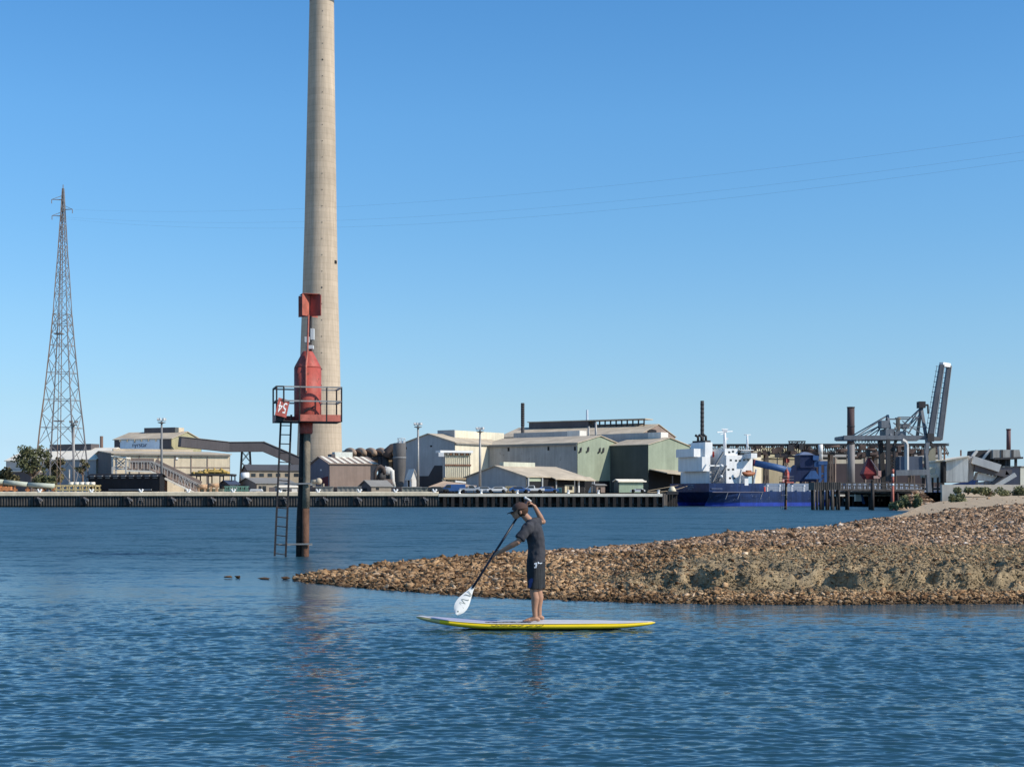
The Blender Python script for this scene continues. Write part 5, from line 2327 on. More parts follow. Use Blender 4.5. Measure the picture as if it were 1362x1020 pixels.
def ducts():
    Y = 385.0
    t = thing('duct_bank', 'bank of humped tan gas ducts over a dark header behind the striped roof', 'ducts', (XW(495, Y), Y, G0))
    V = lambda a, b, dy=0: Vector((XW(a, Y), Y + dy, ZW(b, Y)))
    m_d = C_('dusty_duct', (.40, .29, .21), streak=.2)
    for k in range(5):
        a = 459 + k * 13.6
        mb = MB()
        mb.smooth = True
        pts, rad = [], []
        for q in range(12):
            th = math.radians(200 - 200 * q / 11)
            pts.append(V(a + 6 + 6.5 * math.cos(th), 604 - 5.2 * math.sin(th), 3 - 4.5 * q / 11))
            rad.append(.72)
        mb.path(pts, rad, 12)
        mb.build('hump_duct', m_d, t)
    mb = MB()
    mb.smooth = True
    mb.path([V(455, 604.5, 1), V(536, 604.5, 1)], 1.0, 12)
    mb.smooth = False
    mb.bar(V(455, 609.5, 1), V(536, 609.5, 1), 2.2, .8)
    mb.build('header', M_CHAR, t)
    mb = MB()
    mb.smooth = True
    mb.path([V(514, 608, -1), V(517, 600.5, -1), V(522, 596, -1), V(530, 594.5, -1), V(537, 594.5, -1)], 1.15, 14)
    mb.build('main_duct', C_('brown_duct', (.10, .075, .065)), t)
    mb = MB()
    mb.smooth = True
    for a in (512, 505):
        mb.path([V(a, 607, 0), V(a + 1, 655, 0)], .95 if a == 512 else .5, 12)
    mb.path([V(486, 607, -1), V(492, 610, -1), V(494, 616, -1)], .4, 8)
    mb.build('drop_pipe', M_CHAR, t)
    mb = MB()
    mb.prism([V(476, 624, 3), V(505, 624, 3), V(505, 624, 8), V(476, 624, 8)], [V(470, 608, 3), V(503, 608, 3), V(503, 608, 8), V(470, 608, 8)])
    mb.build('hopper', C_('tan_hopper', (.52, .40, .27)), t)
    mb = MB()
    mb.prism([V(512, 640, 3), V(524, 640, 3), V(524, 640, 8), V(512, 640, 8)], [V(506, 608, 3), V(522, 608, 3), V(522, 608, 8), V(506, 608, 8)])
    mb.build('hopper', C_('tan_hopper', (.52, .40, .27)), t)
    mb = MB()
    for a in (458, 478, 503, 522):
        mb.bar(V(a, 657, 2), V(a, 608, 2), .4)
    mb.build('support', M_CHAR, t)
    return t


ducts()


def fan_house():
    Y = 338.0
    t = thing('fan_unit', 'cluttered pale fan unit with curved ducts between the brown shed and the silo', 'machinery', (XW(512, Y), Y, G0))
    V = lambda a, b, dy=0: Vector((XW(a, Y), Y + dy, ZW(b, Y)))
    mb = MB()
    mb.smooth = True
    mb.path([V(499, 655), V(499, 628), V(502, 622), V(506, 620.5), V(510, 623), V(511, 630)], [.35, .4, .5, .55, .5, .45], 10)
    mb.path([V(503, 655, .8), V(503.5, 632, .8), V(507, 627, .8)], .45, 10)
    mb.build('curved_duct', C_('brown_duct', (.10, .075, .065)), t)
    mb = MB()
    mb.smooth = True
    mb.ball(V(515, 626, 1), 1.05, 14, 9, (1.2, .6, .9))
    mb.path([V(511, 622, 1), V(521, 627, 1), V(522, 640, 1), V(524, 647, 1)], [.5, .6, .45, .4], 10)
    mb.build('fan_casing', W_WHITE, t)
    mb = MB()
    mb.box(V(512, 646, 1), (3.2, 2.0, 3.0))
    mb.build('plinth', W_BROWN, t)
    mb = MB()
    mb.smooth = True
    mb.path([V(507, 634, .2), V(510, 634, -.2)], .9, 14)
    mb.build('fan_inlet', M_CHAR, t)
    return t


fan_house()
s = hut('shed', 'narrow white lean-to shed with a dark doorway right against the silo', 547.5, 334, 60, 541, 554, 634, 1.6, 'L', M_WHITE, W_WHITE, W_WHITE, [('L', 542.5, 545, 638, 656, M_BLACK)])

# grey gabled shed A with the cream wall
A = Shed('shed', 'large grey gabled shed with one cream side wall behind two light masts', 605, 372, 36, 535.5, 672, 588.5, 2.3, 'R', W_GREYBLUE, W_CREAM, R_TANR)  # gable shade is put into its grey; the cream wall is sunlit
A.box('roof_monitor', A.a * .30, A.a * .62, 6.5, A.b * 1.3, A.ze + .9, A.ze + 3.4, W_CREAM)
A.box('monitor_gable', A.a * .30 - .05, A.a * .62 + .05, 6.2, 6.48, A.ze + .9, A.ze + 3.5, W_GREYBLUE)  # grey plate standing for the shaded end of the cream monitor
A.panel('vent', [(572.2, 594.4), (574.8, 594.4), (574.8, 592.2), (572.2, 592.2)], 'L', M_BLACK)
A.panel('vent', [(539, 597.5), (541, 597.5), (541, 594.5), (539, 594.5)], 'L', M_BLACK)
A.panel('lower_opening', [(556, 657), (604, 657), (604, 630), (590, 619), (578, 619), (570, 633), (556, 633)], 'L', C_('sooty_wall', (.05, .05, .055)))
A.box('eave_line', -.5, -.2, 0, A.b, A.ze - .4, A.ze - .1, R_GREY)

# cream filter house


def filter_house():
    s = Shed('filter_house', 'cream panelled filter house with a rusty band in front of the grey shed', 592.5, 342, 66, 588.5, 625, 603.5, .2, 'R', W_GREYBLUE, C_('cream_panel', (.66, .62, .47)), R_CREAM, cat='filter house', zb=ZW(637, 342), over=.1)
    t = s.t
    for k in range(13):
        j = s.b * k / 12
        s.box('rib', -.16, -.02, j - .08, j + .08, ZW(634, 342), s.ze - .1, W_CREAM)
    s.box('rust_band', -.3, -.03, -.2, s.b + .2, ZW(619.5, 342), ZW(617.3, 342), M_RUST)
    s.box('foot_band', -.5, -.03, -.6, s.b + .2, ZW(637.5, 342), ZW(635, 342), C_('tan_band', (.42, .32, .20)))
    s.box('top_overhang', -.9, s.a + .2, -1.6, s.b + .4, s.ze + .25, s.ze + .75, M_WHITE)
    for k in range(9):
        j = s.b * (k + .3) / 9
        s.box('top_block', -.7, .5, j, j + .45, s.ze - .25, s.ze + .25, M_RUST if k % 2 else R_GREY)
    mb = MB()
    q = s.P(-.5, -1.2, s.ze - .2)
    mb.box(q, (1.2, 1.2, .9))
    mb.build('end_chute', M_WHITE, t)
    for i_, j_ in ((0, .3), (0, s.b - .3), (s.a, .3), (s.a, s.b - .3), (0, s.b / 2)):
        mb = MB()
        mb.bar(s.P(i_, j_, G0), s.P(i_, j_, s.zb), .35)
        mb.build('leg', M_CHAR, t)
    for k in range(5):
        mb = MB()
        j = s.b * (k + .5) / 5
        a = s.P(s.a / 2, j, s.zb)
        mb.lathe((a.x, a.y, a.z - 1.6), [(.15, 0), (1.1, 1.58)], 4)
        mb.build('hopper', W_CREAM, t)
    mb = MB()
    mb.bar(s.P(-.6, s.b * .35, ZW(640, 342)), s.P(-.6, s.b + .2, ZW(642.5, 342)), .6, .4)
    mb.build('chute', M_WHITE, t)
    return t


filter_house()

# big grey shed B with the sage green gable
Bs = Shed('shed', 'big warm grey shed with a sage green gable beside the open shed', 768, 366, 38, 640, 826.5, 589.3, 2.0, 'L', W_WARMGREY, W_GREEN, R_TANR)
for px, py, sd_ in ((676.5, 597.5, 'L'), (729.5, 596.5, 'L'), (646.5, 600, 'L'), (764.8, 596.5, 'L')):
    Bs.panel('vent', [(px - 1.2, py + 2.6), (px + 1.2, py + 2.6), (px + 1.2, py - 2.4), (px - 1.2, py - 2.4)], sd_, M_BLACK)
for px, py in ((770.8, 598.5), (780.8, 598), (796.2, 599), (801, 599), (816.2, 598.2)):
    mb = MB()
    mb.smooth = True
    tt, zz = Bs.rel(px, py, 'R')
    b0 = Bs.P(-.3, tt, zz)
    mb.path([b0 + UP * .7 + Bs.dR * .3, b0 + UP * .1 + Bs.dR * .25, b0 - UP * .4 + Bs.dR * .05, b0 - UP * .45 - Bs.dR * .45], [.15, .2, .22, .2], 8)
    mb.build('vent_cowl', M_CHAR, Bs.t)
Bs.box('eave_line', 0, Bs.a, -.5, -.2, Bs.ze - .45, Bs.ze - .1, R_GREY)
Bs.panel('low_opening', [(769, 657), (811, 657), (811, 639.5), (769, 639.5)], 'R', M_BLACK, .05, .08)
jm = Bs.b * .62
Bs.box('roof_monitor', Bs.at_px(754, jm), Bs.at_px(683, jm), jm, jm + 3, Bs.ze + 1.0, Bs.ze + 3.6, W_GREYBLUE)
Bs.box('monitor_end', Bs.at_px(771, jm), Bs.at_px(754.2, jm), jm, jm + 3, Bs.ze + 1.0, Bs.ze + 3.7, W_WHITE)
for px, y0, Yk in ((783, 567, 392), (792.5, 561.5, 392)):
    mb = MB()
    mb.smooth = True
    mb.path([(XW(px, Yk), Yk, Bs.ze), (XW(px, Yk), Yk, ZW(y0, Yk))], .28, 8)
    mb.build('vent_pipe', M_GALV, Bs.t)

# open-fronted shed D
D = Shed('open_shed', 'low shed with a tan roof and open dark bays behind the parked vehicles', 700, 327, 40, 620, 778, 634, 2.4, 'R', W_GREYBLUE, M_BLACK, R_TANR, over=.5)
D.box('ridge_vent', D.a * .5 - .6, D.a * .5 + .6, 2.0, D.b * .62, D.ze + 2.3, D.ze + 3.4, C_('pale_vent', (.55, .55, .44)))
D.panel('roller_door_head', [(701, 640), (719, 640), (719, 634.5), (701, 634.5)], 'R', C_('pale_green_panel', (.40, .46, .34)), .05)
for px in (701, 719.5, 738, 768):
    tt, _ = D.rel(px, 650, 'R')
    D.box('post', -.35, -.05, tt, tt + .35, G0, D.ze - .1, W_GREYBLUE if px != 768 else M_WHITE)
D.panel('bay_panel', [(751, 656), (763, 656), (763, 645), (751, 645)], 'R', C_('cream_bay', (.56, .50, .36)), .08)
D.panel('bay_opening', [(756.5, 651.5), (761, 651.5), (761, 646.5), (756.5, 646.5)], 'R', M_BLACK, .12, .05)
mb = MB()
q = [D.P(-1.8, D.b * .38, D.ze - .55), D.P(-1.8, D.b + 1.8, D.ze - .75), D.P(-.1, D.b + 1.8, D.ze + .05), D.P(-.1, D.b * .38, D.ze + .05)]
mb.prism(q, [p + UP * .16 for p in q])
mb.build('canopy', R_TANR, D.t)
for f_ in (.7, 1.05):
    mb = MB()
    mb.bar(D.P(-1.6, D.b * f_ + .4, G0), D.P(-1.6, D.b * f_ + .4, D.ze - .7), .22)
    mb.build('canopy_post', M_WHITE if f_ > 1 else M_GALV, D.t)

# dark shed C with the second green gable
Cs = Shed('shed', 'sage green gabled shed with a dark side wall next to the ship funnel', 862, 369, 43, 812, 917.5, 591.5, 1.9, 'L', W_SHADEGREEN, W_GREEN, R_TANR)
Cs.panel('low_opening', [(862.5, 657), (917, 657), (917, 634), (862.5, 625)], 'R', M_BLACK, .05, .08)
mb = MB()
q = [Cs.P(-5.5, .5, ZW(630, 369)), Cs.P(-5.5, Cs.b + 6, ZW(636, 369)), Cs.P(-.1, Cs.b + 6, ZW(627, 369)), Cs.P(-.1, .5, ZW(624.5, 369))]
mb.prism(q, [p + UP * .2 for p in q])
mb.build('lean_to_roof', R_TANR, Cs.t)
for i_ in (-1,):
    for j_ in (3, Cs.b * .5, Cs.b, Cs.b + 5):
        mb = MB()
        mb.bar(Cs.P(-5.2, j_, G0), Cs.P(-5.2, j_, ZW(633, 369)), .3)
        mb.build('lean_to_post', M_CHAR, Cs.t)
jm = Cs.b * .45
Cs.box('roof_monitor', Cs.at_px(862, jm), Cs.at_px(800, jm), jm, jm + 3, Cs.ze + .9, Cs.ze + 3.4, W_GREYBLUE)
Cs.box('monitor_end', Cs.at_px(879, jm), Cs.at_px(862.2, jm), jm, jm + 3, Cs.ze + .9, Cs.ze + 3.4, W_WHITE)

# highest building at the back
E = Shed('smelter_building', 'tallest tan-roofed smelter building at the back with a long dark roof monitor', 851, 470, 30, 664, 898, 577.5, 3.6, 'L', W_WARMGREY, W_BROWN, R_TANR, cat='building', zb=G0)
E.box('roof_monitor', E.a * .46, E.a * .90, E.b * .40, E.b * .60, E.ze + 3.2, E.ze + 5.2, W_DARK)
E.box('monitor_roof', E.a * .06, E.a * .91, E.b * .39, E.b * .61, E.ze + 5.25, E.ze + 5.55, R_TANR)
for k in range(11):
    tt = E.a * (.07 + .39 * k / 10)
    E.box('monitor_post', tt, tt + .3, E.b * .40, E.b * .42, E.ze + 3.0, E.ze + 5.2, M_CHAR)
E.box('monitor_rail', E.a * .07, E.a * .46, E.b * .40, E.b * .41, E.ze + 3.6, E.ze + 4.0, M_CHAR)
E.panel('gable_window', [(861, 577.5), (873, 577.5), (873, 572), (867, 570.8), (861, 572)], 'R', M_BLACK)
for px, py0, py1, Y, r0, nm, mm, lb in ((695.2, 566, 536, 480, .55, 'chimney', M_CHAR, 'dark chimney rising from the left end of the long dark roof monitor'),
                                         (934, 657, 533, 425, .50, 'chimney', M_CHAR, 'slim black chimney standing just behind the ship funnel')):
    mb = MB()
    mb.smooth = True
    z1 = ZW(py1, Y)
    z0 = G0
    mb.path([(XW(px, Y), Y, z0), (XW(px, Y), Y, z1)], [r0 * 1.05, r0], 14)
    n = 10
    for k in range(n):
        zz = ZW(py0 if py0 < 600 else 590, Y) + (z1 - ZW(py0 if py0 < 600 else 590, Y)) * k / n
        mb.lathe((XW(px, Y), Y, zz), [(r0 * 1.08, 0), (r0 * 1.08, .5)], 14)
    tag(mb.build(nm, mm), lb, 'chimney')
mb = MB()
mb.smooth = True
mb.path([(XW(781, 700), 700, G0), (XW(781, 700), 700, ZW(545, 700))], [.9, .5], 8)
tag(mb.build('chimney', C_('far_pale_steel', (.45, .52, .58), streak=0)), 'very faint thin distant chimney behind the smelter roof', 'chimney')

# small green hut at the wharf end and the brown hut
s = hut('hut', 'small sage green hut with a pale roof edge near the end of the wharf', 823, 318, 68, 817, 856, 640, .35, 'R', W_SHADEGREEN, C_('hut_green', (.30, .39, .29)), R_CREAM)
s.box('roof_edge', -.6, -.3, -.4, s.b + .4, s.ze - .15, s.ze + .15, R_CREAM)
hut('hut', 'small brown hut standing before the green gable between two white posts', 793, 316, 68, 788, 805, 645.5, .2, 'R', W_BROWN, W_BROWN, R_GREY, [('R', 796, 799, 648, 656, M_BLACK)])
mb = MB()
mb.prism([W(782, 655.5, 318), W(786.5, 655.5, 318), W(786.5, 655.5, 320)], [W(785.4, 647, 318), W(786, 647, 318), W(786, 647, 320)])
tag(mb.build('sail_cover', M_GREYBOX), 'small pale pointed tarpaulin standing under the green gable', 'tarpaulin')
mb = MB()
for a in (788,):
    mb.bar(W(a, 657, 320), W(a, 641, 320), .3)
tag(mb.build('post', M_GALV), 'single grey post in front of the low dark opening of the green gable', 'post')

# ------------------------------------------------------------------ vehicles and stores on the wharf
M_CARW = mat('white_car_paint', (.72, .72, .70), .3, .04, 2.0)
M_CARB = mat('blue_car_paint', (.05, .12, .30), .3, .08, 2.0)
M_CARG = mat('dark_car_paint', (.04, .045, .05), .3, .08, 2.0)
M_CARS = mat('silver_car_paint', (.40, .43, .46), .3, .05, 2.0)
M_TYRE = mat('tyre_rubber', (.015, .015, .015), .9, .1, 2.0)


def vehicle(px, Y, L_, kind, paint, label, flip=1, hgt=.85):
    c = Vector((XW(px, Y), Y, G0))
    t = thing('parked_' + kind, label, {'car': 'car', 'van': 'van', 'pickup': 'pickup truck'}[kind], c)
    x = lambda f: c.x + flip * L_ * f
    prof = {'car': [(-.5, .35), (.5, .35), (.5, .72), (.46, .9), (.25, .98), (.12, 1.42), (-.30, 1.45), (-.46, 1.0), (-.5, .9)],
            'van': [(-.5, .35), (.5, .35), (.5, 1.0), (.40, 1.2), (.27, 2.0), (-.48, 2.05), (-.5, 1.9)],
            'pickup': [(-.5, .45), (.5, .45), (.5, .95), (.26, 1.05), (.14, 1.72), (-.08, 1.75), (-.12, 1.05), (-.5, 1.05)]}[kind]
    w = 1.7
    mb = MB()
    pts = [Vector((x(f), Y - w / 2, G0 + z * hgt)) for f, z in prof]
    mb.prism(pts, [p + Vector((0, w, 0)) for p in pts])
    mb.build('body', paint, t, .06)
    mb = MB()
    win = {'car': [(-.28, 1.02), (.20, 1.0), (.10, 1.36), (-.27, 1.38)], 'van': [(.10, 1.15), (.36, 1.15), (.25, 1.9), (.10, 1.9)], 'pickup': [(-.07, 1.08), (.22, 1.08), (.12, 1.66), (-.06, 1.68)]}[kind]
    pts = [Vector((x(f), Y - w / 2 - .02, G0 + z * hgt)) for f, z in win]
    mb.prism(pts, [p + Vector((0, w + .04, 0)) for p in pts])
    mb.build('window', M_GLASS, t)
    for f in (-.31, .31):
        for sy in (-1, 1):
            mb = MB()
            mb.smooth = True
            mb.tube((x(f), Y + sy * (w / 2 - .2), G0 + .34), (x(f), Y + sy * (w / 2 + .03), G0 + .34), .34, None, 14)
            mb.build('wheel', M_TYRE, t)
    return t


for a in ((583, 311, 4.4, 'car', M_CARG, 'dark parked car at the start of the wharf below a pale awning', 1), (603, 312, 5.0, 'van', M_CARB, 'blue parked van beneath the cream filter house', -1),
          (626, 310, 4.6, 'pickup', M_CARS, 'silver pickup truck parked at the foot of the second tall light mast', 1), (646, 311, 4.3, 'car', M_CARS, 'silver parked car just past the second tall light mast', 1),
          (661, 310.5, 4.3, 'car', M_CARW, 'white parked car before the wooden crate pile', -1), (691, 310, 4.4, 'car', M_CARB, 'blue parked car above the paddler at the shed corner', 1),
          (708, 310.5, 5.0, 'pickup', M_CARW, 'white pickup truck parked before the open roller door', -1), (729, 312, 4.4, 'car', M_CARB, 'blue parked car half inside the open shed bays', 1),
          (848, 307, 3.0, 'car', M_CARW, 'small low white car parked in front of the small green hut', -1, .55)):
    vehicle(*a)
for a, b, y0, Y, mm, lb in ((672, 687, 646.5, 314, C_('wood_crate', (.48, .40, .24)), 'stack of sandy wooden crates below the low shed gable'), (572, 582, 649.5, 314, M_CHAR, 'black stores container at the head of the wharf'),
                            (612, 619, 648, 315, M_NAVY, 'navy blue drum store beside the blue van'), (741, 747, 648.5, 316, C_('teal_bin', (.10, .22, .24)), 'teal bin standing inside the open shed bays'),
                            (732, 736, 647, 316, C_('brown_bin', (.25, .16, .10)), 'brown bin next to the teal one in the shed bays')):
    x0, x1, z1 = XW(a, Y), XW(b, Y), ZW(y0, Y)
    mb = MB()
    mb.box(((x0 + x1) / 2, Y + 1, (G0 + z1) / 2), (x1 - x0, 2, z1 - G0))
    for k in range(5):
        mb.box((x0 + (x1 - x0) * (k + .5) / 5, Y - .03, (G0 + z1) / 2), ((x1 - x0) * .05, .12, (z1 - G0) * .96))
    mb.box(((x0 + x1) / 2, Y - .04, z1 - .15), (x1 - x0 + .05, .14, .16))
    tag(mb.build('stores_crate', mm), lb, 'crate')
# pale awning roof and white cone
t = thing('awning', 'low tan awning roof on posts behind the parked cars at the filter house', 'awning', (XW(596, 322), 322, G0))
mb = MB()
p = [W(570, 648, 319), W(634, 647.5, 319), W(634, 646.5, 326), W(590, 640.5, 326)]
mb.prism(p, [q + UP * .15 for q in p])
mb.build('roof', C_('pinkish_tan_roof', (.50, .36, .25), streak=0), t)
for a in (576, 600, 630):
    mb = MB()
    mb.bar(W(a, 657, 319.5), W(a, 648, 319.5), .2)
    mb.build('post', M_CHAR, t)
mb = MB()
mb.smooth = True
mb.lathe((XW(609, 313.5), 313.5, G0), [(.7, 0), (.85, .6), (.8, 1.2), (.3, 1.7)], 14)
tag(mb.build('tank', M_WHITE), 'small rounded white tank among the parked vehicles by the blue van', 'tank')

# pale green covered pipe and yellow frames at the near end of the quay
Y = 318
t = thing('covered_pipe', 'pale green sectioned pipe cover sloping along the quay below the tree', 'pipeline', (XW(30, Y), Y, G0))
pp = [(-30, 637.0), (5, 641), (37, 644.5), (73, 646.5)]
for (a, b), (c, d) in zip(pp, pp[1:]):
    mb = MB()
    p, q = Vector((XW(a, Y), Y, ZW(b, Y))), Vector((XW(c, Y), Y, ZW(d, Y)))
    e = (q - p).normalized()
    mb.smooth = True
    mb.path([p + e * .1, q - e * .1], .52, 16)
    mb.build('pipe_section', M_PALEGRN, t)
mb = MB()
for a, b in ((2, 643), (20, 645), (37, 647), (56, 648), (72, 649)):
    mb.bar(W(a, 658, Y), W(a, b, Y), .4)
    mb.bar(W(a - 3, 651.5, Y), W(a + 3, 651.5, Y), .35)
mb.build('trestle', M_ORANGE, t)
rack('pipe_rack', 'straw yellow frame of posts under the pylon next to the quay edge', 75, 127, 645.5, 656, 315, 3, C_('straw_yellow_paint', (.58, .47, .24)), 7, 'rack', 2)
mb = MB()
mb.smooth = True
for k in range(5):
    a = 92 + k * 7
    mb.path([(XW(a, 316.5), 316.5, ZW(643.5, 316.5)), (XW(a + 6.2, 316.5), 316.5, ZW(643.5, 316.5))], .42, 10)
tag(mb.build('pipe_bundle', R_CREAM), 'row of cream pipe lengths lying on the straw yellow frame', 'pipes')
mb = MB()
for k in range(6):
    a = -4 + k * 3.5
    mb.box(W(a, 650.5 - (k % 2), 313), (.55, 1.2, .8))
tag(mb.build('timber_pile', M_ORANGE), 'orange timber stack on the quay under the pale green pipe', 'timber')
mb = MB()
mb.smooth = True
mb.path([(XW(92, 340), 340, G0), (XW(92, 340), 340, ZW(624, 340))], .22, 8)
tag(mb.build('post', M_GALV), 'short grey post standing between tree and light mast under the pylon', 'post')

# ------------------------------------------------------------------ trees and shrubs


def leaf_mat(name, a, b):
    m = bpy.data.materials.new(name)
    m.use_nodes = True
    N, L = m.node_tree.nodes, m.node_tree.links
    bs = N['Principled BSDF']
    bs.inputs['Roughness'].default_value = .7
    bs.inputs['Specular IOR Level'].default_value = .2
    g = N.new('ShaderNodeNewGeometry')
    r = N.new('ShaderNodeValToRGB')
    r.color_ramp.elements[0].color = (*a, 1)
    r.color_ramp.elements[1].color = (*b, 1)
    L.new(g.outputs['Random Per Island'], r.inputs[0])
    L.new(r.outputs[0], bs.inputs['Base Color'])
    return m


M_LEAF = leaf_mat('gum_leaves', (.06, .07, .03), (.15, .15, .075))
M_LEAF2 = leaf_mat('saltbush_leaves', (.13, .14, .06), (.26, .25, .13))
M_LEAF3 = leaf_mat('olive_shrub_leaves', (.09, .085, .045), (.19, .165, .09))
M_BARK = mat('grey_bark', (.20, .14, .10), .9, .3, 4.0)


def leaves(clumps, n, size, seed, parent, m, name='crown'):
    """clumps: (centre, radius(3)); leaf-sized faces spread through them, thinner towards the rim"""
    r = np.random.default_rng(seed)
    V, Fc = [], []
    vol = np.array([c[1][0] * c[1][1] * c[1][2] for c in clumps])
    pick = r.choice(len(clumps), n, p=vol / vol.sum())
    d = r.normal(size=(n, 3))
    d /= np.linalg.norm(d, axis=1)[:, None]
    rad = r.random(n) ** .45
    cen = np.array([c[0] for c in clumps])[pick] + d * rad[:, None] * np.array([c[1] for c in clumps])[pick]
    R = rot_matrices(n)
    s = size * r.uniform(.6, 1.4, n)
    q = np.array([(-1, -.45, 0), (1, -.45, 0), (1.1, .45, .1), (-.9, .45, 0)]) * .5
    P = np.einsum('nij,vj->nvi', R, q) * s[:, None, None] + cen[:, None, :]
    off = np.array(origin_of(parent)) if parent else cen.mean(0)
    me = bpy.data.meshes.new(name)
    me.from_pydata((P.reshape(-1, 3) - off).tolist(), [], np.arange(n * 4).reshape(n, 4).tolist())
    me.materials.append(m)
    o = bpy.data.objects.new(name, me)
    COL.objects.link(o)
    if parent:
        o.parent = parent
    else:
        o.location = off
    return o


def tree(px, Y, py_top, py_base, wpx, seed, label, n=1800, lean=0, dense=9, m=M_LEAF, name='tree', stemr=.28, group=None, low=.25, leaf=.62):
    rr = random.Random(seed)
    zb = ZW(py_base, Y)
    h = ZW(py_top, Y) - zb
    w = wpx * Y / F / 2
    c = Vector((XW(px, Y), Y, zb))
    t = thing(name, label, 'tree' if name == 'tree' else 'shrub', c, group)
    clumps = []
    mb = MB()
    mb.smooth = True
    fork = c + Vector((lean * .3, 0, h * low))
    mb.path([c - UP * .2, c + Vector((lean * .1, 0, h * low * .5)), fork], [stemr, stemr * .8, stemr * .65], 8)
    for k in range(dense):
        a = 2 * PI * k / dense + rr.uniform(-.4, .4)
        f = rr.uniform(.35, .97)
        e = c + Vector((math.cos(a) * w * rr.uniform(.25, .78) * (1.15 - .55 * abs(f - .55)) + lean * f, math.sin(a) * w * rr.uniform(.2, .7), h * f * .93))
        mid = fork.lerp(e, .5) + Vector((rr.uniform(-.2, .2) * w, rr.uniform(-.2, .2) * w, 0))
        mb.path([fork, mid, e], [stemr * .5, stemr * .3, stemr * .1], 6)
        q = rr.uniform(.20, .36) * w
        clumps.append((tuple(e), (q * 1.25, q * 1.2, q * .95)))
        e2 = mid.lerp(e, .7) + Vector((rr.uniform(-.3, .3) * w, rr.uniform(-.3, .3) * w, rr.uniform(-.1, .05) * h))
        clumps.append((tuple(e2), (q, q, q * .7)))
    mb.build('trunk', M_BARK, t)
    leaves(clumps, n, leaf, seed, t, m)
    return t


tree(43, 324, 590, 645, 52, 5, 'bushy olive green gum tree behind the pale green pipe beside the pylon', 1700, dense=18, low=.2, leaf=.5)
tree(74, 345, 609, 650, 34, 8, 'lower brownish shrubby tree growing inside the pylon legs', 1300, dense=10, m=M_LEAF3)
tree(110, 330, 604, 650, 20, 12, 'thin straggly sapling beside the pylon leg and light mast', 260, dense=7, m=M_LEAF3, low=.4)
tree(6, 330, 624, 650, 36, 15, 'dark rounded shrub at the outermost end of the quay', 1100, dense=9, m=M_LEAF3)
tree(60, 322, 634, 652, 40, 19, 'low dark green bush along the foot of the gum tree', 1000, dense=9, m=M_LEAF)
# ------------------------------------------------------------------ cargo ship
M_HULL = mat('navy_hull', (.018, .044, .14), .4, .3, .5, streak=.35, rust=(.12, .15, .24), rust_amt=.10)
M_BOOT = mat('bright_blue_boot_top', (.022, .065, .42), .5, .2, .6, streak=.2)
M_SHIPW = mat('ship_white', (.82, .82, .81), .5, .06, .6, streak=.12)
M_DECKB = mat('ship_deck', (.10, .13, .22), .8, .2, 1.0)
M_LIFEB = mat('lifeboat_orange', (.36, .13, .06), .5, .1, 2.0)
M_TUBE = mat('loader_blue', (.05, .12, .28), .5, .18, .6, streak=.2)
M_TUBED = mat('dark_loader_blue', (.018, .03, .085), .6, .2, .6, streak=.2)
M_REDP = mat('ship_red', (.55, .05, .04), .6, .2, 1.5)


class Frame:
    """local ship frame: u along the hull to the bow, v across (away), z up"""

    def __init__(s, o, yaw):
        s.o = Vector((o[0], o[1], 0))
        s.u = Vector((math.cos(yaw), math.sin(yaw), 0))
        s.v = Vector((-math.sin(yaw), math.cos(yaw), 0))
        s.yaw = yaw

    def __call__(s, u, v, z):
        return s.o + s.u * u + s.v * v + Vector((0, 0, z))

    def upx(s, px, v=0.0):
        o = s.o + s.v * v
        k = (px - CX) / F
        return (k * o.y - o.x) / (s.u.x - k * s.u.y)

    def zpx(s, px, py, v=0.0):
        q = s(s.upx(px, v), v, 0)
        return ZW(py, q.y)


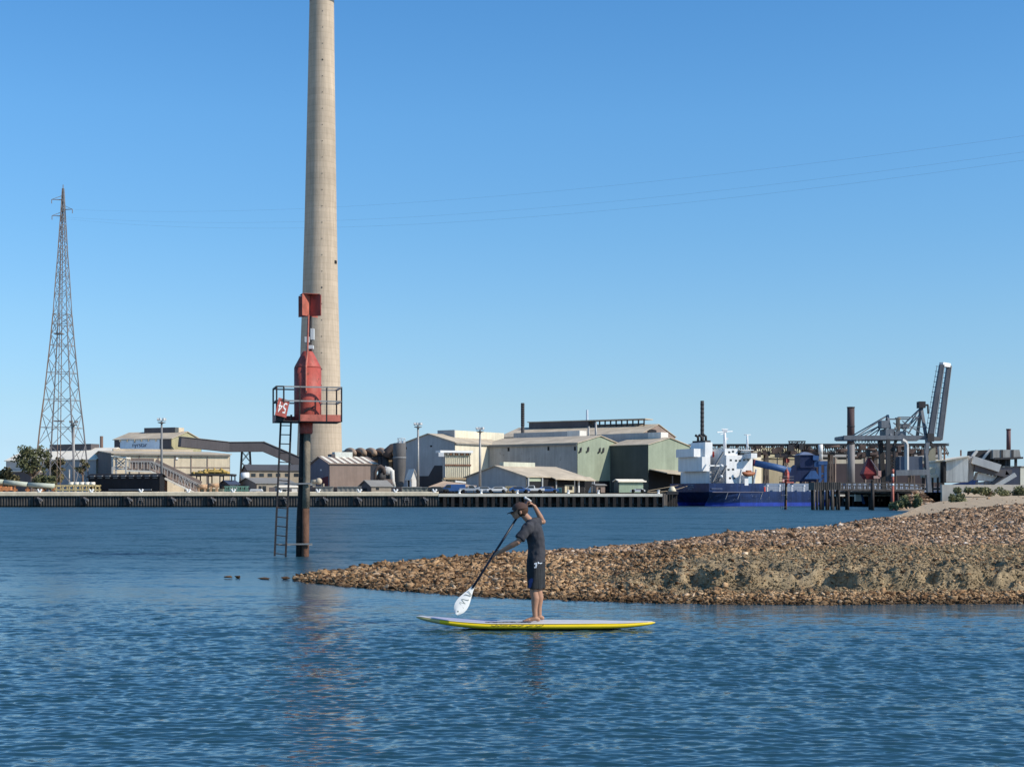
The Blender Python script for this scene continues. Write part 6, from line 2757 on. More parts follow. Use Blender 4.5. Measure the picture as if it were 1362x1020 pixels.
def make_ship():
    YS_ = 333.0
    fr = Frame((XW(945, YS_), YS_), math.radians(26))
    Bm = 17.5
    z0 = ZW(642.5, YS_)      # poop bulwark
    zm = ZW(653.5, YS_ + 6)  # main deck rail base
    t = thing('cargo_ship', 'blue-hulled cargo ship with a white superstructure and orange lifeboat moored stern-on past the wharf', 'ship', fr(40, Bm / 2, 0))
    Lp = fr.upx(1016)
    Lh = 88.0
    # hull as sections: stern tucks in under the counter
    us = [-.0, .6, 2.0, 4.5, 8.0, Lp - .01, Lp, 30, 50, 68, 80, Lh]

    def sect(u, ztop, zs):
        out = []
        tuck = max(0, 1 - u / 9.0)
        bow = max(0, (u - 62) / (Lh - 62))
        for z in zs:
            f = min(1, max(0, z / 3.2))
            inset = tuck * (1 - f) * 3.2 + tuck ** 2 * .6
            half = (Bm / 2 - inset) * (1 - bow ** 2 * (1 - .25 * f))
            half = max(half, .15)
            out.append((half, z))
        return out
    zs = [-.8, .35, .85, 2.2, 3.2, None]
    for nm, zi, mm in (('boot_top', (0, 1, 2), M_BOOT), ('hull', (2, 3, 4, 5), M_HULL)):
        for tag_, sset in (('a', us),):
            m = MB()
            rings = []
            for u in sset:
                top = z0 if u < Lp else zm
                top += .9 * max(0, (u - 70) / 18) ** 1.5 * 4
                zz = [(z if z is not None else top) for z in zs]
                sec = sect(u, top, zz)
                du = -1.6 * (1 if u < .01 else 0)
                row = []
                for i in zi:
                    h, z = sec[i]
                    back = (max(0, 3.2 - z) * 1.1 if u < .01 else 0)
                    row.append((fr(u + back, Bm / 2 - h, z), fr(u + back, Bm / 2 + h, z)))
                rings.append(row)
            for r0, r1 in zip(rings, rings[1:]):
                for k in range(len(zi) - 1):
                    m.add([r0[k][0], r1[k][0], r1[k + 1][0], r0[k + 1][0]], [(0, 1, 2, 3)])
                    m.add([r1[k][1], r0[k][1], r0[k + 1][1], r1[k + 1][1]], [(0, 1, 2, 3)])
            for k in range(len(zi) - 1):
                r0 = rings[0]
                m.add([r0[k][1], r0[k][0], r0[k + 1][0], r0[k + 1][1]], [(0, 1, 2, 3)])
            m.build(nm, mm, t, recalc=False)
    m = MB()
    m.prism([fr(.5, .3, z0 - 1.3), fr(Lp, .05, z0 - 1.3), fr(Lp, Bm - .05, z0 - 1.3), fr(.5, Bm - .3, z0 - 1.3)], [fr(.5, .3, z0 - 1.1), fr(Lp, .05, z0 - 1.1), fr(Lp, Bm - .05, z0 - 1.1), fr(.5, Bm - .3, z0 - 1.1)])
    m.prism([fr(Lp, .05, zm - .5), fr(70, .05, zm - .5), fr(70, Bm - .05, zm - .5), fr(Lp, Bm - .05, zm - .5)], [fr(Lp, .05, zm - .3), fr(70, .05, zm - .3), fr(70, Bm - .05, zm - .3), fr(Lp, Bm - .05, zm - .3)])
    m.build('deck', M_DECKB, t)

    def blk(name, u0, u1, v0, v1, za, zb, mm, parent=None):
        mb = MB()
        b = [fr(u0, v0, za), fr(u1, v0, za), fr(u1, v1, za), fr(u0, v1, za)]
        mb.prism(b, [q + UP * (zb - za) for q in b])
        return mb.build(name, mm, parent or t)
    zd = z0 - 1.1
    # accommodation: starboard side wall lit, aft wall in shade
    va = 1.2
    u0, u1 = fr.upx(966, va), fr.upx(1003, va)
    u_mid = fr.upx(987, va)
    zA = lambda py: ZW(py, YS_ + 8)
    acc = blk('accommodation', u0, u_mid, va, Bm - 1.2, zd, zA(606), M_SHIPW)
    blk('accommodation_front', u_mid + .02, fr.upx(1001, va), va + .02, Bm - 1.22, zA(627.5), zA(608), M_SHIPW, acc)
    blk('bridge', u0, fr.upx(983, va), va + .6, Bm - 1.8, zA(606) + .02, zA(597.5), M_SHIPW)
    br = blk('wheelhouse', fr.upx(988, va), fr.upx(1000, va), va + .5, Bm - 1.7, zA(608) + .02, zA(599.5), M_SHIPW)
    blk('bridge_wing', fr.upx(999, -1.2), fr.upx(1007, -1.2), -1.2, Bm + 1.0, zA(610), zA(603.5), M_SHIPW)
    blk('wheelhouse_windows', fr.upx(985.5, va), fr.upx(1000.4, va), va + .3, Bm - 1.5, zA(605), zA(602.2), M_GLASS, br)
    blk('wheelhouse_roof', fr.upx(984, va), fr.upx(1002, va), va - .2, Bm - 1.0, zA(599.3), zA(598.6), M_SHIPW, br)
    blk('lower_house', u_mid + .02, fr.upx(993, va), va + .04, Bm - 3, zd, zA(628), M_SHIPW)
    # square ports
    for px, py in ((972, 602), (977, 601), (972, 612.5), (979, 613), (984, 613), (969, 625), (975, 624.5), (971, 636), (976.5, 636), (990, 612), (995, 612)):
        u = fr.upx(px, va)
        blk('window', u - .28, u + .28, va - .05 + (.0 if py > 606 else .6), va + .1 + (.0 if py > 606 else .6), zA(py + 1.2), zA(py - 1.2), M_GLASS, acc)
    # aft house and funnel
    vb = 3.0
    h0, h1 = fr.upx(923, 0) if False else 1.6, fr.upx(948, vb)
    blk('aft_house', 2.2, u0 - 3.2, vb, Bm - 2.4, zd, zA(627), M_SHIPW)
    blk('aft_upper_house', 2.6, u0 - 4.6, vb + 1.0, Bm - 3.6, zA(627) + .02, zA(608), M_SHIPW)
    fu0, fu1 = fr.upx(938, vb + 2.2), fr.upx(947.5, vb + 2.2)
    fn = blk('funnel', fu0, fu1, vb + 2.2, vb + 8.2, zA(608) + .02, zA(588.5), M_SHIPW)
    blk('funnel_top', fu0 + .2, fu1 - .2, vb + 2.6, vb + 7.8, zA(588.4), zA(586), M_CHAR, fn)
    blk('engine_casing', fu0 - 2.5, fu0 - .02, vb + 3, Bm - 4, zA(608) + .02, zA(597), M_SHIPW)
    for dv in (3.4, 5.2, 6.6):
        mb = MB()
        mb.smooth = True
        p = fr((fu0 + fu1) / 2, vb + dv, zA(586))
        mb.path([p, p + UP * .9, p + UP * 1.3 - fr.u * .7], .3, 10)
        mb.build('exhaust_pipe', M_CHAR, fn)
    # rails and stair ladders
    mb = MB()
    for v_ in (vb - .9, 1.4):
        for za in (zA(636), zA(626.5)):
            mb.bar(fr(1.4, v_, za), fr(u0 - .5, v_, za), .10)
            mb.bar(fr(1.4, v_, za - .55), fr(u0 - .5, v_, za - .55), .07)
            for k in range(9):
                u = 1.4 + (u0 - 1.9) * k / 8
                mb.bar(fr(u, v_, za - 1.1), fr(u, v_, za), .08)
    mb.build('deck_rail', M_MIDGREY, t)
    for (pa, ya, pb, yb) in ((948, 641, 957, 622), (950, 622, 962, 602), (956, 640, 966, 620)):
        mb = MB()
        mb.bar(fr(fr.upx(pa, 1.0), 1.0, zA(ya)), fr(fr.upx(pb, 1.0), 1.0, zA(yb)), .5, .25)
        mb.build('stair', M_MIDGREY, t)
    mb = MB()
    mb.bar(fr(fr.upx(944, 1.0), 1.0, zA(620)), fr(fr.upx(962, 1.0), 1.0, zA(620)), .3)
    mb.ball(fr(fr.upx(959.5, .8), .8, zA(620)), .36, 10, 8)
    mb.ball(fr(fr.upx(959.5, .8), .8, zA(634)), .36, 10, 8)
    mb.build('deck_lamp', M_SHIPW, t)
    blk('fire_station', fr.upx(950, 6), fr.upx(955, 6), 6, 8, zA(608), zA(600.5), M_REDP)
    # masts
    p = fr(fr.upx(964, 7), 7, zA(597.5))
    mb = MB()
    mb.smooth = True
    mb.path([p, p + UP * (zA(573) - zA(597.5))], [.42, .26], 12)
    mb.smooth = False
    zt = zA(574.5)
    mb.bar(p + UP * (zt - p.z) - fr.u * 2.1, p + UP * (zt - p.z) + fr.u * 2.1 + UP * .3, .22)
    mb.bar(p + UP * (zA(577.5) - p.z) - fr.u * 1.2, p + UP * (zt - p.z) + fr.u * .4, .14)
    mb.box(p + UP * (zA(572.2) - p.z), (1.1, .6, .6))
    mb.bar(p + UP * (zA(570) - p.z) - fr.u * .9, p + UP * (zA(570) - p.z) + fr.u * .9, .12)
    mb.box(p + UP * (zA(583) - p.z) + fr.u * .5, (.7, .5, .5))
    mb.build('main_mast', M_SHIPW, t)
    p = fr(fr.upx(994, 7), 7, zA(599))
    mb = MB()
    mb.smooth = True
    mb.path([p, p + UP * (zA(577) - zA(599))], [.30, .18], 10)
    mb.bar(p + UP * (zA(577) - p.z) - fr.u * .9, p + UP * (zA(577) - p.z) + fr.u * .9, .15)
    mb.build('radar_mast', M_SHIPW, t)
    # lifeboat on davits
    ul = fr.upx(996, -.3)
    lb = MB()
    lb.smooth = True
    c = fr(ul, -.2, zA(630.2))
    pts = [c - fr.u * 1.7 + UP * .2, c - fr.u * 1.2, c - fr.u * .4 - UP * .1, c + fr.u * .4 - UP * .1, c + fr.u * 1.2, c + fr.u * 1.7 + UP * .2]
    lb.path(pts, [.15, .42, .55, .55, .42, .15], 14)
    bo = lb.build('lifeboat', M_LIFEB, t)
    lb = MB()
    lb.box(c + UP * .55, (1.1, .7, .4), fr.yaw)
    lb.build('lifeboat_canopy', M_LIFEB, bo)
    mb = MB()
    for du in (-2.0, 2.0):
        q = fr(ul + du, .6, zd)
        mb.path([q, q + UP * 2.2 - fr.v * .2, q + UP * 4.3 - fr.v * .9], .22, 8)
    mb.build('davit', M_SHIPW, t)
    mb = MB()
    mb.box(fr(fr.upx(992, .3), .3, zA(638)), (1.0, .6, 2.6), fr.yaw)
    mb.build('gangway_stage', M_SHIPW, t)
    mb = MB()
    mb.box(fr(Lp + .3, .1, zm + .4), (.35, .2, 1.3), fr.yaw)
    mb.build('red_locker', M_REDP, t)
    # main deck: coaming, rails, pipes
    mb = MB()
    for k in range(46):
        u = Lp + .5 + k * 1.15
        mb.bar(fr(u, .2, zm - .4), fr(u, .2, zm + 1.0), .07)
    for dz in (.35, .7, 1.05):
        mb.bar(fr(Lp + .4, .2, zm + dz), fr(Lp + 54, .2, zm + dz), .06)
    mb.build('deck_rail', C_('pale_grey_rail', (.36, .39, .44)), t)
    blk('hatch_coaming', Lp + 2, 66, 3, Bm - 3, zm - .3, zm + 1.3, C_('deck_blue_grey', (.20, .25, .33)))
    for k in range(6):
        blk('hatch_cover', Lp + 3 + k * 7.5, Lp + 9.6 + k * 7.5, 3.2, Bm - 3.2, zm + 1.32, zm + 1.9, C_('deck_blue_grey', (.20, .25, .33)))
    for k in range(14):
        mb = MB()
        u = Lp + 2 + k * 3.4
        mb.lathe(fr(u, 1.6, zm - .3), [(.22, 0), (.22, 1.4), (.4, 1.5), (.4, 1.8)], 8)
        mb.build('deck_vent', M_SHIPW, t)
    # rubbing strakes and white marks on the stern (too faint to read)
    mb = MB()
    mb.bar(fr(.5, -.04, zm - .15), fr(Lp - .2, -.06, zm - .15), .10, .14)
    mb.build('rubbing_strake', C_('scuffed_strake', (.18, .17, .22)), t)
    mb = MB()
    rr = random.Random(2)
    for px, py, n, s_ in ((916, 645.2, 7, .30), (913, 648, 10, .26), (916, 650.5, 5, .22)):
        for k in range(n):
            kx = (px + k * 1.05 - CX) / F
            # on the transom plane u = 0
            v = (kx * fr.o.y - fr.o.x) / (fr.v.x - kx * fr.v.y)
            q = fr(-.06, v, ZW(py, fr(0, v, 0).y))
            mb.box(q, (.05, .10, s_), fr.yaw)
    mb.build('stern_lettering', C_('faded_white_marks', (.40, .42, .50), streak=0), t)
    mb = MB()
    for px, py in ((968, 654), (984, 655), (1014, 668)):
        u = fr.upx(px, -.05)
        mb.bar(fr(u, -.05, zm - .3), fr(u - .6, -.06, zm - 1.7), .16, .05)
    mb.build('scuff_mark', C_('bare_scuff', (.45, .44, .45)), t)
    return t, fr


SHIP, FR = make_ship()
p, q = FR(.3, 9, ZW(645, 338)), W(861, 654, 306)
mb = MB()
mb.path([p.lerp(q, k / 10) - UP * (.5 * 4 * (k / 10) * (1 - k / 10)) for k in range(11)], .06, 6)
tag(mb.build('mooring_line', C_('tan_rope', (.40, .32, .22))), 'mooring rope stretching from the ship stern to the wharf end', 'rope')
mb = MB()
mb.path([W(862, 652.5, 306).lerp(FR(.3, 12, ZW(644, 338)), k / 8) for k in range(9)], .05, 6)
tag(mb.build('mooring_line', C_('tan_rope', (.40, .32, .22))), 'second mooring rope just above the first at the ship stern', 'rope')
# dolphin with a cream cap between wharf and ship
c = W(894, 672, 322)
t = thing('mooring_dolphin', 'dark mooring dolphin topped by a cream cone between the wharf end and the ship', 'dolphin', (c.x, 322, 0))
mb = MB()
for a in (889, 892.5, 896, 899.5):
    mb.bar(W(a, 680, 322), W(a, 656, 322), .4)
mb.build('piles', M_PILE, t)
mb = MB()
mb.box((c.x, 322, ZW(655.5, 322)), (2.4, 2.2, .7))
mb.build('head', M_CHAR, t)
mb = MB()
mb.smooth = True
mb.lathe((c.x, 322, ZW(654, 322)), [(.95, 0), (.75, .5), (.5, 1.0), (.28, 1.15)], 14)
mb.build('cap', C_('cream_cap', (.75, .66, .48)), t)

# ------------------------------------------------------------------ blue ship loader
Y = 356


def loader():
    t = thing('ship_loader', 'blue ship loader with fat tubular boom and dark tower beyond the ship deck', 'loader', (XW(1080, Y), Y, G0))
    V = lambda a, b, dy=0: Vector((XW(a, Y), Y + dy, ZW(b, Y)))
    mb = MB()
    mb.smooth = True
    mb.path([V(1003, 615.5), V(1030, 621), V(1051, 626.3)], [.78, .80, .82], 20)
    mb.build('boom_tube', M_TUBE, t)
    mb = MB()
    mb.smooth = True
    mb.path([V(1001.5, 615.2), V(1003.2, 615.6)], .84, 20)
    mb.build('boom_mouth', C_('maroon_rim', (.14, .03, .05)), t)
    mb = MB()
    mb.prism([V(1053, 640), V(1086, 640), V(1086, 640, 8), V(1053, 640, 8)], [V(1053, 622), V(1086, 622), V(1086, 622, 8), V(1053, 622, 8)])
    mb.prism([V(1048, 640, -.5), V(1058, 642, -.5), V(1058, 642, 3), V(1048, 640, 3)], [V(1050, 625, -.5), V(1058, 618, -.5), V(1058, 618, 3), V(1050, 625, 3)])
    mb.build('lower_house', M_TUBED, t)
    mb = MB()
    mb.prism([V(1064, 622, -.3), V(1082, 622, -.3), V(1082, 622, 7), V(1064, 622, 7)], [V(1064, 605, -.3), V(1082, 605, -.3), V(1082, 605, 7), V(1064, 605, 7)])
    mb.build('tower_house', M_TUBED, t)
    mb = MB()
    mb.prism([V(1083, 621, -.2), V(1092, 621, -.2), V(1092, 621, 7), V(1083, 621, 7)], [V(1083, 605, -.2), V(1084, 605, -.2), V(1084, 605, 7), V(1083, 605, 7)])
    mb.prism([V(1080.5, 612, -1), V(1088, 612, -1), V(1088, 612, 6), V(1080.5, 612, 6)], [V(1080.5, 606, -1), V(1088, 606, -1), V(1088, 606, 6), V(1080.5, 606, 6)])
    mb.build('roof_panel', M_TUBE, t)
    mb = MB()
    mb.prism([V(1062.5, 605, -.6), V(1083, 605, -.6), V(1083, 605, 7.2), V(1062.5, 605, 7.2)], [V(1071, 600.5, 2), V(1077, 601, 2), V(1077, 601, 5), V(1071, 600.5, 5)])
    mb.build('tower_roof', C_('slate_blue_roof', (.16, .20, .30)), t)
    mb = MB()
    mb.prism([V(1069, 637, -.6), V(1091, 637, -.6), V(1091, 637, -.1), V(1069, 637, -.1)], [V(1078, 626, -.6), V(1084, 626, -.6), V(1084, 626, -.1), V(1078, 626, -.1)])
    mb.build('chute', M_TUBE, t)
    for a in (1090, 1097.5):
        mb = MB()
        mb.bar(V(a + .3, 658), V(a + .3, 615), .62)
        mb.build('leg', M_TUBE, t)
    mb = MB()
    mb.bar(V(1088, 615.5), V(1100, 615.5), .9)
    mb.bar(V(1090, 630), V(1098, 630), .4)
    mb.bar(V(1090, 642), V(1098, 630), .25)
    mb.build('leg_frame', M_TUBE, t)
    mb = MB()
    for a in (1056, 1066, 1078, 1086):
        mb.bar(V(a, 658, 1), V(a, 640, 1), .5)
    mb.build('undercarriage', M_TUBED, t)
    mb = MB()
    mb.bar(V(1012, 611, .2), V(1034, 607.5, .2), .16)
    mb.bar(V(1034, 607.5, .2), V(1064, 603, .2), .12)
    mb.bar(V(1034, 607.5, .2), V(1034, 622, .2), .2)
    mb.box(V(1034, 606, .2), (.9, .8, .9))
    mb.build('boom_stay', M_CHAR, t)
    return t


loader()

# long conveyor gantry behind, on trestles
Y = 410


def truss_gantry():
    t = thing('conveyor_gantry', 'long rusty lattice conveyor gantry running behind the ship loader and crane', 'gantry', (XW(1120, Y), Y, G0))
    V = lambda a, b, dy=0: Vector((XW(a, Y), Y + dy, ZW(b, Y)))
    a0, a1 = 916, 1262
    mb = MB()
    for dy in (0, 3):
        for y in (592, 603):
            mb.bar(V(a0, y, dy), V(a1, y, dy), .38)
    mb.bar(V(a0, 591, 1.5), V(a1, 590, 1.5), 3.6, .2)
    mb.bar(V(a0, 603, 1.5), V(a1, 603, 1.5), 3.4, .25)
    mb.build('chord', M_CHAR, t)
    n = 58
    r = random.Random(5)
    mb = MB()
    for k in range(n):
        xa = a0 + (a1 - a0) * k / n
        xb = a0 + (a1 - a0) * (k + 1) / n
        for dy in (0, 3):
            mb.bar(V(xa, 592, dy), V(xa, 603, dy), .22)
            mb.bar(V(xa, 592 if k % 2 else 603, dy), V(xb, 603 if k % 2 else 592, dy), .18)
    mb.build('web_bracing', C_('brown_lattice', (.14, .105, .085), streak=0), t)
    mb = MB()
    for k in range(74):
        a = r.uniform(1000, 1250)
        w = r.uniform(.5, 2.2)
        mb.box(V(a, r.uniform(594, 607), r.uniform(-.6, 1)), (w, 1.0, r.uniform(.4, 1.6)))
    mb.smooth = True
    for k in range(12):
        a = r.uniform(1020, 1230)
        y = r.uniform(594, 609)
        mb.path([V(a, y, -.4), V(a + r.uniform(8, 22), y + r.uniform(-2, 2), -.4)], r.uniform(.2, .45), 8)
    mb.build('pipework', C_('rust_brown_pipework', (.13, .09, .075), var=.5, scale=.5), t)
    mb = MB()
    mb.box(V(1057, 592.5, 1), (2.2, 2, 1.4))
    mb.box(V(1051, 596, 0), (1.6, 2, 1.6))
    mb.box(V(1065, 594, 0), (1.2, 2, 1.6))
    for k in range(5):
        mb.bar(V(1049 + k * 4.3, 587, -.5), V(1053.3 + k * 4.3, 594, -.5), .16)
        mb.bar(V(1053.3 + k * 4.3, 587, -.5), V(1049 + k * 4.3, 594, -.5), .16)
    for a in (1049, 1054, 1060, 1066, 1070):
        mb.bar(V(a, 594, -.5), V(a, 586.5, -.5), .2)
    mb.bar(V(1048, 587, -.5), V(1071, 587, -.5), .3)
    mb.build('drive_house', M_CHAR, t)
    for a in (924, 955, 1020, 1046, 1079, 1106, 1134, 1165, 1190, 1214, 1240):
        mb = MB()
        for dy in (0, 3):
            mb.bar(V(a - 2.2, 658, dy), V(a - 1, 603, dy), .4)
            mb.bar(V(a + 2.2, 658, dy), V(a + 1, 603, dy), .4)
            for q in range(4):
                y0, y1 = 655 - q * 13, 642 - q * 13
                mb.bar(V(a - 2, y0, dy), V(a + 1.6, y1, dy), .16)
                mb.bar(V(a + 2, y0, dy), V(a - 1.6, y1, dy), .16)
        mb.build('trestle', C_('brown_lattice', (.14, .105, .085), streak=0), t)
    mb = MB()
    mb.smooth = True
    mb.path([V(1091, 612, -.8), V(1091, 591, -.8)], .55, 12)
    mb.path([V(1090.5, 604, -.8), V(1090.5, 591.5, -.8)], .65, 12)
    mb.build('white_pipe', M_WHITE, t)
    return t


truss_gantry()
s = Shed('shed', 'long dark-walled shed with a cream upper band behind the jetty and crane', 1062, 440, 77, 1056, 1252, 606.5, 1.2, 'R', W_DARK, C_('cream_grey_band', (.47, .42, .33)), R_GREY)
s.panel('dark_lower_wall', [(1062.5, 657), (1251, 657), (1251, 616.5), (1062.5, 616.5)], 'R', C_('plum_dark_wall', (.045, .035, .042)), .1, .12)
for k in range(9):
    a = 1070 + k * 20
    s.panel('wall_column', [(a, 657), (a + 1.6, 657), (a + 1.6, 607), (a, 607)], 'R', W_BROWN, .3, .2)
for k in range(8):
    a = 1074 + k * 20
    s.panel('clerestory_slot', [(a, 610.8), (a + 12, 610.8), (a + 12, 608.6), (a, 608.6)], 'R', M_BLACK, .06, .08)
s = Shed('shed', 'low tan roofed shed glimpsed between the ship bridge and the blue boom', 1006, 425, 60, 1000, 1066, 606, 2.2, 'R', W_OLIVE, C_('tan_grey_wall', (.36, .31, .21)), C_('khaki_roof', (.35, .31, .19), streak=0))
s = Shed('building', 'square cream block standing against the gantry just beyond the ship bridge', 1002, 418, 40, 1000, 1013, 593, .3, 'R', W_CREAM, W_CREAM, R_CREAM, cat='building')
mb = MB()
mb.smooth = True
Yk = 418
mb.ball((XW(912, Yk), Yk, ZW(600, Yk)), .8, 8, 6)
mb.path([(XW(905, Yk), Yk, ZW(598, Yk)), (XW(925, Yk), Yk, ZW(598, Yk))], .5, 8)
mb.path([(XW(905, Yk), Yk, G0), (XW(905, Yk), Yk, ZW(598, Yk))], .5, 8)
tag(mb.build('pipe_bridge', M_RUST), 'rusty overhead pipe bridge between the green shed and the ship funnel', 'pipe bridge')

# dark chimney with a pale lower part
Y = 395
t = thing('chimney', 'stout dark-topped steel chimney with a pale grey lower half beside the crane', 'chimney', (XW(1132, Y), Y, G0))
mb = MB()
mb.smooth = True
mb.path([W(1132, 657, Y), W(1132, 590, Y)], [.98, .95], 20)
mb.build('lower_shaft', C_('pale_grey_shaft', (.25, .23, .22), streak=.3), t)
mb = MB()
mb.smooth = True
mb.path([W(1131.7, 590, Y), W(1131.7, 541.5, Y)], [.98, .95], 20)
mb.build('upper_shaft', C_('dark_brown_shaft', (.085, .055, .055), streak=.2), t)
mb = MB()
mb.smooth = True
for y in (541.8, 567, 590):
    mb.lathe((XW(1131.7, Y), Y, ZW(y, Y) - .12), [(1.06, 0), (1.06, .25)], 20)
mb.build('hoop', M_CHAR, t)
mb = MB()
for y in range(600, 650, 6):
    mb.bar(W(1126, y, Y - 1), W(1126, y + 6, Y - 1), .12)
    mb.bar(W(1125, y, Y - 1), W(1127.2, y, Y - 1), .1)
mb.build('ladder', M_CHAR, t)

# ------------------------------------------------------------------ quay crane
M_CRANE = mat('blue_grey_crane', (.20, .215, .235), .6, .16, .5, streak=.25)
M_CRANEL = mat('pale_crane_steel', (.50, .50, .49), .6, .12, .5, streak=.25)
Y = 300


def crane():
    t = thing('quay_crane', 'blue grey ship unloading crane with a twin-girder boom raised almost upright', 'crane', (XW(1225, Y), Y, G0))
    V = lambda a, b, dy=0: Vector((XW(a, Y), Y + dy, ZW(b, Y)))
    # twin boom girders, raised
    for k, (a0, b0, a1, b1, dy) in enumerate(((1236.5, 585, 1252.3, 485, 0), (1262.5, 583.2, 1275.5, 482.4, 7))):
        mb = MB()
        p, q = V(a0, b0, dy), V(a1, b1, dy)
        mid = p.lerp(q, .62)
        d = (q - p).normalized()
        n = Vector((d.z, 0, -d.x))
        w0, w1 = .46, .36
        for s0, s1, wa, wb in ((p, mid, w0, w0), (mid, q, w0, w1)):
            a_ = [s0 - n * wa + Vector((0, -.55, 0)), s0 + n * wa + Vector((0, -.55, 0)), s0 + n * wa + Vector((0, .55, 0)), s0 - n * wa + Vector((0, .55, 0))]
            b_ = [s1 - n * wb + Vector((0, -.55, 0)), s1 + n * wb + Vector((0, -.55, 0)), s1 + n * wb + Vector((0, .55, 0)), s1 - n * wb + Vector((0, .55, 0))]
            mb.prism(a_, b_)
        bm_ = mb.build('boom_girder', mat('slate_boom', (.12, .135, .16), .6, .16, .5, streak=.2), t)
        mb = MB()
        mb.bar(p + n * (w0 + .07), q + n * (w1 + .07), .12, 1.2)
        mb.build('boom_rail', M_CRANEL, bm_)
        mb = MB()
        for f in np.linspace(.08, .97, 14):
            c_ = p.lerp(q, f) - n * (w0 + .25)
            mb.bar(c_ + n * .2, c_ - n * .35, .1)
        mb.bar(p.lerp(q, .08) - n * (w0 + .55), p.lerp(q, .97) - n * (w1 + .5), .08)
        mb.build('boom_walkway', M_MIDGREY, bm_)
    mb = MB()
    mb.bar(V(1252, 484.5, 0), V(1275.5, 481.8, 7), .8)
    mb.build('boom_tip', M_WHITE, t)
    mb = MB()
    mb.bar(V(1236, 583, 0), V(1262, 582, 7), .8)
    mb.bar(V(1241, 586, 3), V(1248, 594, 3), .55)
    mb.box(V(1236.5, 582, 0), (1.3, 2, 1.6))
    mb.build('boom_hinge', M_CHAR, t)
    # rear girder
    for dy in (0, 7):
        mb = MB()
        mb.bar(V(1122, 582, dy), V(1232, 582, dy), .7, .85)
        mb.build('bridge_girder', M_CRANE, t)
    mb = MB()
    for k in range(12):
        a = 1134 + k * 4.2
        mb.bar(V(a, 584.5, 0), V(a, 588, 0), .14)
        mb.path([V(a, 588, 0), V(a + 2.1, 590, 0), V(a + 4.2, 588, 0)], .06, 5)
    mb.build('festoon_cable', M_CHAR, t)
    for a in (1122, 1180):
        mb = MB()
        mb.bar(V(a, 582, 0), V(a, 582, 7), .65)
        mb.build('cross_beam', M_CRANE, t)
    # A-frame mast, apex and stays
    for a, b, c_, w_ in ((1232, 1231.5, 540, .55), (1186, 1186.5, 551, .42)):
        mb = MB()
        for dy in (0, 7):
            mb.bar(V(a, 583, dy), V(b, c_, 3.5), w_)
        mb.build('mast', M_CRANE, t)
    mb = MB()
    mb.box(V(1231.5, 537, 3.5), (1.3, 2, 1.3))
    mb.bar(V(1231.5, 538, 3.5), V(1241, 537, 3.5), .35)
    mb.bar(V(1240.5, 537, 3.5), V(1241, 549, 3.5), .3)
    mb.build('mast_head', M_CHAR, t)
    mb = MB()
    for dy in (0, 7):
        mb.bar(V(1186.5, 551, 3.5), V(1140, 580, dy), .22)
        mb.bar(V(1176, 565, 3.5), V(1150, 580, dy), .18)
        mb.bar(V(1176, 569, 3.5), V(1164, 580, dy), .16)
        mb.bar(V(1231, 541, 3.5), V(1204, 572, dy), .22)
        mb.bar(V(1231, 549, 3.5), V(1208, 577, dy), .2)
        mb.bar(V(1200, 560, dy), V(1228, 578, dy), .2)
        mb.bar(V(1194, 555, dy), V(1222, 555, dy), .25)
        mb.bar(V(1210, 567.5, dy), V(1232, 567.5, dy), .16)
    mb.build('stay', M_CRANE, t)
    # machinery house and cab
    mb = MB()
    mb.box(V(1179, 564, 2), (1.7, 3, 1.5))
    mb.build('winch_house', M_CRANE, t)
    mb = MB()
    mb.box(V(1185, 576, 3), (1.8, 5, 1.8))
    mb.box(V(1198, 578, 3), (2.4, 5, 1.4))
    mb.box(V(1206, 566, 2), (1.3, 3, .8))
    mb.build('machinery', M_CRANE, t)
    mb = MB()
    mb.smooth = True
    mb.lathe(V(1196, 567, 1), [(.42, -.9), (.42, 1.5), (.6, 1.55), (.6, 1.8)], 14)
    mb.smooth = False
    mb.box(V(1193.5, 570, 1), (.5, .6, .7))
    mb.box(V(1198.5, 566, 1), (.5, .6, .9))
    mb.build('winch_column', C_('rust_white_column', (.55, .48, .40), rust=(.25, .12, .07), rust_amt=.3), t)
    # portal legs
    for dy, (x0, y0, x1, y1) in ((-.5, (1234.5, 583, 1231.5, 604)), ):
        mb = MB()
        mb.bar(V(x0 - 1, y0, dy), V(1231, 603, dy), .75)
        a_ = [V(1229.2, 603, -1), V(1232.4, 603, -1), V(1232.4, 603, .3), V(1229.2, 603, .3)]
        b_ = [V(1232.6, 657, -1), V(1238.3, 657, -1), V(1238.3, 657, .3), V(1232.6, 657, .3)]
        mb.prism(b_, a_)
        mb.build('leg', M_CRANE, t)
    mb = MB()
    a_ = [V(1261, 592, 6.5), V(1264, 592, 6.5), V(1264, 592, 7.6), V(1261, 592, 7.6)]
    b_ = [V(1265.5, 657, 6.5), V(1270, 657, 6.5), V(1270, 657, 7.6), V(1265.5, 657, 7.6)]
    mb.prism(b_, a_)
    mb.build('leg', M_CRANEL, t)
    mb = MB()
    mb.path([V(1199, 586, -.5), V(1203.5, 588.5, -.5), V(1205, 592, -.5), V(1205.2, 625, -.5)], [.5, .48, .45, .45], 4)
    mb.build('leg', M_CRANEL, t)
    mb = MB()
    mb.bar(V(1180.5, 584, 6), V(1186, 657, 6), .9)
    mb.bar(V(1181, 584, 0), V(1181, 640, 0), .75)
    mb.bar(V(1194, 584, 1), V(1188, 600, 1), .5)
    for k in range(9):
        y = 592 + k * 7
        mb.bar(V(1183, y, 0), V(1190, y + 7, 0), .2)
        mb.bar(V(1190, y, 0), V(1183, y + 7, 0), .2)
    mb.bar(V(1190, 588, 0), V(1190, 657, 0), .35)
    mb.build('leg', M_CHAR, t)
    mb = MB()
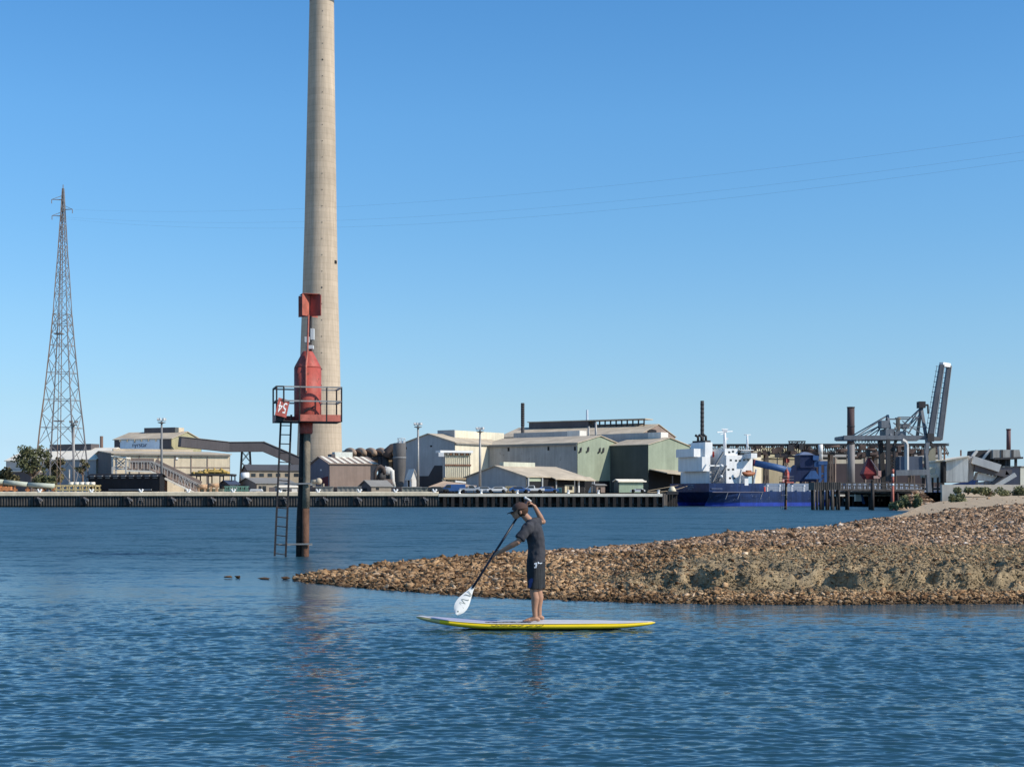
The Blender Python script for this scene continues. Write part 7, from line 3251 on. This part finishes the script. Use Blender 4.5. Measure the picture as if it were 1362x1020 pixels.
    mb.bar(V(1190, 629, -.5), V(1232, 628, -.5), 1.1, 1.1)
    mb.build('portal_beam', M_CRANE, t)
    mb = MB()
    mb.box(V(1211, 617, 1), (4.6, 3, 3.0))
    mb.build('electrical_house', C_('dark_blue_grey_house', (.10, .12, .16)), t)
    mb = MB()
    mb.box(V(1241.5, 625.5, 3), (1.7, 3, 1.3))
    mb.box(V(1241.5, 633, 3), (2.6, 3.4, .6))
    mb.build('operator_platform', C_('pale_green_cab', (.50, .54, .46)), t)
    mb = MB()
    mb.prism([V(1238, 612, 3), V(1250, 612, 3), V(1250, 612, 6), V(1238, 612, 6)], [V(1243, 595, 3), V(1250, 595, 3), V(1250, 595, 6), V(1243, 595, 6)])
    mb.build('hopper', C_('khaki_hopper', (.34, .32, .24)), t)
    mb = MB()
    for a in (1233, 1240, 1246, 1253):
        mb.bar(V(a, 657, 3), V(a, 634, 3), .35)
    mb.bar(V(1233, 650, 3), V(1256, 650, 3), .5)
    mb.bar(V(1237, 612, 3), V(1241, 598, 3), .3)
    mb.build('hopper_frame', M_CHAR, t)
    return t


crane()
# grab hanging on its ropes
t = thing('grab_bucket', 'dark red clamshell grab hanging from the crane girder above the jetty', 'grab', W(1159, 636, Y))
V = lambda a, b, dy=0: Vector((XW(a, Y), Y + dy, ZW(b, Y)))
mb = MB()
for a in (1157, 1160):
    mb.bar(V(a, 583, 2), V(a - .5 + (1158.5 - a) * .6, 609, 2), .09)
mb.box(V(1158, 602, 2), (.6, .8, 1.3))
mb.build('hoist_rope', M_CHAR, t)
mb = MB()
mb.prism([V(1149.5, 630, .3), V(1167, 630, .3), V(1167, 630, 4), V(1149.5, 630, 4)], [V(1157, 609, 1.7), V(1160, 609, 1.7), V(1160, 609, 2.4), V(1157, 609, 2.4)])
mb.prism([V(1154, 637, .6), V(1164, 637, .6), V(1164, 637, 3.8), V(1154, 637, 3.8)], [V(1149.5, 630, .3), V(1167, 630, .3), V(1167, 630, 4), V(1149.5, 630, 4)])
mb.build('bucket', mat('grab_red', (.28, .03, .03), .6, .3, 1.0, streak=.3), t)
mb = MB()
mb.bar(V(1159.5, 611, .8), V(1170, 628, .2), .32, .2)
mb.box(V(1170, 630, .2), (.6, .6, 1.2))
mb.box(V(1166, 634.5, .2), (1.2, .6, .5))
mb.build('grab_arm', C_('pale_pink_arm', (.62, .36, .30)), t)

# ------------------------------------------------------------------ timber jetty
M_JET = mat('grey_jetty_timber', (.17, .145, .125), .9, .3, .8, streak=.4)
M_JETD = mat('dark_jetty_pile', (.06, .05, .045), .9, .35, .8, streak=.4)
Y = 234


def jetty():
    t = thing('jetty', 'old grey timber jetty on slanting dark piles with a railing reaching the riprap mound', 'jetty', (XW(1150, Y), Y, 0))
    V = lambda a, b, dy=0: Vector((XW(a, Y), Y + dy, ZW(b, Y)))
    mb = MB()
    mb.prism([V(1083, 651.5), V(1119, 651.5), V(1119, 651.5, 4.5), V(1083, 651.5, 4.5)], [V(1083, 641.5), V(1119, 641.5), V(1119, 641.5, 4.5), V(1083, 641.5, 4.5)])
    for k in range(14):
        a = 1083.5 + k * 2.6
        mb.bar(V(a, 652, -.04), V(a, 641, -.04), .16, .1)
    mb.build('head_deck', M_JET, t)
    mb = MB()
    mb.prism([V(1119, 652.5, .8), V(1232, 653.5, .8), V(1232, 653.5, 3.6), V(1119, 652.5, 3.6)], [V(1119, 650, .8), V(1232, 650.5, .8), V(1232, 650.5, 3.6), V(1119, 650, 3.6)])
    mb.prism([V(1119, 655, 1.2), V(1232, 656, 1.2), V(1232, 656, 1.5), V(1119, 655, 1.5)], [V(1119, 653, 1.2), V(1232, 653.8, 1.2), V(1232, 653.8, 1.5), V(1119, 653, 1.5)])
    mb.build('walkway', M_JET, t)
    mb = MB()
    for dy in (.9, 3.5):
        for y in (642, 645.5):
            mb.bar(V(1119, y, dy), V(1200, y, dy), .13)
            mb.bar(V(1200, y, dy), V(1232, y + 2, dy), .13)
        for k in range(17):
            a = 1120 + k * 7
            mb.bar(V(a, 650, dy), V(a, 641.5 + (2 if a > 1215 else 0), dy), .14)
        for k in range(40):
            a = 1120 + k * 2.8
            mb.bar(V(a, 650, dy), V(a, 646, dy), .06)
    mb.build('railing', M_JET, t)
    for k, (a, dx, dy) in enumerate(((1083, -.5, 0), (1086.8, 0, 0), (1091, 0, 0), (1095.5, .3, .6), (1099.5, -.3, 0), (1103, .4, .9), (1107, .2, 0), (1111, .2, 1.5), (1115.5, .5, 0), (1117, -.5, 2), (1086, .4, 3.5), (1099, .4, 3.5), (1113, -.4, 3.5))):
        mb = MB()
        mb.smooth = True
        mb.path([V(a + dx, 684, dy), V(a, 651, dy)], .19, 8)
        mb.build('pile', M_JETD if k % 3 else M_JET, t)
    for a, dy in ((1130, 1), (1131.5, 3), (1188, 1), (1196.5, 1.2), (1197.5, 3.2), (1224.5, 1.2), (1225.5, 3.2), (1163, 3.0)):
        mb = MB()
        mb.smooth = True
        mb.path([V(a, 682, dy), V(a, 652, dy)], .22, 8)
        mb.build('pile', M_JETD, t)
    return t


jetty()
mb = MB()
mb.smooth = True
Yk = 229
mb.path([W(1160.5, 682, Yk), W(1160.5, 640, Yk)], [.27, .25], 10)
mb.lathe((XW(1160.5, Yk), Yk, ZW(640.4, Yk)), [(.30, 0), (.05, .25)], 10)
tag(mb.build('mooring_pile', M_JETD), 'single stout dark pile standing in the water before the jetty walkway', 'pile')
t = thing('pole_marker', 'thin red and white banded pole marker standing beside the jetty', 'marker', (XW(1188, 236), 236, 0))
for k, (y0, y1, mm) in enumerate(((652, 646, M_REDLIT), (646, 643, M_WHITE), (643, 634, M_REDLIT), (634, 630, M_WHITE), (630, 624, M_REDLIT))):
    mb = MB()
    mb.smooth = True
    mb.path([W(1187.5, y0 if k else 684, 233), W(1187.5, y1, 233)], .2, 8)
    mb.build('band', mm, t)

# pale wharf and stores behind the jetty
t = thing('low_wharf', 'low pale wharf on dark posts seen underneath the jetty walkway', 'wharf', (XW(1175, 330), 330, 0))
V = lambda a, b, dy=0: Vector((XW(a, 330), 330 + dy, ZW(b, 330)))
mb = MB()
mb.prism([V(1112, 660), V(1232, 660), V(1232, 660, 6), V(1112, 660, 6)], [V(1112, 657.5), V(1232, 657.5), V(1232, 657.5, 6), V(1112, 657.5, 6)])
mb.build('deck', M_CONCTOP, t)
mb = MB()
mb.box(V(1172, 668, 5), (20, .3, 5))
mb.build('rear_wall', M_BLACK, t)
for k in range(17):
    mb = MB()
    a = 1114 + k * 7
    mb.bar(V(a, 675), V(a, 660), .4)
    mb.build('post', M_PILE, t)
for a, b in ((1121, 1127), (1155, 1161), (1168, 1174), (1201, 1207)):
    mb = MB()
    mb.prism([V(a, 666.5, .2), V(b, 666.5, .2), V(b, 666.5, .5), V(a, 666.5, .5)], [V(a, 663, .2), V(b, 663, .2), V(b, 663, .5), V(a, 663, .5)])
    mb.build('fender_board', M_CONCTOP, t)
mb = MB()
mb.box(W(1142, 662, 326), (1.6, 1, 1.5))
tag(mb.build('container', W_CREAM), 'small cream box standing on the low pale wharf under the jetty', 'box')
mb = MB()
mb.prism([W(1147, 670, 325), W(1151, 670, 325), W(1151, 670, 326), W(1147, 670, 326)], [W(1145, 657, 325), W(1147, 657, 325), W(1147, 657, 326), W(1145, 657, 326)])
tag(mb.build('work_boat', M_TUBE), 'small blue and white object leaning under the jetty walkway beside the cream box', 'boat')

# ------------------------------------------------------------------ ore plant at the far side
s = Shed('ore_shed', 'large sunlit off-white ore shed with a rounded corner beside the crane', 1288, 318, 60, 1287, 1341, 605, .2, 'R', W_GREYBLUE, W_WHITE, R_CREAM) if False else None
Y = 300
V = lambda a, b, dy=0: Vector((XW(a, Y), Y + dy, ZW(b, Y)))
t = thing('ore_shed', 'large off-white windowless ore shed with stained lower wall beside the crane', 'shed', V(1270, 650))
mb = MB()
mb.prism([V(1258, 641), V(1286, 641, -1), V(1291, 641, 3), V(1291, 641, 14), V(1258, 641, 14)], [V(1258, 613.5), V(1286, 607.5, -1), V(1291, 607.5, 3), V(1291, 607.5, 14), V(1258, 613.5, 14)])
mb.build('wall', C_('off_white_ore_wall', (.88, .83, .72), rust=(.40, .34, .27), rust_amt=.1, streak=.3), t)
mb = MB()
mb.prism([V(1256, 613.4, -.6), V(1286.5, 607.4, -1.5), V(1292, 607.4, 3), V(1292, 607.4, 14), V(1256, 613.4, 14)], [V(1256, 611.6, -.6), V(1286.5, 606.2, -1.5), V(1292, 606, 3), V(1292, 606, 14), V(1256, 611.6, 14)])
mb.build('roof', R_CREAM, t)
mb = MB()
mb.prism([V(1254.5, 642, -.3), V(1258, 642, -.2), V(1258, 642, 2), V(1254.5, 642, 2)], [V(1254.5, 614, -.3), V(1258, 614, -.2), V(1258, 614, 2), V(1254.5, 614, 2)])
mb.build('corner_recess', M_BLACK, t)
mb = MB()
mb.bar(V(1258, 611, 1), V(1258, 595, 1), .28)
mb.bar(V(1258.5, 596, 1), V(1263, 606, 1), .16)
mb.bar(V(1282, 606, 2), V(1282, 598, 2), .25)
mb.build('roof_post', M_BROWNISH if False else M_RUST, t)
# base wall
mb = MB()
mb.box(((XW(1252, 292) + XW(1400, 292)) / 2, 292, (ZW(644.5, 292) + .5) / 2), (XW(1400, 292) - XW(1252, 292), 1, ZW(644.5, 292) - .5))
tag(mb.build('retaining_wall', C_('pale_wall', (.52, .48, .41))), 'low pale retaining wall below the ore shed and conveyors', 'wall')
t = thing('conveyor', 'white covered conveyor bending down from the ore shed to the ground in two legs', 'conveyor', V(1310, 655))
mb = MB()
mb.prism([V(1291, 640, 1), V(1297, 637, 1), V(1297, 637, 5), V(1291, 640, 5)], [V(1291, 608, 1), V(1299, 606, 1), V(1299, 606, 5), V(1291, 608, 5)])
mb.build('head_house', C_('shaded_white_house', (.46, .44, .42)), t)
for nm, (a, b, c, d), w, h, mm in (('upper_span', (1294, 611.5, 1328, 623), 3, 1.5, W_WHITE), ('lower_span', (1316, 652, 1349, 631), 2.4, .85, W_WHITE)):
    mb = MB()
    mb.bar(V(a, b, .5), V(c, d, -.5), w, h)
    mb.build(nm, mm, t)
mb = MB()
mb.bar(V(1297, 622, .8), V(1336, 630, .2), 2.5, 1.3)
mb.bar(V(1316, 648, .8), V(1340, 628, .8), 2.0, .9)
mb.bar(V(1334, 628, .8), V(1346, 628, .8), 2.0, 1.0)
mb.build('shadowed_span', C_('shaded_belt_casing', (.13, .12, .125)), t)  # dark span colour stands for the shaded side of the white conveyor
mb = MB()
mb.prism([V(1299, 638, .3), V(1321, 640, .3), V(1321, 640, 2.5), V(1299, 638, 2.5)], [V(1302, 628, .3), V(1327, 634, .3), V(1327, 634, 2.5), V(1302, 628, 2.5)])
mb.build('chute', W_WHITE, t)
mb = MB()
for a in (1300, 1312, 1317):
    mb.bar(V(a, 658, .5), V(a, 640, .5), .6 if a > 1305 else .3)
mb.bar(V(1299, 643, .5), V(1318, 641, .5), .4)
mb.build('support', M_MIDGREY, t)
Y = 330
V = lambda a, b, dy=0: Vector((XW(a, Y), Y + dy, ZW(b, Y)))
t = thing('screening_plant', 'raised grey screening plant with dark panels on steel legs behind the white conveyor', 'plant', V(1330, 655))
mb = MB()
mb.prism([V(1300, 611, 2), V(1322, 616, 2), V(1322, 616, 8), V(1300, 611, 8)], [V(1301.5, 598.5, 2), V(1321, 598, 2), V(1321, 598, 8), V(1301.5, 598.5, 8)])
mb.build('dark_hopper', M_CHAR, t)
mb = MB()
mb.bar(V(1309, 611, 1.4), V(1319.5, 598, 1.4), .5)
mb.bar(V(1296, 606.5, 1.4), V(1302, 599, 1.4), .6)
mb.build('brace', W_WHITE, t)
mb = MB()
mb.prism([V(1321, 610, 0), V(1358, 609, 0), V(1358, 609, 7), V(1321, 610, 7)], [V(1321, 598, 0), V(1356, 598, 0), V(1356, 598, 7), V(1321, 598, 7)])
mb.build('screen_house', C_('pale_grey_panel', (.42, .41, .38), streak=.3), t)
for a in (1331, 1345):
    mb = MB()
    mb.prism([V(a, 610, -.1), V(a + 3, 610, -.1), V(a + 3, 610, 0), V(a, 610, 0)], [V(a, 598, -.1), V(a + 3, 598, -.1), V(a + 3, 598, 0), V(a, 598, 0)])
    mb.build('panel', M_CHAR, t)
mb = MB()
mb.bar(V(1322, 610, 3), V(1360, 608.8, 3), 7, .4)
for a in (1325, 1330, 1340, 1344, 1353):
    mb.bar(V(a, 656, 1), V(a, 610, 1), .5)
    mb.bar(V(a, 656, 6), V(a, 610, 6), .4)
mb.box(V(1329, 617, 4), (1.8, 3, 2.2))
mb.box(V(1340, 615, 4), (1.5, 3, 1.4))
mb.build('platform', M_CHAR, t)
s = Shed('shed', 'grey blue flat-roofed shed at the extreme edge behind the lower conveyor', 1357, 318, 35, 1330, 1392, 621, .2, 'L', C_('slate_shed_wall', (.20, .20, .23)), C_('pale_green_grey_wall', (.36, .37, .33)), R_GREY)
mb = MB()
mb.smooth = True
mb.path([W(1341.5, 600, 345), W(1341.5, 571.5, 345)], [.50, .48], 14)
mb.lathe((XW(1341.5, 345), 345, ZW(572, 345)), [(.56, 0), (.56, .3)], 14)
tag(mb.build('chimney', C_('purple_brown_pipe', (.16, .09, .09))), 'slim purple brown chimney above the raised screening plant', 'chimney')

# ------------------------------------------------------------------ riprap mound and scrub by the jetty
rr = random.Random(12)
k = 0
while k < 108:
    a = rr.uniform(1192, 1244)
    top = 676 - 23 * math.exp(-((a - 1219) / 22) ** 2)
    yv = top + (678 - top) * rr.random() ** 1.5
    P = W(a, yv, 220 + (678 - yv) * .42)
    stone(P, rr.uniform(.42, .85), 'reddish grey riprap boulder heaped at the landward end of the jetty', 'boulders of the riprap mound at the jetty', R_PINK, 5000 + k)
    k += 1
mb = MB()
q = [W(1188, 681, 217), W(1200, 668, 222), W(1212, 658, 228), W(1226, 655, 230), W(1240, 662, 228), W(1250, 672, 222)]
base = [Vector((XW(1186, 217), 217, -.5)), Vector((XW(1250, 217), 217, -.5)), Vector((XW(1252, 240), 240, -.5)), Vector((XW(1188, 240), 240, -.5))]
mb.prism(base, [Vector((XW(1204, 222), 222.5, .7)), Vector((XW(1232, 222), 222.5, .7)), Vector((XW(1232, 236), 236, 1.7)), Vector((XW(1210, 236), 236, 1.7))])
tag(mb.build('mound_core', MATS['dusty_yard']), kind='structure')
for i, (px, py, Yk, wpx, hpx, lb) in enumerate(((1210, 673, 205, 26, 13, 'low olive shrub at the water foot of the riprap mound'), (1193, 675, 205, 18, 9, 'small olive shrub lowest beside the riprap mound'),
                                              (1273, 671, 190, 24, 13, 'rounded olive bush standing alone on the sand track'), (1287, 655.5, 250, 34, 7, 'low scrub below the ore shed wall'),
                                              (1315, 658, 248, 46, 9, 'long low scrub bush under the white conveyor chute'), (1346, 659, 246, 50, 11, 'larger scrub bush at the foot of the lower conveyor span'),
                                              (1375, 659, 246, 40, 12, 'scrub bush at the picture edge beyond the slate shed'))):
    zb = ZW(py, Yk)
    c = Vector((XW(px, Yk), Yk, zb))
    t = thing('shrub', lb, 'shrub', c, 'saltbush shrubs by the sand track')
    w, h = wpx * Yk / F / 2, 1.35 * hpx * Yk / F
    cl = []
    r2 = random.Random(40 + i)
    for k in range(9):
        cl.append(((c.x + r2.uniform(-.8, .8) * w, c.y + r2.uniform(-1, 1), zb + h * r2.uniform(.15, .6)), (w * .30, .9, h * r2.uniform(.25, .42))))
    leaves(cl, 900, .34, 60 + i, t, M_LEAF2, 'foliage')
    mb = MB()
    for k in range(5):
        mb.path([c - UP * .3, c + Vector((r2.uniform(-.6, .6) * w, r2.uniform(-.4, .4), h * .5))], [.06, .03], 5)
    mb.build('stems', M_BARK, t)
